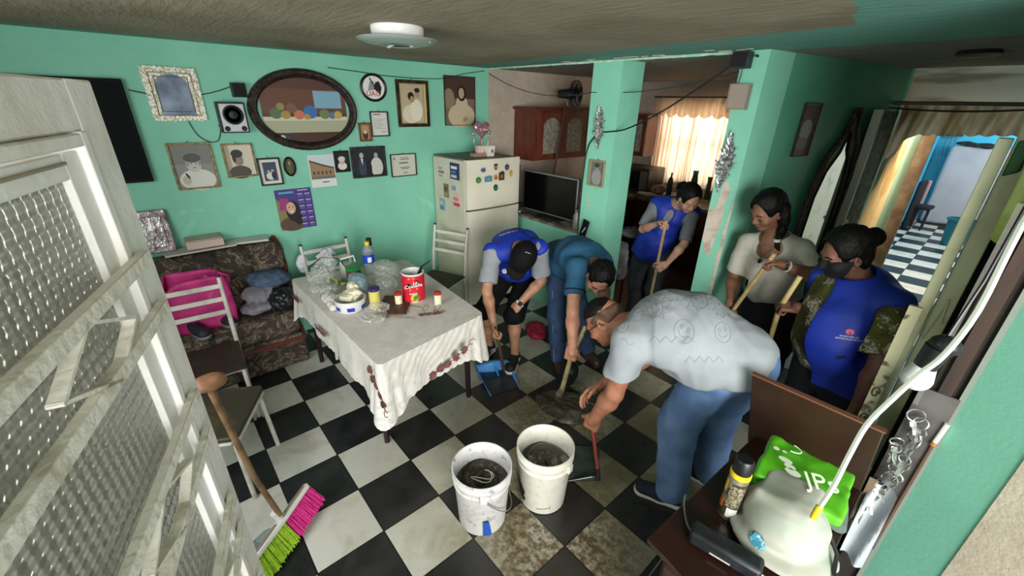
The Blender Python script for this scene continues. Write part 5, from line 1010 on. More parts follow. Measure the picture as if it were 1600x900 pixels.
shoe_simple('dark sneaker with grey sole on the sofa seat, nearest the chair back', (-1.55, -.79, .476), (.95, .3), M('dark_sneaker', '25272C', .6), M('grey_sole', '7A7A78', .6), 'sneakers on the sofa'); shoe_simple('dark sneaker on the sofa seat behind its fellow', (-1.63, -.62, .476), (.95, .35), MATS['dark_sneaker'], MATS['grey_sole'], 'sneakers on the sofa')
top(MB().bx(-2.04, -1.88, -.70, -.47, 1.0, 1.055, M('pink_beige_box', 'C9AFA4', .6)).bx(-2.04, -1.89, -.695, -.475, 1.055, 1.063, M('beige_box_top', 'B5A596', .6)).build('carton', bevel=.003), 'flat pinkish box on the top of the sofa back', 'box')
top(MB().box((-1.95, -.62, .985), (.16, .44, .012), M('pale_paper_stack', 'BDB9AE', .7), .04).build('paper_stack'), 'flat pale papers on the sofa back under the pinkish box', 'paper'); top(MB().box((-1.96, -.30, .985), (.13, .28, .014), M('white_envelope', 'C9C6BC', .7), -.18).build('envelope'), 'long white envelope on the right end of the sofa back', 'paper')
t = thing('silver_plaque', 'embossed silver foil picture leaning on the sofa back near the door', 'picture', (-1.98, -.86, .98)); FO = M('embossed_silver_foil', '9C8F90', .25, metal=.85, n=(14, '6E5A5C', .4, .6), bump=(22, 1))
Rq = Matrix.Rotation(-.18, 3, 'Y'); MB().box((-2.0, -.875, 1.14), (.012, .24, .30), FO, Rq).build('plaque', t, bevel=.004); MB().box((-1.99, -.875, 1.14), (.010, .17, .22), M('foil_relief', 'B5B0AE', .22, metal=.9, bump=(35, 1), n=(20, '7A6E6E', .4, .6)), Rq).build('relief', t, bevel=.004)
# ---------------------------------------------------------------- buckets
def bucket(label, x, y, h, r, body, fill, fz, fillname, handle, group=None, rot=0):
    t = thing('bucket', label, 'bucket', (x, y, 0)); r0 = r*.84
    p = [(0, .004), (r0-.006, .004), (r0, .01), (r*.955, h*.74), (r*1.0, h*.76), (r*1.0, h*.775), (r*.965, h*.785), (r*1.0, h*.87), (r*1.035, h*.88), (r*1.035, h*.895), (r*.985, h*.905), (r*1.0, h*.97), (r*1.03, h*.975), (r*1.03, h*.995), (r*.99, h), (r*.97, h*.99), (r0-.008, .02), (0, .02)]
    MB().lathe(p, (x, y, 0), body, 48).build('shell', t, angle=50)
    MB().grid(lambda u, v: (x+(r*.93*v)*math.cos(u*6.28319), y+(r*.93*v)*math.sin(u*6.28319), fz+.008*math.sin(u*19)*v+.010*math.sin(v*14+u*9)), 64, 16, fill, closed_u=True).build('contents', t)
    MB().tube([(x+r*1.05*math.cos(rot+a), y+r*1.05*math.sin(rot+a), h*.80-handle*math.sin(a)) for a in np.linspace(0, math.pi, 20)], .003, M('bail_wire', '9C9A92', .4, metal=.6), 6).build('handle', t)
    for a in (0, math.pi): MB().box((x+r*1.02*math.cos(rot+a), y+r*1.02*math.sin(rot+a), h*.82), (.02, .035, .05), body, rot).build('lug', t, bevel=.003)
    return t
def bucket_mat(name, c1, c2, c3, lo, hi):
    m, N, L, b = node_mat(name); P, x, y, z = pos(N, L); n1 = noise(N, L, P, 22, 7, .7); n2 = noise(N, L, P, 7, 6, .65, 1); c = mixc(N, L, ramp(N, L, n1, lo, hi), c1, c2); c = mixc(N, L, ramp(N, L, n2, .58, .68), c, c3); L.new(c, b.inputs['Base Color']); b.inputs['Roughness'].default_value = .5; return m
SL = M('thick_brown_sludge', '2E261A', .35, n=(45, '54462E', .5, .66), bump=(60, 1)); SW2 = M('grey_brown_water', '45413A', .08, n=(9, '55524A', .4, .6), spec=.6)
b1 = bucket('paint stained white bucket of brown sludge, nearest the camera', .585, .115, .375, .148, bucket_mat('splattered_white_bucket', 'C9C8C4', '7C8288', 'B9B4AE', .54, .66), SL, .27, 's', .20, rot=-.6)
MB().grid(lambda u, v: (.585+(.130+.016*v)*math.cos(-.62+.35*u*(1-.4*v)), .115+(.130+.016*v)*math.sin(-.62+.35*u*(1-.4*v)), .015+.12*v), 8, 6, M('blue_paint_splash', '16489A', .5)).build('paint_splash', b1)
top(MB().tube([(.59+.045*math.sin(k*.42)*(1-.01*k), .12+.05*math.cos(k*.27+.4), .287+.002*math.sin(k)) for k in range(26)], .003, M('pale_root', 'C9C2B0', .4), 6).build('string'), 'pale curled string floating in the sludge bucket', 'string')
b2 = bucket('cleaner white bucket of grey brown water with a black stain', .705, .450, .385, .150, bucket_mat('white_bucket_plastic', 'D2D0C2', 'BDBAA8', 'C4C0AE', .5, .7), SW2, .27, 'w', .10, rot=.2)
MB().grid(lambda u, v: (.705+(.1275+.023*v)*math.cos(-2.35+(1.05-.25*math.sin(v*9))*u*(1-.85*v)), .45+(.1275+.023*v)*math.sin(-2.35+(1.05-.25*math.sin(v*9))*u*(1-.85*v)), .05+.16*v+.012*math.sin(u*7)), 12, 10, M('black_scorch', '17171A', .6)).build('stain', b2)
MB().grid(lambda u, v: (.705+(.1285+.003*v)*math.cos(-1.05+.55*u), .45+(.1285+.003*v)*math.sin(-1.05+.55*u), .045+.006*v+.01*u), 8, 2, M('faded_red_print', 'A85A50', .5)).grid(lambda u, v: (.705+(.130+.004*v)*math.cos(-.50+.05*u*(1-v)), .45+(.130+.004*v)*math.sin(-.50+.05*u*(1-v)), .05+.035*v), 4, 4, MATS['faded_red_print']).build('print_marks', b2)
# ---------------------------------------------------------------- broom by the door
t = thing('broom', 'broom with pink and lime bristles leaning by the open door', 'broom', (.03, -.72, 0)); WD = M('stained_broom_wood', '8A6A4A', .5, n=(10, '5E4630', .4, .65))
A_ = Vector((.16, -.88, .10)); B_ = Vector((-.07, -.56, .15)); ax_ = (B_-A_).normalized(); dn_ = Vector((.35, .28, -.75)).normalized()
nn_ = ax_.cross(dn_).normalized(); mid_ = (A_+B_)/2
hm = [(-.20, -.0), (-.19, -.022), (-.03, -.03), (.03, -.03), (.19, -.022), (.20, 0), (.19, .022), (.03, .03), (-.03, .03), (-.19, .022)]
MB().prism([mid_+ax_*a+nn_*b-dn_*.012 for a, b in hm], dn_*.022, M('white_broom_plastic', 'CFCFC4', .4)).build('head', t, bevel=.004)
for s_ in (-1, 1): MB().prism([mid_+ax_*(a*.38+s_*.105)+nn_*(b*.45)-dn_*.016 for a, b in hm], dn_*.006, M('head_recess', '8A7A6E', .6)).build('recess', t)
for sgn, colr, nm in ((-1, 'A8CE2E', 'lime_bristle'), (1, 'E0348A', 'pink_bristle')):
    m = MB(); r_ = random.Random(4+sgn); bm_ = M(nm, colr, .55, n=(60, '7C9A1E' if sgn < 0 else 'A81F66', .5, .7))
    for i in range(330):
        a = sgn*(.005+.185*r_.random()); b = (r_.random()-.5)*.045; o_ = mid_+ax_*a+nn_*b+dn_*.008; L_ = .105+.02*r_.random(); e_ = (dn_+ax_*(a*.9+.12*(r_.random()-.5))+nn_*(b*4+.15*(r_.random()-.5))).normalized(); s2 = ax_*.0022
        p2 = o_+e_*L_
        if p2.z < .004: e_ = e_; k_ = (o_.z-.004)/(o_.z-p2.z); q = o_+e_*L_*k_; p2 = q+Vector((e_.x, e_.y, 0)).normalized()*L_*(1-k_)*.8
        m.add([o_-s2, o_+s2, p2+s2, p2-s2, o_+nn_*.002, p2+nn_*.002], [(0, 1, 2, 3), (1, 4, 5, 2), (4, 0, 3, 5)], bm_)
    m.build('bristles', t, smooth=False)
MB().cyl(mid_-dn_*.01, mid_-dn_*.01+Vector((.0, -.02, .06)), .020, .016, MATS['white_broom_plastic'], 14).build('socket', t)
MB().tube([mid_+Vector((0, 0, .04)), (.045, -.77, .45), (.07, -.80, .78), (.085, -.82, 1.02)], [.0125, .0125, .013, .014], WD, 12).build('handle', t)
t2 = lump('handle_knob', None, None, [((.085, -.825, 1.03), (.036, .060, .032)), ((.075, -.80, 1.02), (.03, .04, .028))], M('worn_wood_grip', '9A6E4E', .5, n=(14, '74503A', .4, .6)), .006, .004, 50, 31, parent=t)
t = thing('drinks_bottle', 'pale blue clear plastic bottle on the floor behind the broom', 'bottle', (.02, -.86, 0)); bd = Vector((-.4, .9, .0)).normalized()
MB().tube([Vector((.10, -.95, .045)), Vector((.06, -.87, .045)), Vector((.02, -.79, .045)), Vector((.0, -.755, .045)), Vector((-.012, -.73, .045))], [.034, .036, .035, .018, .012], M('pale_blue_bottle_plastic', 'B9CCD2', .15, trans=.7, ior=1.2), 16).build('body', t); MB().cyl((-.012, -.73, .045), (-.02, -.715, .045), .014, .014, M('blue_white_cap', 'C9D3D8', .4), 12).build('cap', t)
# ---------------------------------------------------------------- tools on the floor
t = thing('dustpan', 'light blue plastic dustpan lying at the table corner', 'dustpan', (-.27, .93, 0)); BP = M('light_blue_plastic', '4E93D8', .3, trans=.1)
c0, c1, c2_, c3 = Vector((-.46, .86, 0)), Vector((-.36, 1.10, 0)), Vector((-.11, 1.0, 0)), Vector((-.16, .77, 0))
MB().prism([c0+Vector((0, 0, .008)), c3+Vector((0, 0, .003)), c2_+Vector((0, 0, .003)), c1+Vector((0, 0, .008))], (0, 0, .003), M('wet_dark_pan_base', '2A3238', .2)).build('tray', t)
MB().grid(lambda u, v: tuple((c0.lerp(c1, u))+Vector((.03*math.sin(math.pi*u)-.025*v, .0, .008+.065*v+.018*math.sin(math.pi*u)*v))), 20, 5, BP).grid(lambda u, v: tuple(c0.lerp(c1, .0+.0*u).lerp(c3, u)+Vector((0, -.012*v, .006+.055*(1-u)*v))), 12, 4, BP).grid(lambda u, v: tuple(c1.lerp(c2_, u)+Vector((0, .012*v, .006+.055*(1-u)*v))), 12, 4, BP).build('rim_wall', t, solid=.005)
MB().grid(lambda u, v: tuple((c0.lerp(c1, u))+Vector((-.025+.05*v, 0, .075+.018*math.sin(math.pi*u)))), 20, 3, BP).build('top_flange', t, solid=.005); MB().tube([c0.lerp(c1, .5)+Vector((.03, 0, .06)), c0.lerp(c1, .5)+Vector((.10, -.02, .015))], .007, BP, 8).build('rib', t)
t = thing('dustpan', 'dark grey dustpan with red stick handle beside the water bucket', 'dustpan', (.70, .80, 0)); GP = M('wet_grey_plastic', '4C5450', .15, n=(9, '3A403C', .4, .6))
MB().prism([(.55, .84, .006), (.73, .62, .006), (.845, .76, .010), (.70, .98, .012)], (0, 0, .005), GP).build('tray', t); MB().grid(lambda u, v: tuple(Vector((.845, .76, .01)).lerp(Vector((.70, .98, .012)), u)+Vector((.0, 0, .045*v))), 8, 3, GP).grid(lambda u, v: tuple(Vector((.845, .76, .01)).lerp(Vector((.73, .62, .008)), u)+Vector((0, 0, .045*(1-u)*v))), 8, 3, GP).build('rim_wall', t, solid=.004)
MB().cyl((.85, .77, .02), (.84, .765, .10), .017, .014, M('dark_ferrule', '2A2422', .5), 12).build('socket', t)
lump('wet_rag', 'soaked grey brown floor cloth lying flat between the workers', 'cloth', [((.27, 1.10, .015), (.22, .17, .022)), ((.17, 1.02, .02), (.12, .06, .03)), ((.38, 1.05, .02), (.05, .10, .03)), ((.33, 1.22, .016), (.1, .12, .025))], M('wet_brown_rag', '3A342B', .35, n=(10, '57503F', .45, .62), bump=(30, .7)), .008, .012, 26, 33, .002)
lump('red_bag', 'crumpled dark red bag on the floor behind the men', 'bag', [((-.62, 1.68, .055), (.12, .11, .06)), ((-.54, 1.62, .05), (.09, .08, .05))], M('crimson_mesh_bag', 'B01F45', .5, n=(40, '6E1022', .4, .6), bump=(60, 1)), .008, .012, 40, 34, .002)


t = thing('black_work_bag', 'black rubbery scoop hanging by the teal shirted man\'s hand', 'scoop', (.16, 1.25, 0)); sc = SDF(.007); sc.ell((.13, 1.30, .13), (.07, .08, .10), None, .02).ell((.18, 1.27, .20), (.05, .06, .05), None, .02); sc.disp(folds(.006, 30, 5)); sc.mesh('body', M('matt_black_rubber', '0F1012', .6), t)

# ---------------------------------------------------------------- sewing cabinet and its load
DK = M('dark_brown_varnish', '2F1810', .28, n=(6, '220F09', .35, .65), coat=.3, stretch=(.4, 3, 1)); DE = M('worn_edge_wood', '6E4632', .45)
t = thing('sewing_cabinet', 'dark brown wooden cabinet with raised back board', 'cabinet', (1.68, .52, 0)); ZT = .735
MB().prism([(1.445, .15, ZT-.022), (1.86, .07, ZT-.022), (1.87, .94, ZT-.022), (1.49, .93, ZT-.022)], (0, 0, .022), DK).build('top', t, bevel=.004)
MB().bx(1.52, 1.845, .13, .91, .06, ZT-.022, DK).build('body', t, bevel=.006); MB().bx(1.50, 1.515, .18, .88, .12, .66, DK).build('door', t, bevel=.005)
for x, y in ((1.53, .15), (1.83, .15), (1.53, .89), (1.83, .89)): MB().cyl((x, y, 0), (x, y, .10), .018, .022, DK, 12).build('leg', t)
MB().prism([(1.470, .935, .68), (1.865, .935, .70), (1.85, .935, 1.008), (1.408, .935, 1.008)], (0, .020, 0), M('brown_panel_board', '29170E', .4, n=(4, '302311', .4, .65))).build('raised_board', t, bevel=.003)
MB().prism([(1.405, .932, 1.008), (1.855, .932, 1.008), (1.855, .932, 1.014), (1.405, .932, 1.014)], (0, .026, 0), DE).build('board_edge', t)
MB().bx(1.52, 1.70, .33, .336, ZT, ZT+.004, DE).build('lid_seam', t)
t = thing('spray_can', 'tall spray can with black cap and yellow band', 'can', (1.575, .46, ZT)); c_o = (1.578, .445, ZT)
MB().lathe([(0, 0), (.028, 0), (.031, .006), (.031, .05), (.031, .19), (.028, .20)], c_o, M('can_silver_grey', '7C7460', .3, metal=.5, n=(25, '98907A', .4, .6)), 28).build('body', t); MB().lathe([(.0315, .015), (.0315, .17)], c_o, M('can_dark_label', '3A3222', .4, n=(9, '75705E', .48, .52)), 28).build('label', t)
MB().lathe([(.0325, .19), (.0325, .206), (.029, .208)], c_o, M('yellow_band', 'E0C21E', .4), 28).build('band', t); MB().lathe([(.029, .205), (.030, .215), (.029, .255), (.024, .262), (0, .262)], c_o, M('black_cap', '151517', .4), 28).build('cap', t)
al = math.atan2(-.8032-c_o[1], 1.8135-c_o[0])
def lab(a0, a1, z0, z1, mat, nm): MB().grid(lambda u, v: (c_o[0]+.0322*math.cos(al+a0+(a1-a0)*u), c_o[1]+.0322*math.sin(al+a0+(a1-a0)*u), ZT+z0+(z1-z0)*v), 10, 2, mat).build(nm, t)
lab(-1.5, -.7, .045, .085, M('orange_mark', 'D8682A', .4), 'orange_mark'); lab(-.2, .9, .02, .06, M('white_code_panel', 'C9C8C0', .4), 'white_panel'); lab(-1.3, -.8, .12, .17, MATS['yellow_band'], 'yellow_mark'); lab(-.5, 1.0, .065, .16, M('print_text_panel', '8C8468', .5, n=(150, '4A4436', .45, .55)), 'small_print')
t = thing('power_adapter', 'long black power box lying on the cabinet top', 'adapter', (1.63, .29, ZT)); MB().box((1.635, .285, ZT+.028), (.21, .062, .055), M('black_adapter', '16181A', .45, n=(20, '22262A', .4, .6)), .18).build('housing', t, bevel=.012); MB().box((1.635, .25, ZT+.02), (.06, .003, .004), M('white_sticker_line', 'B9B7B0', .5), .18).build('marking_or_glint', t)
wire('thin grey cable running from the black power box over the cabinet edge', [(1.53, .27, ZT+.02), (1.50, .30, ZT+.012), (1.46, .36, ZT+.01), (1.44, .42, ZT-.03), (1.43, .45, .4), (1.35, .35, .02), (1.30, .2, .01)], .0035, M('grey_flex', '6A6E62', .5)); wire('thin white cable from the black power box along the cabinet front', [(1.735, .30, ZT+.02), (1.78, .30, ZT+.012), (1.81, .28, ZT+.008), (1.85, .25, ZT+.008)], .0035, MATS['white_cable'])
# white cloth bucket hat-like bag
t = thing('fabric_cap', 'dirty white cloth hat with a small round blue emblem on the cabinet', 'hat', (1.73, .46, ZT)); WC = M('off_white_canvas', 'A3A395', .85, n=(7, '87988A', .5, .72))
s = SDF(.006); s.ell((1.715, .50, ZT+.09), (.125, .135, .085), None, .03).rbox((1.705, .53, ZT+.135), (.085, .085, .045), .02, k=.03).ell((1.73, .47, ZT+.025), (.158, .145, .038), None, .03); s.disp(folds(.006, 22, 41)).disp(crumple(.011, 17, 5)); s.plane((0, 0, ZT+.001), (0, 0, -1)); cap_o = s.mesh('crown', WC, t)
MB().tube([(1.84, .52, ZT+.10), (1.87, .50, ZT+.07), (1.88, .46, ZT+.04), (1.90, .43, ZT+.03)], .006, BLK, 8).build('strap', t)
EMB = M('emblem_blue', '3F8CA0', .6, n=(60, 'C9D8D4', .5, .6)); cap_t = t

lump('white_cloth', 'white and grey crumpled cloth between spray can and green bag', 'cloth', [((1.66, .68, ZT+.04), (.07, .05, .035)), ((1.71, .66, ZT+.05), (.05, .05, .045))], M('white_grey_cloth', 'B9BCC0', .8, n=(15, '3A4048', .55, .62)), .007, .012, 40, 43)
t = thing('shopping_bag', 'folded bright green shopping bag with white lettering', 'bag', (1.71, .62, .90)); GB = M('vivid_green_bag', '55A81C', .4, n=(5, '468F16', .45, .65)); 
s = SDF(.006); s.rbox((1.715, .64, .892), (.130, .115, .022), .012, (V(.97, .10, -.06), V(-.10, .97, .10), V(.05, -.10, .98)), .004).rbox((1.705, .60, .850), (.105, .105, .022), .012, (V(.99, -.05, .0), V(.05, .98, -.10), V(0, .1, .98)), .006).rbox((1.72, .68, .79), (.08, .07, .05), .03, None, .01); s.disp(folds(.004, 30, 44)).disp(crumple(.006, 40, 3)); gb_o = s.mesh('body', GB, t)
LB = M('white_bag_print', 'DDE8D0', .5)
letters('lettering', 'JPs', .085, (1.765, .615, .9275), (.80, .52, .0), (-.52, .80, .14), LB, t); m = MB()
for a, b_, r1, r2 in ((1.655, .625, .022, .013), (1.675, .605, .018, .012), (1.690, .585, .024, .016), (1.615, .66, .010, .010), (1.64, .665, .008, .006)): m.poly([(a+r1*math.cos(k*.5236), b_+r2*math.sin(k*.5236), .932) for k in range(12)], LB)
m.tube([(1.65+.03*math.cos(k*.3), .705+.02*math.sin(k*.3), .932) for k in range(-5, 6)], .002, LB, 4); m.build('printed_figures', t, smooth=False)
# ---------------------------------------------------------------- right hand side
t = thing('door_post', 'rough dark wooden post against the mint wall on the right', 'post', (1.95, 1.2, 0)); RW = M('rough_dark_wood', '221B15', .7, n=(7, '3A2D22', .42, .66), bump=(14, .8), stretch=(1, 1, .15))
MB().bx(1.905, 1.995, 1.18, 1.30, 0, CE, RW).build('shaft', t, bevel=.006); MB().bx(1.985, 2.0, 1.165, 1.18, 0, CE, M('grey_trim_strip', '7C8478', .6)).bx(1.93, 1.965, 1.165, 1.18, .9, CE, M('darker_wood_strip', '2C2019', .7, n=(9, '4A3424', .4, .6), stretch=(1, 1, .15))).build('edge_strip', t)
t = thing('key_rack', 'grey metal strip crowded with key rings on the wooden post', 'rack', (1.93, 1.16, .45)); MB().bx(1.885, 1.99, 1.160, 1.17, .32, 1.12, M('grimy_grey_plate', '5E5A57', .4, n=(6, '45413E', .4, .65))).build('back_plate', t); KM = M('key_steel', 'D2D2CE', .22, metal=.75, n=(40, '8E8A82', .42, .6)); kr = random.Random(8)
for i in range(16):
    z = .60+.028*i; x = 1.895+.055*kr.random(); y = 1.135-.02*kr.random(); r_ = .016+.013*kr.random(); a = Vector((kr.uniform(-1, 1), kr.uniform(-1, -.2), kr.uniform(-.4, .4))).normalized(); e, g, _ = frame_of(a); m = MB()
    m.tube([Vector((x, y, z))+e*(r_*math.cos(k*.4488))+g*(r_*math.sin(k*.4488)) for k in range(14)], .003, KM, 6, closed=True)
    for q in range(2):
        d_ = Vector((kr.uniform(-.5, .5), kr.uniform(-.6, .1), -1)).normalized(); o_ = Vector((x, y-.006, z-r_)); s2 = d_.cross(a).normalized()
        m.prism([o_+s2*.009, o_-s2*.009, o_-s2*.009+d_*.018, o_-s2*.004+d_*.022, o_-s2*.004+d_*.052, o_+s2*.004+d_*.052, o_+s2*.004+d_*.022, o_+s2*.009+d_*.018], a*.002, KM)
    m.build('key_ring', t)
t = thing('hanging_paper', 'white creased paper sheets hanging below the keys', 'paper', (1.93, 1.13, .3)); MB().grid(lambda u, v: (1.885+.085*u+.012*v, 1.12-.02*math.sin(u*7+v*3)-.02*v, .27+.42*(1-v)*1.0-.03*u), 14, 14, M('white_creased_paper', 'B4BABC', .6, n=(5, '989FA2', .4, .65), bump=(25, .6))).build('sheet', t); MB().grid(lambda u, v: (1.875+.03*u+.005*v, 1.11-.012*math.sin(v*9), .45+.24*(1-v)), 6, 10, M('brown_scrap', '6E5E48', .7)).build('brown_scrap', t)
top(MB().tube([(1.99, 1.155, 1.02), (1.985, 1.155, .93)], .008, M('white_tape_roll', 'D6D4C8', .4), 8).tube([(1.985, 1.155, .93), (1.983, 1.155, .915)], .009, M('copper_band', 'A8683E', .4), 8).tube([(1.983, 1.155, .915), (1.982, 1.15, .40)], .004, M('brown_rod', '5A3A26', .5), 8).build('thermometer_rod'), 'thin brown and white rod hanging by the mint wall edge', 'rod')
CL = M('cream_green_door_paint', 'C3C29C', .5, n=(5, 'A6A47E', .48, .68), bump=(14, .3)); t = thing('cream_door_leaf', 'cream painted narrow door panels standing open on the right', 'door', (1.83, 1.7, 0))
MB().bx(1.780, 1.817, 1.36, 1.44, .02, 1.97, CL).build('front_stile', t, bevel=.003); MB().bx(1.821, 1.876, 1.38, 1.46, .55, 2.25, CL).build('second_stile', t, bevel=.003); MB().bx(1.85, 1.87, 1.46, 2.35, .02, 1.95, CL).build('panel', t, bevel=.003)
m = MB(); m.bx(1.757, 1.796, 1.335, 1.355, .55, 1.35, M('chipped_cream_iron', 'B4B08C', .5, n=(16, '5A5442', .55, .62)))
for z in (.66, .80, .94): m.tube([(1.776+.014*math.cos(k*.6)*(1-k*.05), 1.332, z+.03*math.sin(k*.6)*(1-k*.05)) for k in range(14)], .003, M('dark_scroll', '3E3A2C', .6), 5)
m.build('iron_scroll_strip', t)
top(MB().prism([(1.828, 1.368, 1.85), (1.862, 1.368, 1.87), (1.862, 1.368, 1.97), (1.828, 1.368, 1.965)], (0, .012, 0), M('dark_green_plate', '2A5E2C', .5, n=(12, '1F4A22', .4, .6))).build('green_plate', bevel=.006), 'dark green plate fixed high on the cream door panel', 'plate')
top(MB().grid(lambda u, v: (1.868+.052*u, 1.28-.02*math.sin(math.pi*u), 1.665+.50*v-.012*math.sin(math.pi*u)*(1-v)), 12, 8, M('yellow_green_vinyl', 'C4D07A', .4, n=(9, 'A6B45E', .5, .65))).build('rolled_vinyl', solid=.004), 'yellow green curved vinyl strip hanging near the top right corner', 'vinyl')
top(MB().bx(1.88, 1.995, 1.48, 1.52, .0, CE, M('gap_shade_dark', '2A2A24', .8, n=(8, '3C3A30', .4, .6))).build('gap_shade_sheet'), 'dark sheet standing for the shade in the gap behind the wooden post', 'cloth')  # dark sheet added to paint the shade inside the gap
top(MB().grid(lambda u, v: (1.885+.014*u, 1.15-.004*u, 1.05+.75*v), 3, 6, M('clear_plastic_strip', 'B9B6AC', .15, trans=.7, ior=1.1)).build('plastic_strip'), 'clear plastic strip running down in front of the wooden post', 'plastic')
t = thing('light_bulb', 'white bulb hanging from a black holder beside the white cable', 'bulb', (1.853, .70, 1.33)); bx_, by_, bz_ = 1.853, .72, 1.345
MB().sph((bx_, by_, bz_), (.036, .036, .034), M('bulb_diffuser', 'C4C6C4', .3), 24).build('diffuser', t); MB().cyl((bx_, by_, bz_+.004), (bx_+.004, by_, bz_+.045), .0365, .026, M('bulb_collar', 'CFCFC8', .35), 24).build('collar', t); MB().cyl((bx_+.004, by_, bz_+.045), (bx_+.012, by_, bz_+.11), .026, .030, BLK, 20).sph((bx_+.02, by_, bz_+.12), (.035, .03, .03), BLK, 12).build('holder', t)
MB().tube([(bx_+.015, by_, bz_+.13), (bx_+.03, by_+.05, bz_+.30), (bx_+.04, by_+.2, bz_+.6), (bx_+.05, by_+.4, CE)], .004, BLK, 6).build('flex', t)
wire('flat white cable with yellow end hanging across the right side', [(1.915, .85, CE), (1.905, .80, 1.98), (1.892, .72, 1.80), (1.893, .66, 1.60), (1.876, .62, 1.48), (1.850, .58, 1.42), (1.825, .55, 1.34), (1.803, .53, 1.25), (1.798, .50, 1.15), (1.797, .47, 1.06), (1.790, .42, 1.0)], .0075, M('flat_white_cable', 'D6DCCB', .35)); top(MB().tube([(1.790, .42, 1.003), (1.788, .405, .975), (1.786, .40, .965)], [.0095, .0095, .006], M('yellow_tape', 'E6C81A', .4), 10).build('cable_end'), 'yellow taped end of the white cable above the cloth hat', 'tape')
wire('thin looped cable beside the cream door panel', [(1.88, 1.45, 1.70), (1.86, 1.42, 1.50), (1.83, 1.40, 1.42), (1.82, 1.38, 1.30), (1.83, 1.38, 1.22), (1.845, 1.38, 1.34), (1.85, 1.38, 1.40), (1.86, 1.38, 1.30)], .005, M('yellowish_flex', 'B4B48E', .5))
t = thing('rolling_tube', 'grey translucent tube lying behind the white hat', 'tube', (1.86, .70, ZT)); MB().tube([(1.80, .88, ZT+.025), (1.835, .76, ZT+.025), (1.85, .66, ZT+.025)], .022, M('grey_green_tube', '76827C', .25, trans=.3), 12).build('body', t)
# ---------------------------------------------------------------- people
from mathutils.bvhtree import BVHTree
def skin(name, c, c2): return M(name, c, .5, n=(14, c2, .42, .7), bump=(180, .12), spec=.35)
HAIR = M('black_hair', '060505', .55, spec=.2, n=(40, '0D0B09', .4, .7), bump=(1, .45), stretch=(90, 90, 25))
def on(f, u):
    f = unit(f); u = np.array(u, float); u = unit(u-f*(u@f)); return f, u, np.cross(u, f)
def head(s, c, f, u, g=1.0, jaw=1.0, neckbase=None, nr=.056):
    f, u, l = on(f, u); c = np.array(c, float); A = (l, f, u)
    def P(a, b, d): return c+g*(l*a+f*b+u*d)
    s.ell(P(0, -.005, .025), V(.074, .094, .088)*g, A, .02); s.ell(P(0, .022, -.04), V(.060*jaw, .066, .072)*g, A, .035)
    s.ell(P(0, .062, -.088), V(.026*jaw, .022, .018)*g, A, .02); s.cone(P(-.028, .083, .012), P(.028, .083, .012), .014*g, .014*g, .018)
    for sx in (-1, 1):
        s.ell(P(sx*.033, .090, -.006), V(.016, .014, .011)*g, A, .008, 's'); s.ell(P(sx*.033, .076, -.006), V(.0135, .0135, .0135)*g, A, .003)
        s.ell(P(sx*.040, .064, -.035), V(.026, .024, .020)*g, A, .02); s.ell(P(sx*.074, -.006, -.012), V(.010, .022, .033)*g, (unit(l*sx+f*.3*-1), f, u), .006); s.ell(P(sx*.078, .000, -.010), V(.004, .010, .018)*g, A, .004, 's')
        s.ell(P(sx*.013, .094, -.036), V(.009, .010, .007)*g, A, .006)
    s.cone(P(0, .088, .004), P(0, .106, -.030), .008*g, .012*g, .010); s.ell(P(0, .084, -.058), V(.024, .012, .0055)*g, A, .005); s.ell(P(0, .082, -.069), V(.020, .012, .007)*g, A, .005)
    if neckbase is not None: s.cone(neckbase, P(0, -.022, -.04), nr*1.08, nr, .03)
    return P, A
def hair_shell(s, P, A, g=1.0, up=.0, th=.012, face=1.0, low=-.03):
    s.ell(P(0, -.010, .032+up), (V(.074, .094, .088)+th)*g, A, .01); s.ell(P(0, -.045, -.01+low*.5), V(.072+th*.5, .055, .075)*g, A, .03)
    s.ell(P(0, .097, -.010), V(.067*face, .075, .100)*g, A, .012, 's'); 
    for sx in (-1, 1): s.ell(P(sx*.095, .012, -.03), V(.030, .035, .045)*g, A, .01, 's')
def hand(s, wr, d, n, th, curl=.9, g=1.0, spread=1.0, thumb=.6):
    """wr wrist, d finger direction, n palm normal, th direction of the thumb side"""
    wr = np.array(wr, float); d = unit(d); n = np.array(n, float); n = unit(n-d*(n@d)); a = np.cross(d, n); a = a if a@np.array(th) > 0 else -a
    s.rbox(wr+d*.046*g, V(.050, .040, .014)*g, .0135*g, (d, a, n), .014); s.ell(wr+d*.028*g+a*.022*g+n*.010*g, V(.030, .017, .015)*g, (d, a, n), .012)
    for i, (o, L) in enumerate(((.031, .95), (.0105, 1.06), (-.0105, 1.0), (-.031, .80))):
        p = wr+d*.088*g+a*o*g*1.0; an = 0; r = [.0092, .0086, .0078, .0068]
        for j, (sl, cf) in enumerate(((.044, .95), (.028, 1.15), (.021, .8))):
            an += curl*cf*(1.25+.06*i); dd = d*math.cos(an)+n*math.sin(an)+a*(o*1.2*spread*(1-curl*.6)); q = p+unit(dd)*sl*L*g; s.cone(p, q, r[j]*g, r[j+1]*g, .003); p = q
    p = wr+d*.026*g+a*.034*g+n*.006*g; q = p+unit(d*.75+a*(.75-.5*thumb)+n*.45*thumb)*.042*g; r_ = q+unit(d*.75-a*(.9*thumb-.35)+n*.8*thumb)*.034*g
    s.cone(p, q, .013*g, .0105*g, .010); s.cone(q, r_, .0105*g, .0082*g, .003)
    return wr+d*.092*g+n*.024*g, a
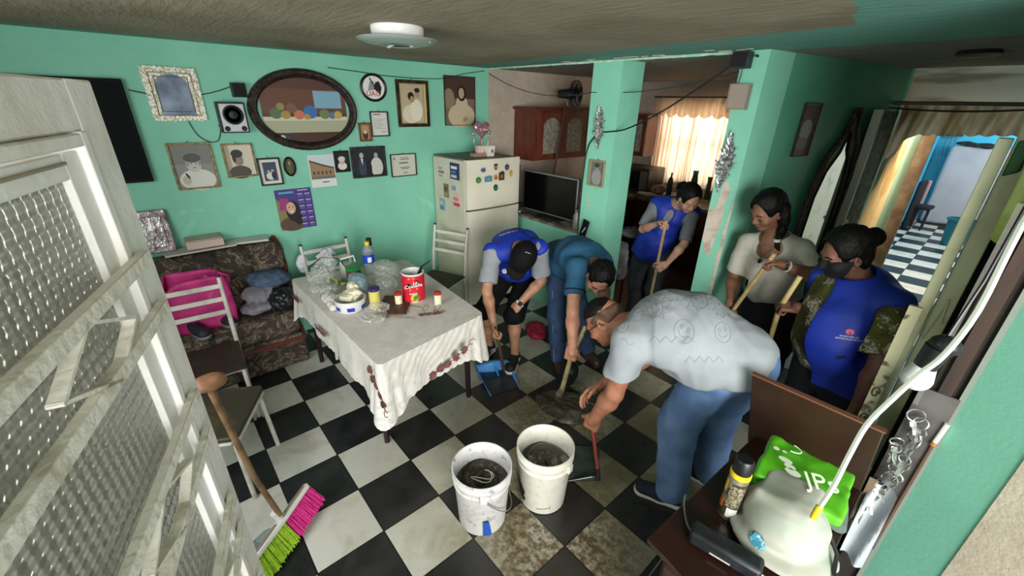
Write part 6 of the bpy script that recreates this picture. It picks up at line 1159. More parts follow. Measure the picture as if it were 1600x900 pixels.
def arm(s, sh, el, wr, g=1.0, k=.02):
    sh, el, wr = [np.array(q, float) for q in (sh, el, wr)]; s.cone(sh, sh*.45+el*.55, .052*g, .046*g, k).cone(sh*.45+el*.55, el, .046*g, .037*g, k)
    s.cone(el, el*.7+wr*.3, .038*g, .042*g, k).cone(el*.7+wr*.3, wr, .042*g, .026*g, k); d = unit(wr-el); s.cone(wr-d*.01, wr+d*.03, .026*g, .024*g, .01)
def leg(s, hp, kn, an, g=1.0, back=None):
    hp, kn, an = [np.array(q, float) for q in (hp, kn, an)]; s.cone(hp, kn, .078*g, .050*g, .03); s.cone(kn, kn*.65+an*.35, .048*g, .050*g, .02).cone(kn*.65+an*.35, an, .050*g, .032*g, .02)
    if back is not None: s.ell(kn*.68+an*.32+np.array(back)*.022, (.036, .036, .09), (V(1, 0, 0), V(0, 1, 0), unit(an-kn)), .03)
def foot(s, an, d): an = np.array(an, float); d = unit((d[0], d[1], 0)); s.cone(an, an+V(0, 0, -.04), .034, .034, .02).cone(an-V(0, 0, .05)-d*.02, an-V(0, 0, .055)+d*.12, .030, .026, .02)
def torso(s, J, w, dp, o=0, belly=0, k=.05, arch=.0, lo=1.0, shr=.06):
    pv, nk = J['pv'], J['nk']; sp = unit(nk-pv); lh = unit(J['hpL']-J['hpR']); ls = unit(J['shL']-J['shR']); fr = unit(np.cross(lh+ls, sp)); mid = pv*.5+nk*.5-fr*arch; ch = pv*.22+nk*.78-fr*arch*.6
    s.econe(pv-sp*.03, mid, w*.98+o, w*.92+o+belly*.4, dp*.95+o, dp*.92+o+belly*.5, lh, k); s.econe(mid, ch, w*.92+o+belly*.3, w*1.04+o, dp*.92+o+belly*.3, dp+o, lh+ls, k); s.econe(ch, nk-sp*.02, w*1.0+o, w*.5+o, dp*.95+o, dp*.55+o, ls, k)
    s.cone(J['shL'], J['shR'], shr+o, shr+o, k)
    if belly: s.ell(pv*.62+nk*.38+fr*(dp*.45+belly*.5), V(w*.85+o, dp*.7+belly+o, .15), (lh, fr, sp), .06)
    return sp, fr, lh, ls, mid, ch
def pelvis_pants(s, J, w, dp, o=0, g=1.0): 
    pv = J['pv']; sp = unit(J['nk']-pv); lh = unit(J['hpL']-J['hpR']); s.ell(pv+V(0, 0, -.01), V(w+o, dp+o, .11), (lh, unit(np.cross(lh, V(0, 0, 1))), V(0, 0, 1)), .04); s.econe(pv-sp*.06, pv+sp*.09, w*1.0+o, w*.95+o, dp*1.03+o, dp*.93+o, lh, .03)
def pant_leg(s, hp, kn, an, r0, r1, r2, end=1.0, k=.035):
    hp, kn, an = [np.array(q, float) for q in (hp, kn, an)]; s.cone(hp, kn, r0, r1, k); e = kn+(an-kn)*end; s.cone(kn, e, r1, r2, k)
def shoe(t, an, d, matu, mats, L=.27, stripe=None, lace=None, z=0):
    an = np.array(an, float); d = unit((d[0], d[1], 0)); sd_ = V(-d[1], d[0], 0); up = V(0, 0, 1); c = V(an[0], an[1], z)+d*.055
    s = SDF(.0055); s.chain([c-d*L*.34+up*.050, c+up*.045, c+d*L*.33+up*.036], [.038, .041, .042], .03).ell(c-d*L*.24+up*.085, (.050, .036, .030), (d, sd_, up), .03).plane(c+up*.014, -up); o = s.mesh('shoe', matu, t)
    s = SDF(.0055); s.chain([c-d*L*.35+up*.014, c+up*.013, c+d*L*.34+up*.014], [.040, .039, .045], .02).plane(c+up*.028, up).plane(c+up*.001, -up); s.mesh('shoe_sole', mats, t)
    if lace is not None:
        m = MB()
        for i in range(4): q = c+d*(.0+.022*i)+up*(.088-.004*i); m.tube([q-sd_*.022-up*.01, q+up*.002, q+sd_*.022-up*.01], .0035, lace, 6)
        m.build('shoe_laces', t)
    if stripe is not None:
        for sg in (-1, 1):
            m = MB(); m.tube([c-d*.10+sd_*sg*.040+up*.03, c-d*.05+sd_*sg*.042+up*.06, c+sd_*sg*.0435+up*.055, c+d*.04+sd_*sg*.0435+up*.035], .004, stripe, 6); m.build('shoe_stripe', t)
def person(label, loc):
    return thing('person', label, 'person', loc)
def bvh_of(o): return BVHTree.FromPolygons([v.co+WL[o.name] for v in o.data.vertices], [tuple(p.vertices) for p in o.data.polygons])
def cast(bv, p, d, lift=.002):
    h = bv.ray_cast(Vector(p)-Vector(d)*.6, Vector(d), 1.4)
    if h[0] is None: return None
    return h[0]-Vector(d)*lift
def decal_lines(bv, o, r, u, d, lines, rad, mat, name, parent):
    m = MB(); o, r, u, d = Vector(o), Vector(r), Vector(u), Vector(d)
    for ln in lines:
        dense = []
        for a, b in zip(ln[:-1], ln[1:]):
            n = max(1, int(math.hypot(b[0]-a[0], b[1]-a[1])/.008)); dense += [(a[0]+(b[0]-a[0])*i/n, a[1]+(b[1]-a[1])*i/n) for i in range(n)]
        dense.append(ln[-1]); run = []
        for x, y in dense:
            q = cast(bv, o+r*x+u*y, d, .0005)
            if q is None or (run and (q-run[-1]).length > .04):
                if len(run) > 1: m.tube(run, rad, mat, 5)
                run = [] if q is None else [q]
            else: run.append(q)
        if len(run) > 1: m.tube(run, rad, mat, 5)
    if m.v: m.build(name, parent)
def decal_fill(bv, o, r, u, d, pts, mat, name, parent, lift=.003):
    o, r, u, d = Vector(o), Vector(r), Vector(u), Vector(d); q = [cast(bv, o+r*x+u*y, d, lift) for x, y in pts]; q = [p for p in q if p is not None]
    if len(q) > 2: return MB().poly(q, mat).build(name, parent, smooth=False)
def decal_text(bv, txt, size, o, r, u, d, mat, name, parent):
    ob = letters(name, txt, size, o, r, u, mat, parent, ext=0); off = WL[ob.name]
    for v in ob.data.vertices:
        q = cast(bv, v.co+off, d, .002)
        if q is None: q = bv.find_nearest(v.co+off)[0]
        v.co = q-off
    ob.data.update(); return ob
def A3(**k): return {a: np.array(b, float) for a, b in k.items()}
GREYT = M('heather_grey_cotton', '85898D', .9, n=(400, '7A7E82', .4, .6), bump=(120, .2)); VEST = M('royal_blue_vest', '12309E', .6, n=(6, '0E2888', .4, .65), bump=(14, .3)); 
def vest_trim(): pass
def cut_arm(s, sh, el, r=.075, k=.01): sh, el = np.array(sh), np.array(el); d = unit(el-sh); s.cone(sh+d*.035, el+d*.1, r, r*1.1, k, 's')
WPRINT = M('white_print', 'D5DAE2', .5)
SOLE_W = M('white_rubber_sole', 'CFCEC8', .5)

bvh_cap = bvh_of(cap_o); dcp = (Vector((1.693, .362, .80))-Vector(CAM)).normalized(); rcp = Vector(Rr); rcp = (rcp-dcp*rcp.dot(dcp)).normalized(); ucp = rcp.cross(dcp).normalized()
decal_fill(bvh_cap, Vector((1.693, .362, .80)), rcp, ucp, dcp, [(.020*math.cos(k*.3927)+.3*.026*math.sin(k*.3927)*-.6, .026*math.sin(k*.3927)) for k in range(16)], EMB, 'emblem', cap_t, .004)
# ---- man in black cap, blue vest
J = A3(hd=(-.235, 1.115, 1.03), nk=(-.42, 1.21, 1.06), shL=(-.26, 1.30, 1.04), shR=(-.53, 1.07, .99), elL=(-.27, 1.36, .77), elR=(-.45, .95, .73), wrL=(-.335, 1.18, .585), wrR=(-.33, .92, .50), pv=(-.65, 1.43, .72), hpL=(-.56, 1.48, .70), hpR=(-.70, 1.36, .70), knL=(-.375, 1.17, .48), knR=(-.60, 1.05, .48), anL=(-.385, 1.20, .09), anR=(-.64, 1.12, .09))
SK1 = skin('tan_skin_with_tattoos', 'A0765C', '865E46'); t = person('person in black cap and blue vest bending down with a short stick', (-.5, 1.3, 0))
s = SDF(.0055); sp, fr_, lh, ls, mid, ch_ = torso(s, J, .135, .09, 0, 0, arch=.03); HF, HU = V(0, -.5, -.78), V(.74, -.58, .36)
P, A = head(s, J['hd'], HF, HU, 1.0, 1.0, J['nk'], .055); arm(s, J['shL'], J['elL'], J['wrL'], 1.0); arm(s, J['shR'], J['elR'], J['wrR'], 1.0)
leg(s, J['hpL'], J['knL'], J['anL'], 1.0, (-.3, .9, 0)); leg(s, J['hpR'], J['knR'], J['anR'], 1.0, (-.3, .9, 0)); foot(s, J['anL'], (.5, -.8)); foot(s, J['anR'], (.3, -.9))
gA, aA = hand(s, J['wrR'], (.25, -.15, -.9), (.55, .75, .0), (.3, -.5, .6), 1.0, 1.05); hand(s, J['wrL'], (-.25, -.55, -.70), (-.3, .6, -.7), (-.7, .0, .2), .55, 1.05)
s.mesh('body', SK1, t)
s = SDF(.006); torso(s, J, .150, .105, .012, .01, arch=.035, shr=.055)
for a_, b_ in (('shL', 'elL'), ('shR', 'elR')):
    d_ = J[b_]-J[a_]; e_ = J[a_]+d_*.80; s.cone(J[a_], J[a_]+d_*.9, .062, .076, .04); s.plane(e_, d_, .12)
s.cone(J['nk']+unit(J['hd']-J['nk'])*.03, J['hd'], .06, .07, .01, 's').plane(J['pv']+sp*.02, -sp).disp(folds(0.0034, 54, 5)); s.mesh('t_shirt', GREYT, t)
s = SDF(.006); torso(s, J, .168, .125, .020, .01, arch=.045, shr=.058); cut_arm(s, J['shL'], J['elL'], .080); cut_arm(s, J['shR'], J['elR'], .080); s.cone(J['nk']+unit(J['hd']-J['nk'])*.05, J['hd'], .055, .06, .01, 's').plane(J['pv']+sp*.06, -sp).disp(folds(0.0051, 41, 6)); vo = s.mesh('vest', VEST, t)
bv = bvh_of(vo); vd = Vector((-.68, .62, -.38)).normalized(); rt, up_ = Vector(Rr), -Vector(Rd)
decal_text(bv, 'Desarrollo Social', .022, Vector((-.50, 1.20, 1.13)), rt*.95+up_*.25, up_*.95-rt*.25, vd, WPRINT, 'back_lettering', t)
decal_fill(bv, Vector((-.24, .93, .96)), rt, up_, vd, [(.022*math.cos(k*.6283), .020*math.sin(k*.6283)+.004) for k in range(10)], WPRINT, 'chest_emblem', t); decal_fill(bv, Vector((-.235, .925, .93)), rt, up_, vd, [(-.035, .010), (-.035, .004), (.035, -.010), (.035, -.004)], WPRINT, 'chest_print_line', t)
s = SDF(.006); pelvis_pants(s, J, .145, .115); 
for q in 'LR': pant_leg(s, J['hp'+q], J['kn'+q], J['an'+q], .098, .080, .074, .14)
for q in 'LR': d_ = unit(J['an'+q]-J['kn'+q]); s.plane(J['kn'+q]+d_*.055, d_, .14)
s.disp(folds(0.0043, 41, 7)); s.mesh('shorts', M('black_shorts_cloth', '060608', .85, spec=.2), t)
s = SDF(.005); s.ell(P(0, -.004, .036), V(.096, .116, .100), A, .01).plane(P(0, .0, -.016), -A[2]); s.ell(P(0, .115, .006), V(.074, .070, .012), A, .03); s.mesh('cap', M('black_cap_cloth', '050506', .8, bump=(90, .3), spec=.2), t)
MB().tube([P(-.02, -.022, .130), P(.0, -.030, .1315), P(.03, -.032, .128)], [.002, .005, .003], WPRINT, 8, flat=.4).build('cap_mark', t); MB().sph(P(0, -.006, .130), (.008, .008, .004), MATS['black_cap_cloth'], 12).build('cap_button', t)
we = unit(J['wrL']-J['elL']); e1, e2, _ = frame_of(we); MB().tube([Vector(J['wrL']-we*.012)+e1*(.030*math.cos(k*.5236))+e2*(.030*math.sin(k*.5236)) for k in range(12)], .009, M('watch_strap_white', 'D8D8D4', .4), 8, closed=True).build('watch_band', t); MB().box(Vector(J['wrL']-we*.012)+Vector((.028, -.02, .012)), (.03, .03, .03), M('watch_face', '2A2C30', .2)).build('watch_face', t, bevel=.006)
for q, dd in (('L', (.55, -.8)), ('R', (.3, -.9))): shoe(t, J['an'+q], dd, M('black_canvas_shoe', '141416', .7), SOLE_W, .27, WPRINT)
st_ = Vector(gA); ax2 = Vector((.12, -.30, 1)).normalized(); top(MB().tube([st_+ax2*.10, st_, st_-ax2*(st_.z-.012)/ax2.z], [.011, .013, .013], M('dark_stick_wood', '4A3A30', .5), 10).build('wooden_stick'), 'short dark stick in the hand of the person in the black cap', 'stick')

# ---- man in teal shirt
J = A3(hd=(.285, 1.34, .985), nk=(.10, 1.46, 1.00), shL=(.10, 1.62, .97), shR=(.12, 1.29, 1.01), elL=(.10, 1.70, .69), elR=(.24, 1.15, .77), wrL=(.15, 1.53, .56), wrR=(.32, 1.08, .54), pv=(-.32, 1.65, .90), hpL=(-.31, 1.73, .86), hpR=(-.29, 1.56, .88), knL=(-.12, 1.68, .47), knR=(-.18, 1.46, .47), anL=(-.04, 1.75, .09), anR=(-.10, 1.44, .09))
SK2 = skin('light_tan_skin', 'B4826A', '9A6850'); t = person('person in teal polo shirt and blue jeans bending down to the floor', (-.1, 1.6, 0))
s = SDF(.0055); sp, fr_, lh, ls, mid, ch_ = torso(s, J, .145, .10, 0, 0, arch=.03); P, A = head(s, J['hd'], (.42, -.58, -.70), (.62, -.30, .62), 1.0, 1.05, J['nk'], .058)
arm(s, J['shL'], J['elL'], J['wrL'], 1.05); arm(s, J['shR'], J['elR'], J['wrR'], 1.08)
for q in 'LR': leg(s, J['hp'+q], J['kn'+q], J['an'+q], 1.0)
foot(s, J['anL'], (.9, -.3)); foot(s, J['anR'], (.85, -.5)); gB, aB = hand(s, J['wrR'], (-.15, .05, -.95), (-.45, .9, 0), (.5, .2, .5), 1.0, 1.08); gB2, _ = hand(s, J['wrL'], (.3, -.45, -.80), (.5, -.5, .2), (.3, .5, .6), .9, 1.05); s.mesh('body', SK2, t)
TEAL = M('teal_polo_cotton', '1F5270', .85, n=(6, '1A4660', .4, .65), bump=(140, .25)); s = SDF(.006); torso(s, J, .165, .118, .012, .02, arch=.04, shr=.060)
for a_, b_ in (('shL', 'elL'), ('shR', 'elR')):
    d_ = J[b_]-J[a_]; s.cone(J[a_], J[a_]+d_*.8, .066, .073, .04); s.plane(J[a_]+d_*.66, d_, .13)
s.cone(J['nk']+unit(J['hd']-J['nk'])*.03, J['hd'], .062, .075, .01, 's').plane(J['pv']+sp*.0, -sp).disp(folds(0.0051, 34, 8)); so = s.mesh('polo_shirt', TEAL, t)
for a_, b_ in (('shR', 'elR'), ('shL', 'elL')):
    d_ = unit(J[b_]-J[a_]); c_e = J[a_]+(J[b_]-J[a_])*.66; e1, e2, _ = frame_of(d_); MB().tube([Vector(c_e-d_*.035)+e1*(.0735*math.cos(k*.2618))+e2*(.0735*math.sin(k*.2618)) for k in range(24)], .008, M('navy_sleeve_band', '0E1A30', .8), 8, closed=True, flat=.5).build('sleeve_band', t)
JEAN = M('dark_blue_denim', '22344F', .85, n=(9, '2E4464', .4, .65), bump=(160, .3)); s = SDF(.006); pelvis_pants(s, J, .155, .125)
for q in 'LR': pant_leg(s, J['hp'+q], J['kn'+q], J['an'+q], .098, .072, .066, .98)
for q in 'LR': s.plane(J['an'+q]+V(0, 0, -.03), V(0, 0, -1), .12)
s.disp(folds(0.0051, 37, 9)); jo = s.mesh('jeans', JEAN, t); MB().tube([J['hpR']+V(.03, -.092, 0), J['knR']+V(.02, -.070, 0), J['anR']+V(.01, -.064, 0)], .003, M('jean_stitch', '5E7698', .8), 6).build('side_seam', t)
s = SDF(.005); hair_shell(s, P, A, 1.0, .004, .014, 1.0); s.disp(folds(.003, 120, 3)); s.mesh('hair', HAIR, t); MB().tube([P(-.045, .092, .016), P(-.03, .098, .020), P(-.015, .098, .016)], .003, HAIR, 6).tube([P(.045, .092, .016), P(.03, .098, .020), P(.015, .098, .016)], .003, HAIR, 6).build('eyebrows', t)
for q, dd in (('L', (.9, -.3)), ('R', (.85, -.5))): shoe(t, J['an'+q], dd, M('brown_leather_shoe', '3E2C24', .35), M('dark_shoe_sole', '1C1614', .6), .28)
g2 = Vector(gB); top(MB().tube([g2+Vector((.02, .10, .22)), g2, Vector((.20, 1.16, .10))], [.017, .017, .019], M('pale_tool_wood', 'A09468', .5, n=(12, '7C7250', .4, .6)), 10).tube([(.20, 1.16, .10), (.18, 1.15, .03)], [.02, .03], M('muddy_blade', '5C5646', .5, n=(18, '8C876C', .5, .65)), 8).build('hand_tool'), 'short pale wooden handle held by the teal shirted person', 'tool')

# ---- large man in grey printed shirt
J = A3(hd=(.655, .93, .945), nk=(.86, .97, 1.00), shL=(.90, .80, .97), shR=(.93, 1.15, 1.02), elL=(.885, .745, .68), elR=(.86, 1.02, .76), wrL=(.79, .74, .46), wrR=(.74, .86, .60), pv=(1.245, 1.15, .92), hpL=(1.22, 1.06, .86), hpR=(1.27, 1.25, .87), knL=(1.12, 1.04, .49), knR=(1.24, 1.24, .47), anL=(1.20, .97, .09), anR=(1.27, 1.26, .09))
SK3 = skin('warm_brown_skin', '9C6A52', '84553F'); t = person('large person in pale grey printed shirt, jeans and glasses bending over the dustpan', (1.2, 1.05, 0))
s = SDF(.0055); sp, fr_, lh, ls, mid, ch_ = torso(s, J, .17, .13, 0, 0, arch=.03); P, A = head(s, J['hd'], (-.62, -.28, -.70), (-.72, .02, .66), 1.12, 1.1, J['nk'], .068)
arm(s, J['shL'], J['elL'], J['wrL'], 1.22); arm(s, J['shR'], J['elR'], J['wrR'], 1.2)
for q in 'LR': leg(s, J['hp'+q], J['kn'+q], J['an'+q], 1.1)
foot(s, J['anL'], (-.95, -.3)); foot(s, J['anR'], (-.95, 0)); gC, aC = hand(s, J['wrL'], (-.25, .1, -.95), (-.30, .95, 0), (-.6, 0, .5), 1.05, 1.12); hand(s, J['wrR'], (-.55, -.45, -.55), (.4, -.4, -.8), (-.3, -.6, .5), .35, 1.1); s.mesh('body', SK3, t)
TEE = M('pale_grey_tee', '8F9497', .85, n=(7, '868C8F', .4, .65), bump=(220, .08)); s = SDF(.006); torso(s, J, .205, .155, .014, .055, arch=.055, shr=.075, k=.07); s.ell(J['pv']+V(0.01, 0, .01), V(.210, .175, .16), (lh, unit(np.cross(lh, V(0, 0, 1))), V(0, 0, 1)), .05)
for a_, b_ in (('shL', 'elL'), ('shR', 'elR')):
    d_ = J[b_]-J[a_]; s.cone(J[a_], J[a_]+d_*.95, .085, .092, .05); s.plane(J[a_]+d_*.80, d_, .17)
s.cone(J['nk']+unit(J['hd']-J['nk'])*.035, J['hd'], .075, .085, .01, 's').plane(J['pv']+V(0, 0, -.060), -sp*.12+V(0, 0, -.90)).disp(folds(0.0051, 31, 10)).disp(crumple(.005, 28, 4)); to = s.mesh('t_shirt', TEE, t)
bv = bvh_of(to); vd = (Vector((1.02, .85, 1.05))-Vector(CAM)).normalized(); rt = Vector(Rr); rt = (rt-vd*rt.dot(vd)).normalized(); up_ = rt.cross(vd).normalized()*1.0; PRN = M('mid_grey_print', '73797D', .8)
def smile(cx, cy, r, a=0):
    R_ = lambda x, y: (cx+r*(x*math.cos(a)-y*math.sin(a))*.85, cy+r*(x*math.sin(a)+y*math.cos(a))*1.1)
    out = [[R_(math.cos(k*.2856), math.sin(k*.2856)) for k in range(23)]]
    for sx in (-.35, .35): out.append([R_(sx+.13*math.cos(k*.7854), .28+.22*math.sin(k*.7854)) for k in range(9)])
    out.append([R_(.55*math.cos(3.5+k*.32), .1+.6*math.sin(3.5+k*.32)) for k in range(8)]); return out
def burst(cx, cy, r, n=9, a0=0, a1=6.283):
    return [[(cx+r*(1 if k % 2 else .62)*math.cos(a0+(a1-a0)*k/(2*n)), cy+r*.8*(1 if k % 2 else .62)*math.sin(a0+(a1-a0)*k/(2*n))) for k in range(2*n+1)]]
o_c = Vector((1.02, .85, 1.05)); ln = []
for cx, cy, r, a in ((-.02, .13, .042, .5), (.10, .02, .05, -.5), (.265, .015, .042, .1), (.18, .17, .042, .4), (-.175, .055, .038, .7), (-.10, .10, .028, 1.0)): ln += smile(cx, cy, r, a)
for cx, cy, r in ((.06, .20, .05), (.18, .17, .075), (-.02, .13, .075), (.28, .12, .05)): ln += burst(cx, cy, r)
ln += [[(-.05+.024*k, -.03+(.028 if k % 2 else 0)) for k in range(9)], [(.10+.02*k, -.12+(.03 if k % 2 else 0)) for k in range(9)], [(-.18+.02*k, -.02-.012*k+(.02 if k % 2 else 0)) for k in range(4)]]
decal_lines(bv, o_c, rt, up_, vd, ln, .0012, PRN, 'shirt_print', t)
JL = M('mid_blue_denim', '54719A', .85, n=(8, '6A86AE', .4, .65), bump=(160, .3)); s = SDF(.006); pelvis_pants(s, J, .175, .15, 0)
for q in 'LR': pant_leg(s, J['hp'+q], J['kn'+q], J['an'+q], .130, .098, .085, .97, .05)
for q in 'LR': s.plane(J['an'+q]+V(0, 0, -.035), V(0, 0, -1), .13)
s.disp(folds(0.0059, 34, 12)); s.mesh('jeans', JL, t)
s = SDF(.005); s.ell(P(0, .004, .052), V(.082, .100, .084), A, .02); s.ell(P(0, .105, -.03), V(.08, .075, .085), A, .01, 's').plane(P(0, 0, .040), -A[2]+A[1]*.25).disp(folds(.002, 140, 2)); s.mesh('hair', HAIR, t)
s = SDF(.005); s.ell(P(0, -.010, .018), V(.0815, .103, .092)*1.06, A, .02).ell(P(0, .09, -.035), V(.085, .085, .085), A, .01, 's').plane(P(0, 0, .05), A[2]).plane(P(0, 0, -.045), -A[2]); 
for sx in (-1, 1): s.ell(P(sx*.095, .002, -.02), V(.030, .028, .035), A, .006, 's')
s.mesh('faded_hair', M('shaved_hair_stubble', '5E4434', .8, n=(25, '3A2A22', .4, .62)), t)
GLB = M('black_glasses_plastic', '0E0E10', .3); m = MB()
for sx in (-1, 1):
    m.tube([P(sx*.034+.026*math.cos(k*.5236)*1.05, .112, -.010+.019*math.sin(k*.5236)) for k in range(12)], .0022, GLB, 6, closed=True); m.tube([P(sx*.060, .108, -.004), P(sx*.078, .06, -.002), P(sx*.083, -.005, -.002), P(sx*.080, -.02, -.02)], .003, GLB, 6)
m.tube([P(-.008, .113, -.006), P(0, .115, -.003), P(.008, .113, -.006)], .002, GLB, 6); m.build('glasses', t); MB().tube([P(-.046, .094, .018), P(-.03, .100, .022), P(-.015, .100, .018)], .003, HAIR, 6).tube([P(.046, .094, .018), P(.03, .100, .022), P(.015, .100, .018)], .003, HAIR, 6).build('eyebrows', t)
for q, dd in (('L', (-.92, -.38)), ('R', (-.95, 0))): shoe(t, J['an'+q], dd, M('navy_suede_shoe', '1E2330', .8), SOLE_W, .29, None, M('black_lace', '111218', .8))
g3 = Vector(gC); top(MB().tube([g3+Vector((-.01, 0, .07)), g3, Vector((.835, .765, .12)), Vector((.845, .77, .04))], [.011, .011, .011, .012], M('red_brown_stick', '8A3A30', .45), 10).build('tool_handle'), 'short red stick running from the large person\'s fist to the grey dustpan', 'handle')

# ---- woman in the kitchen, blue vest
J = A3(hd=(.215, 2.54, 1.36), nk=(.07, 2.62, 1.27), shL=(.20, 2.70, 1.21), shR=(-.08, 2.58, 1.25), elL=(.25, 2.55, .97), elR=(-.10, 2.44, 1.04), wrL=(.22, 2.36, .82), wrR=(.09, 2.36, 1.15), pv=(-.10, 2.66, .83), hpL=(-.01, 2.70, .80), hpR=(-.18, 2.64, .80), knL=(.0, 2.62, .44), knR=(-.2, 2.64, .44), anL=(.0, 2.74, .09), anR=(-.20, 2.72, .09))
SK4 = skin('fair_tan_skin', 'B78E78', 'A0765F'); t = person('person with black ponytail in grey shirt and blue vest holding a pole in the kitchen', (0, 2.6, 0))
s = SDF(.0055); sp, fr_, lh, ls, mid, ch_ = torso(s, J, .125, .09, 0, 0, arch=.02, shr=.05); P, A = head(s, J['hd'], (.72, -.42, -.55), (.42, -.28, .86), .98, .92, J['nk'], .046)
arm(s, J['shL'], J['elL'], J['wrL'], .85); arm(s, J['shR'], J['elR'], J['wrR'], .85)
for q in 'LR': leg(s, J['hp'+q], J['kn'+q], J['an'+q], .95); foot(s, J['an'+q], (.5, -.8))
gD1, _ = hand(s, J['wrR'], (.75, -.25, .15), (.45, -.6, -.6), (.1, .1, .9), .95, .92); gD2, _ = hand(s, J['wrL'], (-.45, -.5, -.5), (-.6, .6, .1), (.1, -.2, .9), .95, .92); s.mesh('body', SK4, t)
GT2 = M('dark_grey_shirt', '6A6C70', .85, bump=(100, .2)); s = SDF(.006); torso(s, J, .14, .105, .010, .0, arch=.025, shr=.052)
for a_, b_ in (('shL', 'elL'), ('shR', 'elR')):
    d_ = J[b_]-J[a_]; s.cone(J[a_], J[b_], .056, .056, .03); s.plane(J[a_]+d_*.90, d_, .10)
s.cone(J['nk']+unit(J['hd']-J['nk'])*.02, J['hd'], .05, .07, .01, 's').plane(J['pv']+sp*.03, -sp).disp(folds(0.0043, 44, 13)); s.mesh('shirt', GT2, t)
s = SDF(.006); torso(s, J, .150, .115, .016, .0, arch=.03, shr=.054); s.econe(J['pv']-sp*.10, J['pv']+sp*.1, .17, .16, .135, .125, lh, .03); cut_arm(s, J['shL'], J['elL'], .066); cut_arm(s, J['shR'], J['elR'], .066); s.cone(J['nk']+unit(J['hd']-J['nk'])*.01, J['hd'], .062, .09, .01, 's').plane(J['pv']-sp*.10, -sp)
s.cone(J['nk']+fr_*.13-sp*.02, mid+fr_*.13, .05, .012, .01, 's').disp(folds(0.0043, 37, 14)); s.mesh('vest', VEST, t)
PT = M('dark_grey_trousers', '26272C', .85); s = SDF(.007); pelvis_pants(s, J, .145, .12)
for q in 'LR': pant_leg(s, J['hp'+q], J['kn'+q], J['an'+q], .095, .075, .070, .97)
s.disp(folds(0.0051, 34, 15)); s.mesh('trousers', PT, t)
for q in 'LR': shoe(t, J['an'+q], (.5, -.8), M('black_kitchen_shoe', '141416', .6), M('dark_shoe_sole', '1C1614', .6), .24)
s = SDF(.005); hair_shell(s, P, A, .98, .004, .013, 1.0); s.chain([P(0, -.09, .02), P(.01, -.15, .0), P(.02, -.19, -.04), P(.03, -.22, -.10)], [.035, .03, .026, .012], .02); s.disp(folds(.002, 110, 3)); s.mesh('hair', HAIR, t)
MB().tube([P(-.045, .088, .016), P(-.03, .094, .020), P(-.015, .094, .016)], .0025, HAIR, 6).tube([P(.045, .088, .016), P(.03, .094, .020), P(.015, .094, .016)], .0025, HAIR, 6).tube([P(-.046, .090, -.012), P(-.033, .094, -.015), P(-.02, .091, -.012)], .0016, HAIR, 5).build('brow_and_lashes', t); MB().sph(P(-.078, .0, -.045), .005, M('pearl_earring', 'D9D6D0', .2), 10).build('earring', t)
p1, p2 = Vector(gD1), Vector(gD2); dd = (p2-p1).normalized(); top(MB().tube([p1-dd*.05, p1, p2, p2+dd*(p2.z-.02)/(-dd.z)], .013, M('pale_broom_pole', 'A88B6A', .5, n=(10, '8C7050', .4, .6)), 10).build('broom_pole'), 'tan wooden pole held upright by the person in the kitchen', 'pole')

# ---- woman in white blouse
J = A3(hd=(.945, 2.12, 1.455), nk=(1.0, 2.20, 1.285), shL=(1.165, 2.22, 1.235), shR=(.865, 2.18, 1.21), elL=(1.30, 2.10, 1.12), elR=(.83, 2.17, .94), wrL=(1.155, 1.97, 1.185), wrR=(.90, 2.02, .84), pv=(1.06, 2.32, .83), hpL=(1.16, 2.32, .80), hpR=(.97, 2.30, .80), knL=(1.16, 2.38, .44), knR=(.99, 2.36, .44), anL=(1.15, 2.46, .09), anR=(1.0, 2.44, .09))
SK5 = skin('brown_skin', '8E644E', '73503C'); t = person('person in white blouse with black braid holding a stick in front of the mirror', (1.05, 2.3, 0))
s = SDF(.0055); sp, fr_, lh, ls, mid, ch_ = torso(s, J, .15, .11, 0, 0, shr=.052); P, A = head(s, J['hd'], (-.42, -.80, -.42), (-.16, -.28, .93), 1.02, 1.06, J['nk'], .052)
arm(s, J['shL'], J['elL'], J['wrL'], 1.05); arm(s, J['shR'], J['elR'], J['wrR'], 1.05)
for q in 'LR': leg(s, J['hp'+q], J['kn'+q], J['an'+q], 1.0); foot(s, J['an'+q], (0, -1))
gE1, _ = hand(s, J['wrL'], (-.9, -.25, .05), (-.1, -.5, -.8), (-.1, -.4, .8), 1.0, .98); gE2, _ = hand(s, J['wrR'], (.15, -.45, -.75), (.8, -.4, -.1), (-.2, -.6, .5), .95, .98); s.mesh('body', SK5, t)
BL = M('off_white_blouse', 'BEBAAC', .85, n=(9, 'ADA899', .45, .65), bump=(60, .3)); s = SDF(.006); torso(s, J, .165, .12, .014, .04, shr=.050, k=.035); s.ell(J['pv']*.35+J['nk']*.65+fr_*.09, V(.15, .08, .09), (lh, fr_, sp), .05)
for a_, b_ in (('shL', 'elL'), ('shR', 'elR')):
    d_ = J[b_]-J[a_]; s.cone(J[a_], J[b_], .060, .070, .03); s.plane(J[a_]+d_*.78, d_, .14)
s.cone(J['nk']+V(0, -.02, .0), J['hd'], .080, .095, .01, 's').ell(J['nk']+fr_*.10-V(0, 0, .03), V(.075, .06, .07), (lh, fr_, sp), .01, 's').plane(J['pv']+V(0, 0, -.02), V(0, 0, -1)).disp(folds(0.0051, 37, 16, (1, 1, .5))); s.mesh('blouse', BL, t)
BPT = M('black_trousers', '0E0F12', .8); s = SDF(.007); pelvis_pants(s, J, .175, .14)
for q in 'LR': pant_leg(s, J['hp'+q], J['kn'+q], J['an'+q], .11, .088, .080, .97)
s.disp(folds(0.0051, 31, 17)); s.mesh('trousers', BPT, t)
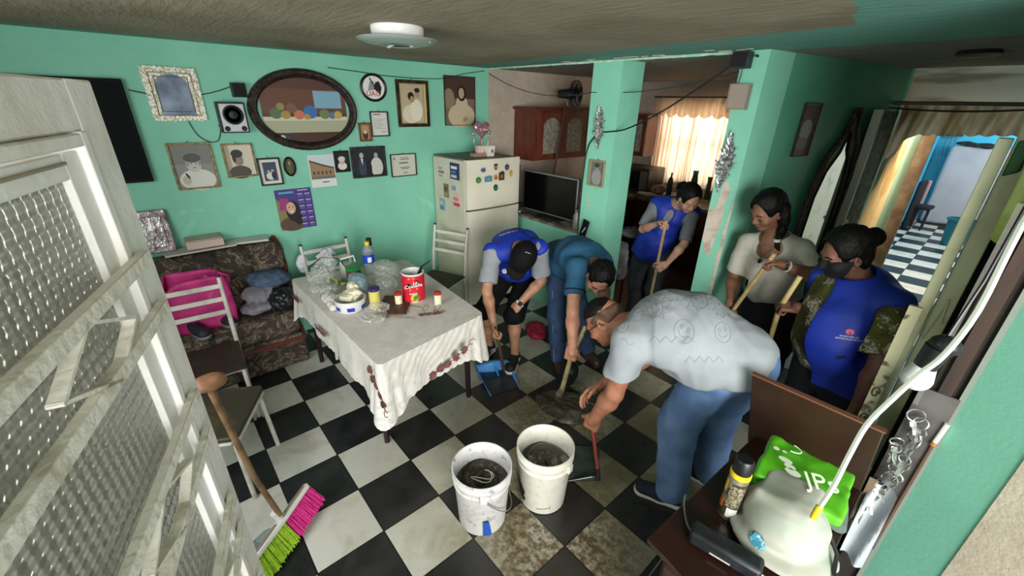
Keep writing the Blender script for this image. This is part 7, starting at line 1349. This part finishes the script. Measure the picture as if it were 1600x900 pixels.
for q in 'LR': shoe(t, J['an'+q], (0, -1), MATS['black_kitchen_shoe'], MATS['dark_shoe_sole'], .24)
s = SDF(.005); hair_shell(s, P, A, 1.02, .006, .016, 1.05); s.chain([P(.06, -.05, .0), P(.085, -.03, -.06), P(.088, .0, -.12), P(.080, .03, -.165)], [.045, .03, .024, .018], .02); s.chain([P(.080, .03, -.175), P(.085, .04, -.21), P(.105, .045, -.235)], [.016, .013, .004], .01); s.disp(folds(.002, 110, 4)); s.mesh('hair', HAIR, t)
MB().cyl(P(.080, .028, -.160), P(.080, .033, -.178), .021, .021, M('white_hair_tie', 'D5D3CC', .5), 14).build('hair_tie', t)
MB().tube([P(-.048, .088, .014), P(-.03, .096, .020), P(-.012, .097, .014)], .003, HAIR, 6).tube([P(.048, .088, .014), P(.03, .096, .020), P(.012, .097, .014)], .003, HAIR, 6).tube([P(-.046, .090, -.012), P(-.033, .094, -.016), P(-.02, .091, -.012)], .0018, HAIR, 5).tube([P(.046, .090, -.012), P(.033, .094, -.016), P(.02, .091, -.012)], .0018, HAIR, 5).build('brow_and_lashes', t); MB().tube([P(-.024, .086, -.068), P(0, .094, -.066), P(.024, .086, -.068)], .0022, M('lip_brown', '5E3630', .6), 6).build('lip_line', t)
nkl = [J['nk']+V(-.062, -.035, .03), J['nk']+V(-.05, -.095, -.045), J['nk']+V(-.005, -.142, -.11), J['nk']+V(.04, -.105, -.045), J['nk']+V(.062, -.035, .03)]; MB().tube(nkl, .002, M('dark_cord', '2A1F1A', .6), 5).build('necklace_cord', t); MB().sph(J['nk']+V(-.005, -.150, -.135), (.012, .006, .018), M('dark_pendant', '17120F', .3), 12).build('necklace_pendant', t)
d_ = unit(J['wrL']-J['elL']); e1, e2, _ = frame_of(d_); MB().tube([Vector(J['wrL']-d_*.02)+e1*(.031*math.cos(k*.5236))+e2*(.031*math.sin(k*.5236)) for k in range(12)], .007, M('pale_watch_band', 'C9BFB4', .4), 8, closed=True).build('watch_band', t); MB().box(Vector(J['wrL']-d_*.02)+Vector((.0, -.033, .006)), (.034, .012, .036), MATS['watch_face']).build('watch_face', t, bevel=.004)
p1, p2 = Vector(gE1), Vector(gE2); dd = (p2-p1).normalized(); STK = M('pale_yellow_stick_wood', 'BFA873', .5, n=(9, 'A38C5A', .4, .65)); top(MB().tube([p1-dd*.09, p1, p2, p2+dd*(p2.z-.30)/max(.3, -dd.z)*.8], .0135, STK, 10).build('broom_stick'), 'pale wooden stick held slanting in both hands of the person in the white blouse', 'stick')

# ---- woman in blue vest with mask
J = A3(hd=(1.455, 1.70, 1.405), nk=(1.54, 1.79, 1.25), shL=(1.695, 1.70, 1.21), shR=(1.40, 1.87, 1.21), elL=(1.745, 1.58, .95), elR=(1.40, 1.90, .97), wrL=(1.74, 1.50, .745), wrR=(1.345, 1.73, 1.05), pv=(1.575, 1.80, .80), hpL=(1.67, 1.76, .78), hpR=(1.49, 1.83, .78), knL=(1.62, 1.80, .43), knR=(1.46, 1.86, .43), anL=(1.63, 1.86, .09), anR=(1.44, 1.92, .09))
SK6 = skin('deep_brown_skin', '7C5646', '674436'); t = person('person with black face mask, blue vest and flowered blouse holding a stick, at the right', (1.56, 1.8, 0))
s = SDF(.0055); sp, fr_, lh, ls, mid, ch_ = torso(s, J, .16, .13, 0, 0, shr=.052); P, A = head(s, J['hd'], (-.66, -.68, -.36), (-.20, -.26, .93), 1.03, 1.06, J['nk'], .056)
arm(s, J['shL'], J['elL'], J['wrL'], 1.15); arm(s, J['shR'], J['elR'], J['wrR'], 1.1)
for q in 'LR': leg(s, J['hp'+q], J['kn'+q], J['an'+q], 1.05); foot(s, J['an'+q], (-.4, -.9))
hand(s, J['wrL'], (-.1, -.15, -1), (-.9, .2, 0), (-.2, -.9, 0), .35, 1.0); gF, _ = hand(s, J['wrR'], (-.72, -.35, -.05), (-.1, .35, -.8), (-.2, -.4, .8), 1.0, 1.0); s.mesh('body', SK6, t)
def flowered():
    m, N, L, b = node_mat('olive_flowered_cloth'); P_, x, y, z = pos(N, L); v = N.new('ShaderNodeTexVoronoi'); v.inputs['Scale'].default_value = 11; v.inputs['Randomness'].default_value = 1; L.new(P_, v.inputs['Vector']); n1 = noise(N, L, P_, 34, 5, .6, 1.2); n2 = noise(N, L, P_, 8, 4)
    base = mixc(N, L, ramp(N, L, n2, .42, .55), '3A3620', '57561F'); fl = mathn(N, L, 'LESS_THAN', mathn(N, L, 'ADD', v.outputs['Distance'], mathn(N, L, 'MULTIPLY', mathn(N, L, 'SUBTRACT', n1, .5), 1.1)), .42); ln_ = mathn(N, L, 'LESS_THAN', mathn(N, L, 'ABSOLUTE', mathn(N, L, 'SUBTRACT', n1, .5)), .03)
    c = mixc(N, L, fl, base, 'B0AA92'); c = mixc(N, L, mathn(N, L, 'MULTIPLY', fl, ln_), c, '4A4432'); L.new(c, b.inputs['Base Color']); b.inputs['Roughness'].default_value = .85; return m
FLW = flowered(); s = SDF(.006); torso(s, J, .185, .15, .012, .05, shr=.058); s.ell(J['pv']*.38+J['nk']*.62+fr_*.11, V(.16, .11, .11), (lh, fr_, sp), .06); s.ell(J['pv']*.75+J['nk']*.25+fr_*.10, V(.17, .13, .15), (lh, fr_, sp), .06)
for a_, b_ in (('shL', 'elL'), ('shR', 'elR')):
    d_ = J[b_]-J[a_]; s.cone(J[a_], J[b_], .068, .080, .03); s.plane(J[a_]+d_*.82, d_, .15)
s.cone(J['nk']+V(0, 0, .01), J['hd'], .066, .09, .01, 's').plane(J['pv']+V(0, 0, -.06), V(0, 0, -1)).disp(folds(0.0051, 37, 18, (1, 1, .5))); s.mesh('blouse', FLW, t)
s = SDF(.006); torso(s, J, .198, .16, .020, .055, shr=.062); s.ell(J['pv']*.38+J['nk']*.62+fr_*.11, V(.172, .125, .12), (lh, fr_, sp), .06); s.ell(J['pv']*.75+J['nk']*.25+fr_*.10, V(.182, .14, .165), (lh, fr_, sp), .06); s.econe(J['pv']-sp*.10, J['pv']+sp*.1, .20, .20, .17, .17, lh, .04)
cut_arm(s, J['shL'], J['elL'], .082); cut_arm(s, J['shR'], J['elR'], .082); s.cone(J['nk'], J['hd'], .075, .10, .01, 's')
op = J['nk']+fr_*.17-lh*.12-V(0, 0, .03); op2 = J['pv']+fr_*.24-lh*.25-V(0, 0, .16); s.chain([op, op2], [.12, .29], .01, 's'); s.plane(J['pv']+V(0, 0, -.11), V(0, 0, -1)).disp(folds(0.0051, 27, 19, (1, 1, .4))); vo = s.mesh('vest', VEST, t)
bv = bvh_of(vo); oF = Vector((1.60, 1.55, 1.08)); vd = (oF-Vector(CAM)).normalized(); rt = Vector(Rr); rt = (rt-vd*rt.dot(vd)).normalized(); up_ = rt.cross(vd).normalized(); a_ = .17; r2_, u2_ = rt*math.cos(a_)-up_*math.sin(a_), up_*math.cos(a_)+rt*math.sin(a_)
decal_fill(bv, oF, r2_, u2_, vd, [(.017*math.cos(k*.3927), .014*math.sin(k*.3927)) for k in range(16)], M('pink_emblem', 'C9506A', .5), 'vest_emblem', t); decal_fill(bv, oF, r2_, u2_, vd, [(-.0035, -.004), (.0035, -.004), (.0015, -.013), (-.0015, -.013)], VEST, 'emblem_notch', t, .005)
decal_text(bv, 'SECRETARÍA DE', .0105, oF-u2_*.024, r2_, u2_, vd, WPRINT, 'vest_lettering', t); decal_text(bv, 'DESARROLLO SOCIAL', .0105, oF-u2_*.036, r2_, u2_, vd, WPRINT, 'vest_lettering', t)
decal_fill(bv, Vector((1.60, 1.60, .92)), rt, up_, vd, [(-.02, .004), (.02, .008), (.022, -.004), (-.015, -.010)], M('pocket_flap_navy', '070B26', .7), 'pocket_mark', t)
s = SDF(.007); pelvis_pants(s, J, .185, .155)
for q in 'LR': pant_leg(s, J['hp'+q], J['kn'+q], J['an'+q], .115, .09, .080, .97)
s.disp(folds(0.0051, 31, 20)); s.mesh('trousers', M('navy_black_trousers', '11141E', .8), t)
for q in 'LR': shoe(t, J['an'+q], (-.4, -.9), MATS['black_kitchen_shoe'], MATS['dark_shoe_sole'], .25)
s = SDF(.005); hair_shell(s, P, A, 1.03, .006, .014, 1.0); s.ell(P(.0, -.125, .045), V(.048, .04, .045), A, .02); s.disp(folds(.002, 110, 6)); s.mesh('hair', HAIR, t)
s = SDF(.004); s.ell(P(0, -.005, .025), V(.074, .094, .088)*1.03+.006, A, .02).ell(P(0, .022, -.04), V(.060*1.06, .066, .072)*1.03+.008, A, .03).ell(P(0, .062, -.088), V(.030, .028, .024), A, .02).cone(P(0, .090, .004), P(0, .106, -.032), .013, .019, .02).ell(P(-.040, .064, -.035), V(.034, .034, .030), A, .02).ell(P(.040, .064, -.035), V(.034, .034, .030), A, .02).plane(P(0, .020, -.050), -A[1]-A[2]*.35).plane(P(0, .05, -.006), A[2]*.95-A[1]*.10); s.mesh('face_mask', M('black_mask_cloth', '07080B', .8), t)
MB().tube([P(-.064, .03, -.04), P(-.076, .0, -.03)], .002, GLB, 5).tube([P(.064, .03, -.04), P(.076, .0, -.03)], .002, GLB, 5).build('mask_loop', t); MB().tube([P(-.048, .088, .014), P(-.03, .096, .020), P(-.012, .097, .014)], .003, HAIR, 6).tube([P(.048, .088, .014), P(.03, .096, .020), P(.012, .097, .014)], .003, HAIR, 6).tube([P(.046, .090, -.012), P(.033, .095, -.016), P(.02, .091, -.012)], .0018, HAIR, 5).tube([P(-.046, .090, -.012), P(-.033, .095, -.016), P(-.02, .091, -.012)], .0018, HAIR, 5).build('brow_and_lashes', t)
gp = Vector(gF); top(MB().tube([(1.235, 1.98, 1.15), gp, (1.19, 1.95, .45), (1.17, 2.2, .08)] if False else [gp+Vector((.04, .03, .20)), gp, gp+(Vector((1.14, 2.30, .05))-gp)*.9], .014, STK, 10).build('broom_stick'), 'pale wooden stick held by the person with the face mask', 'stick')
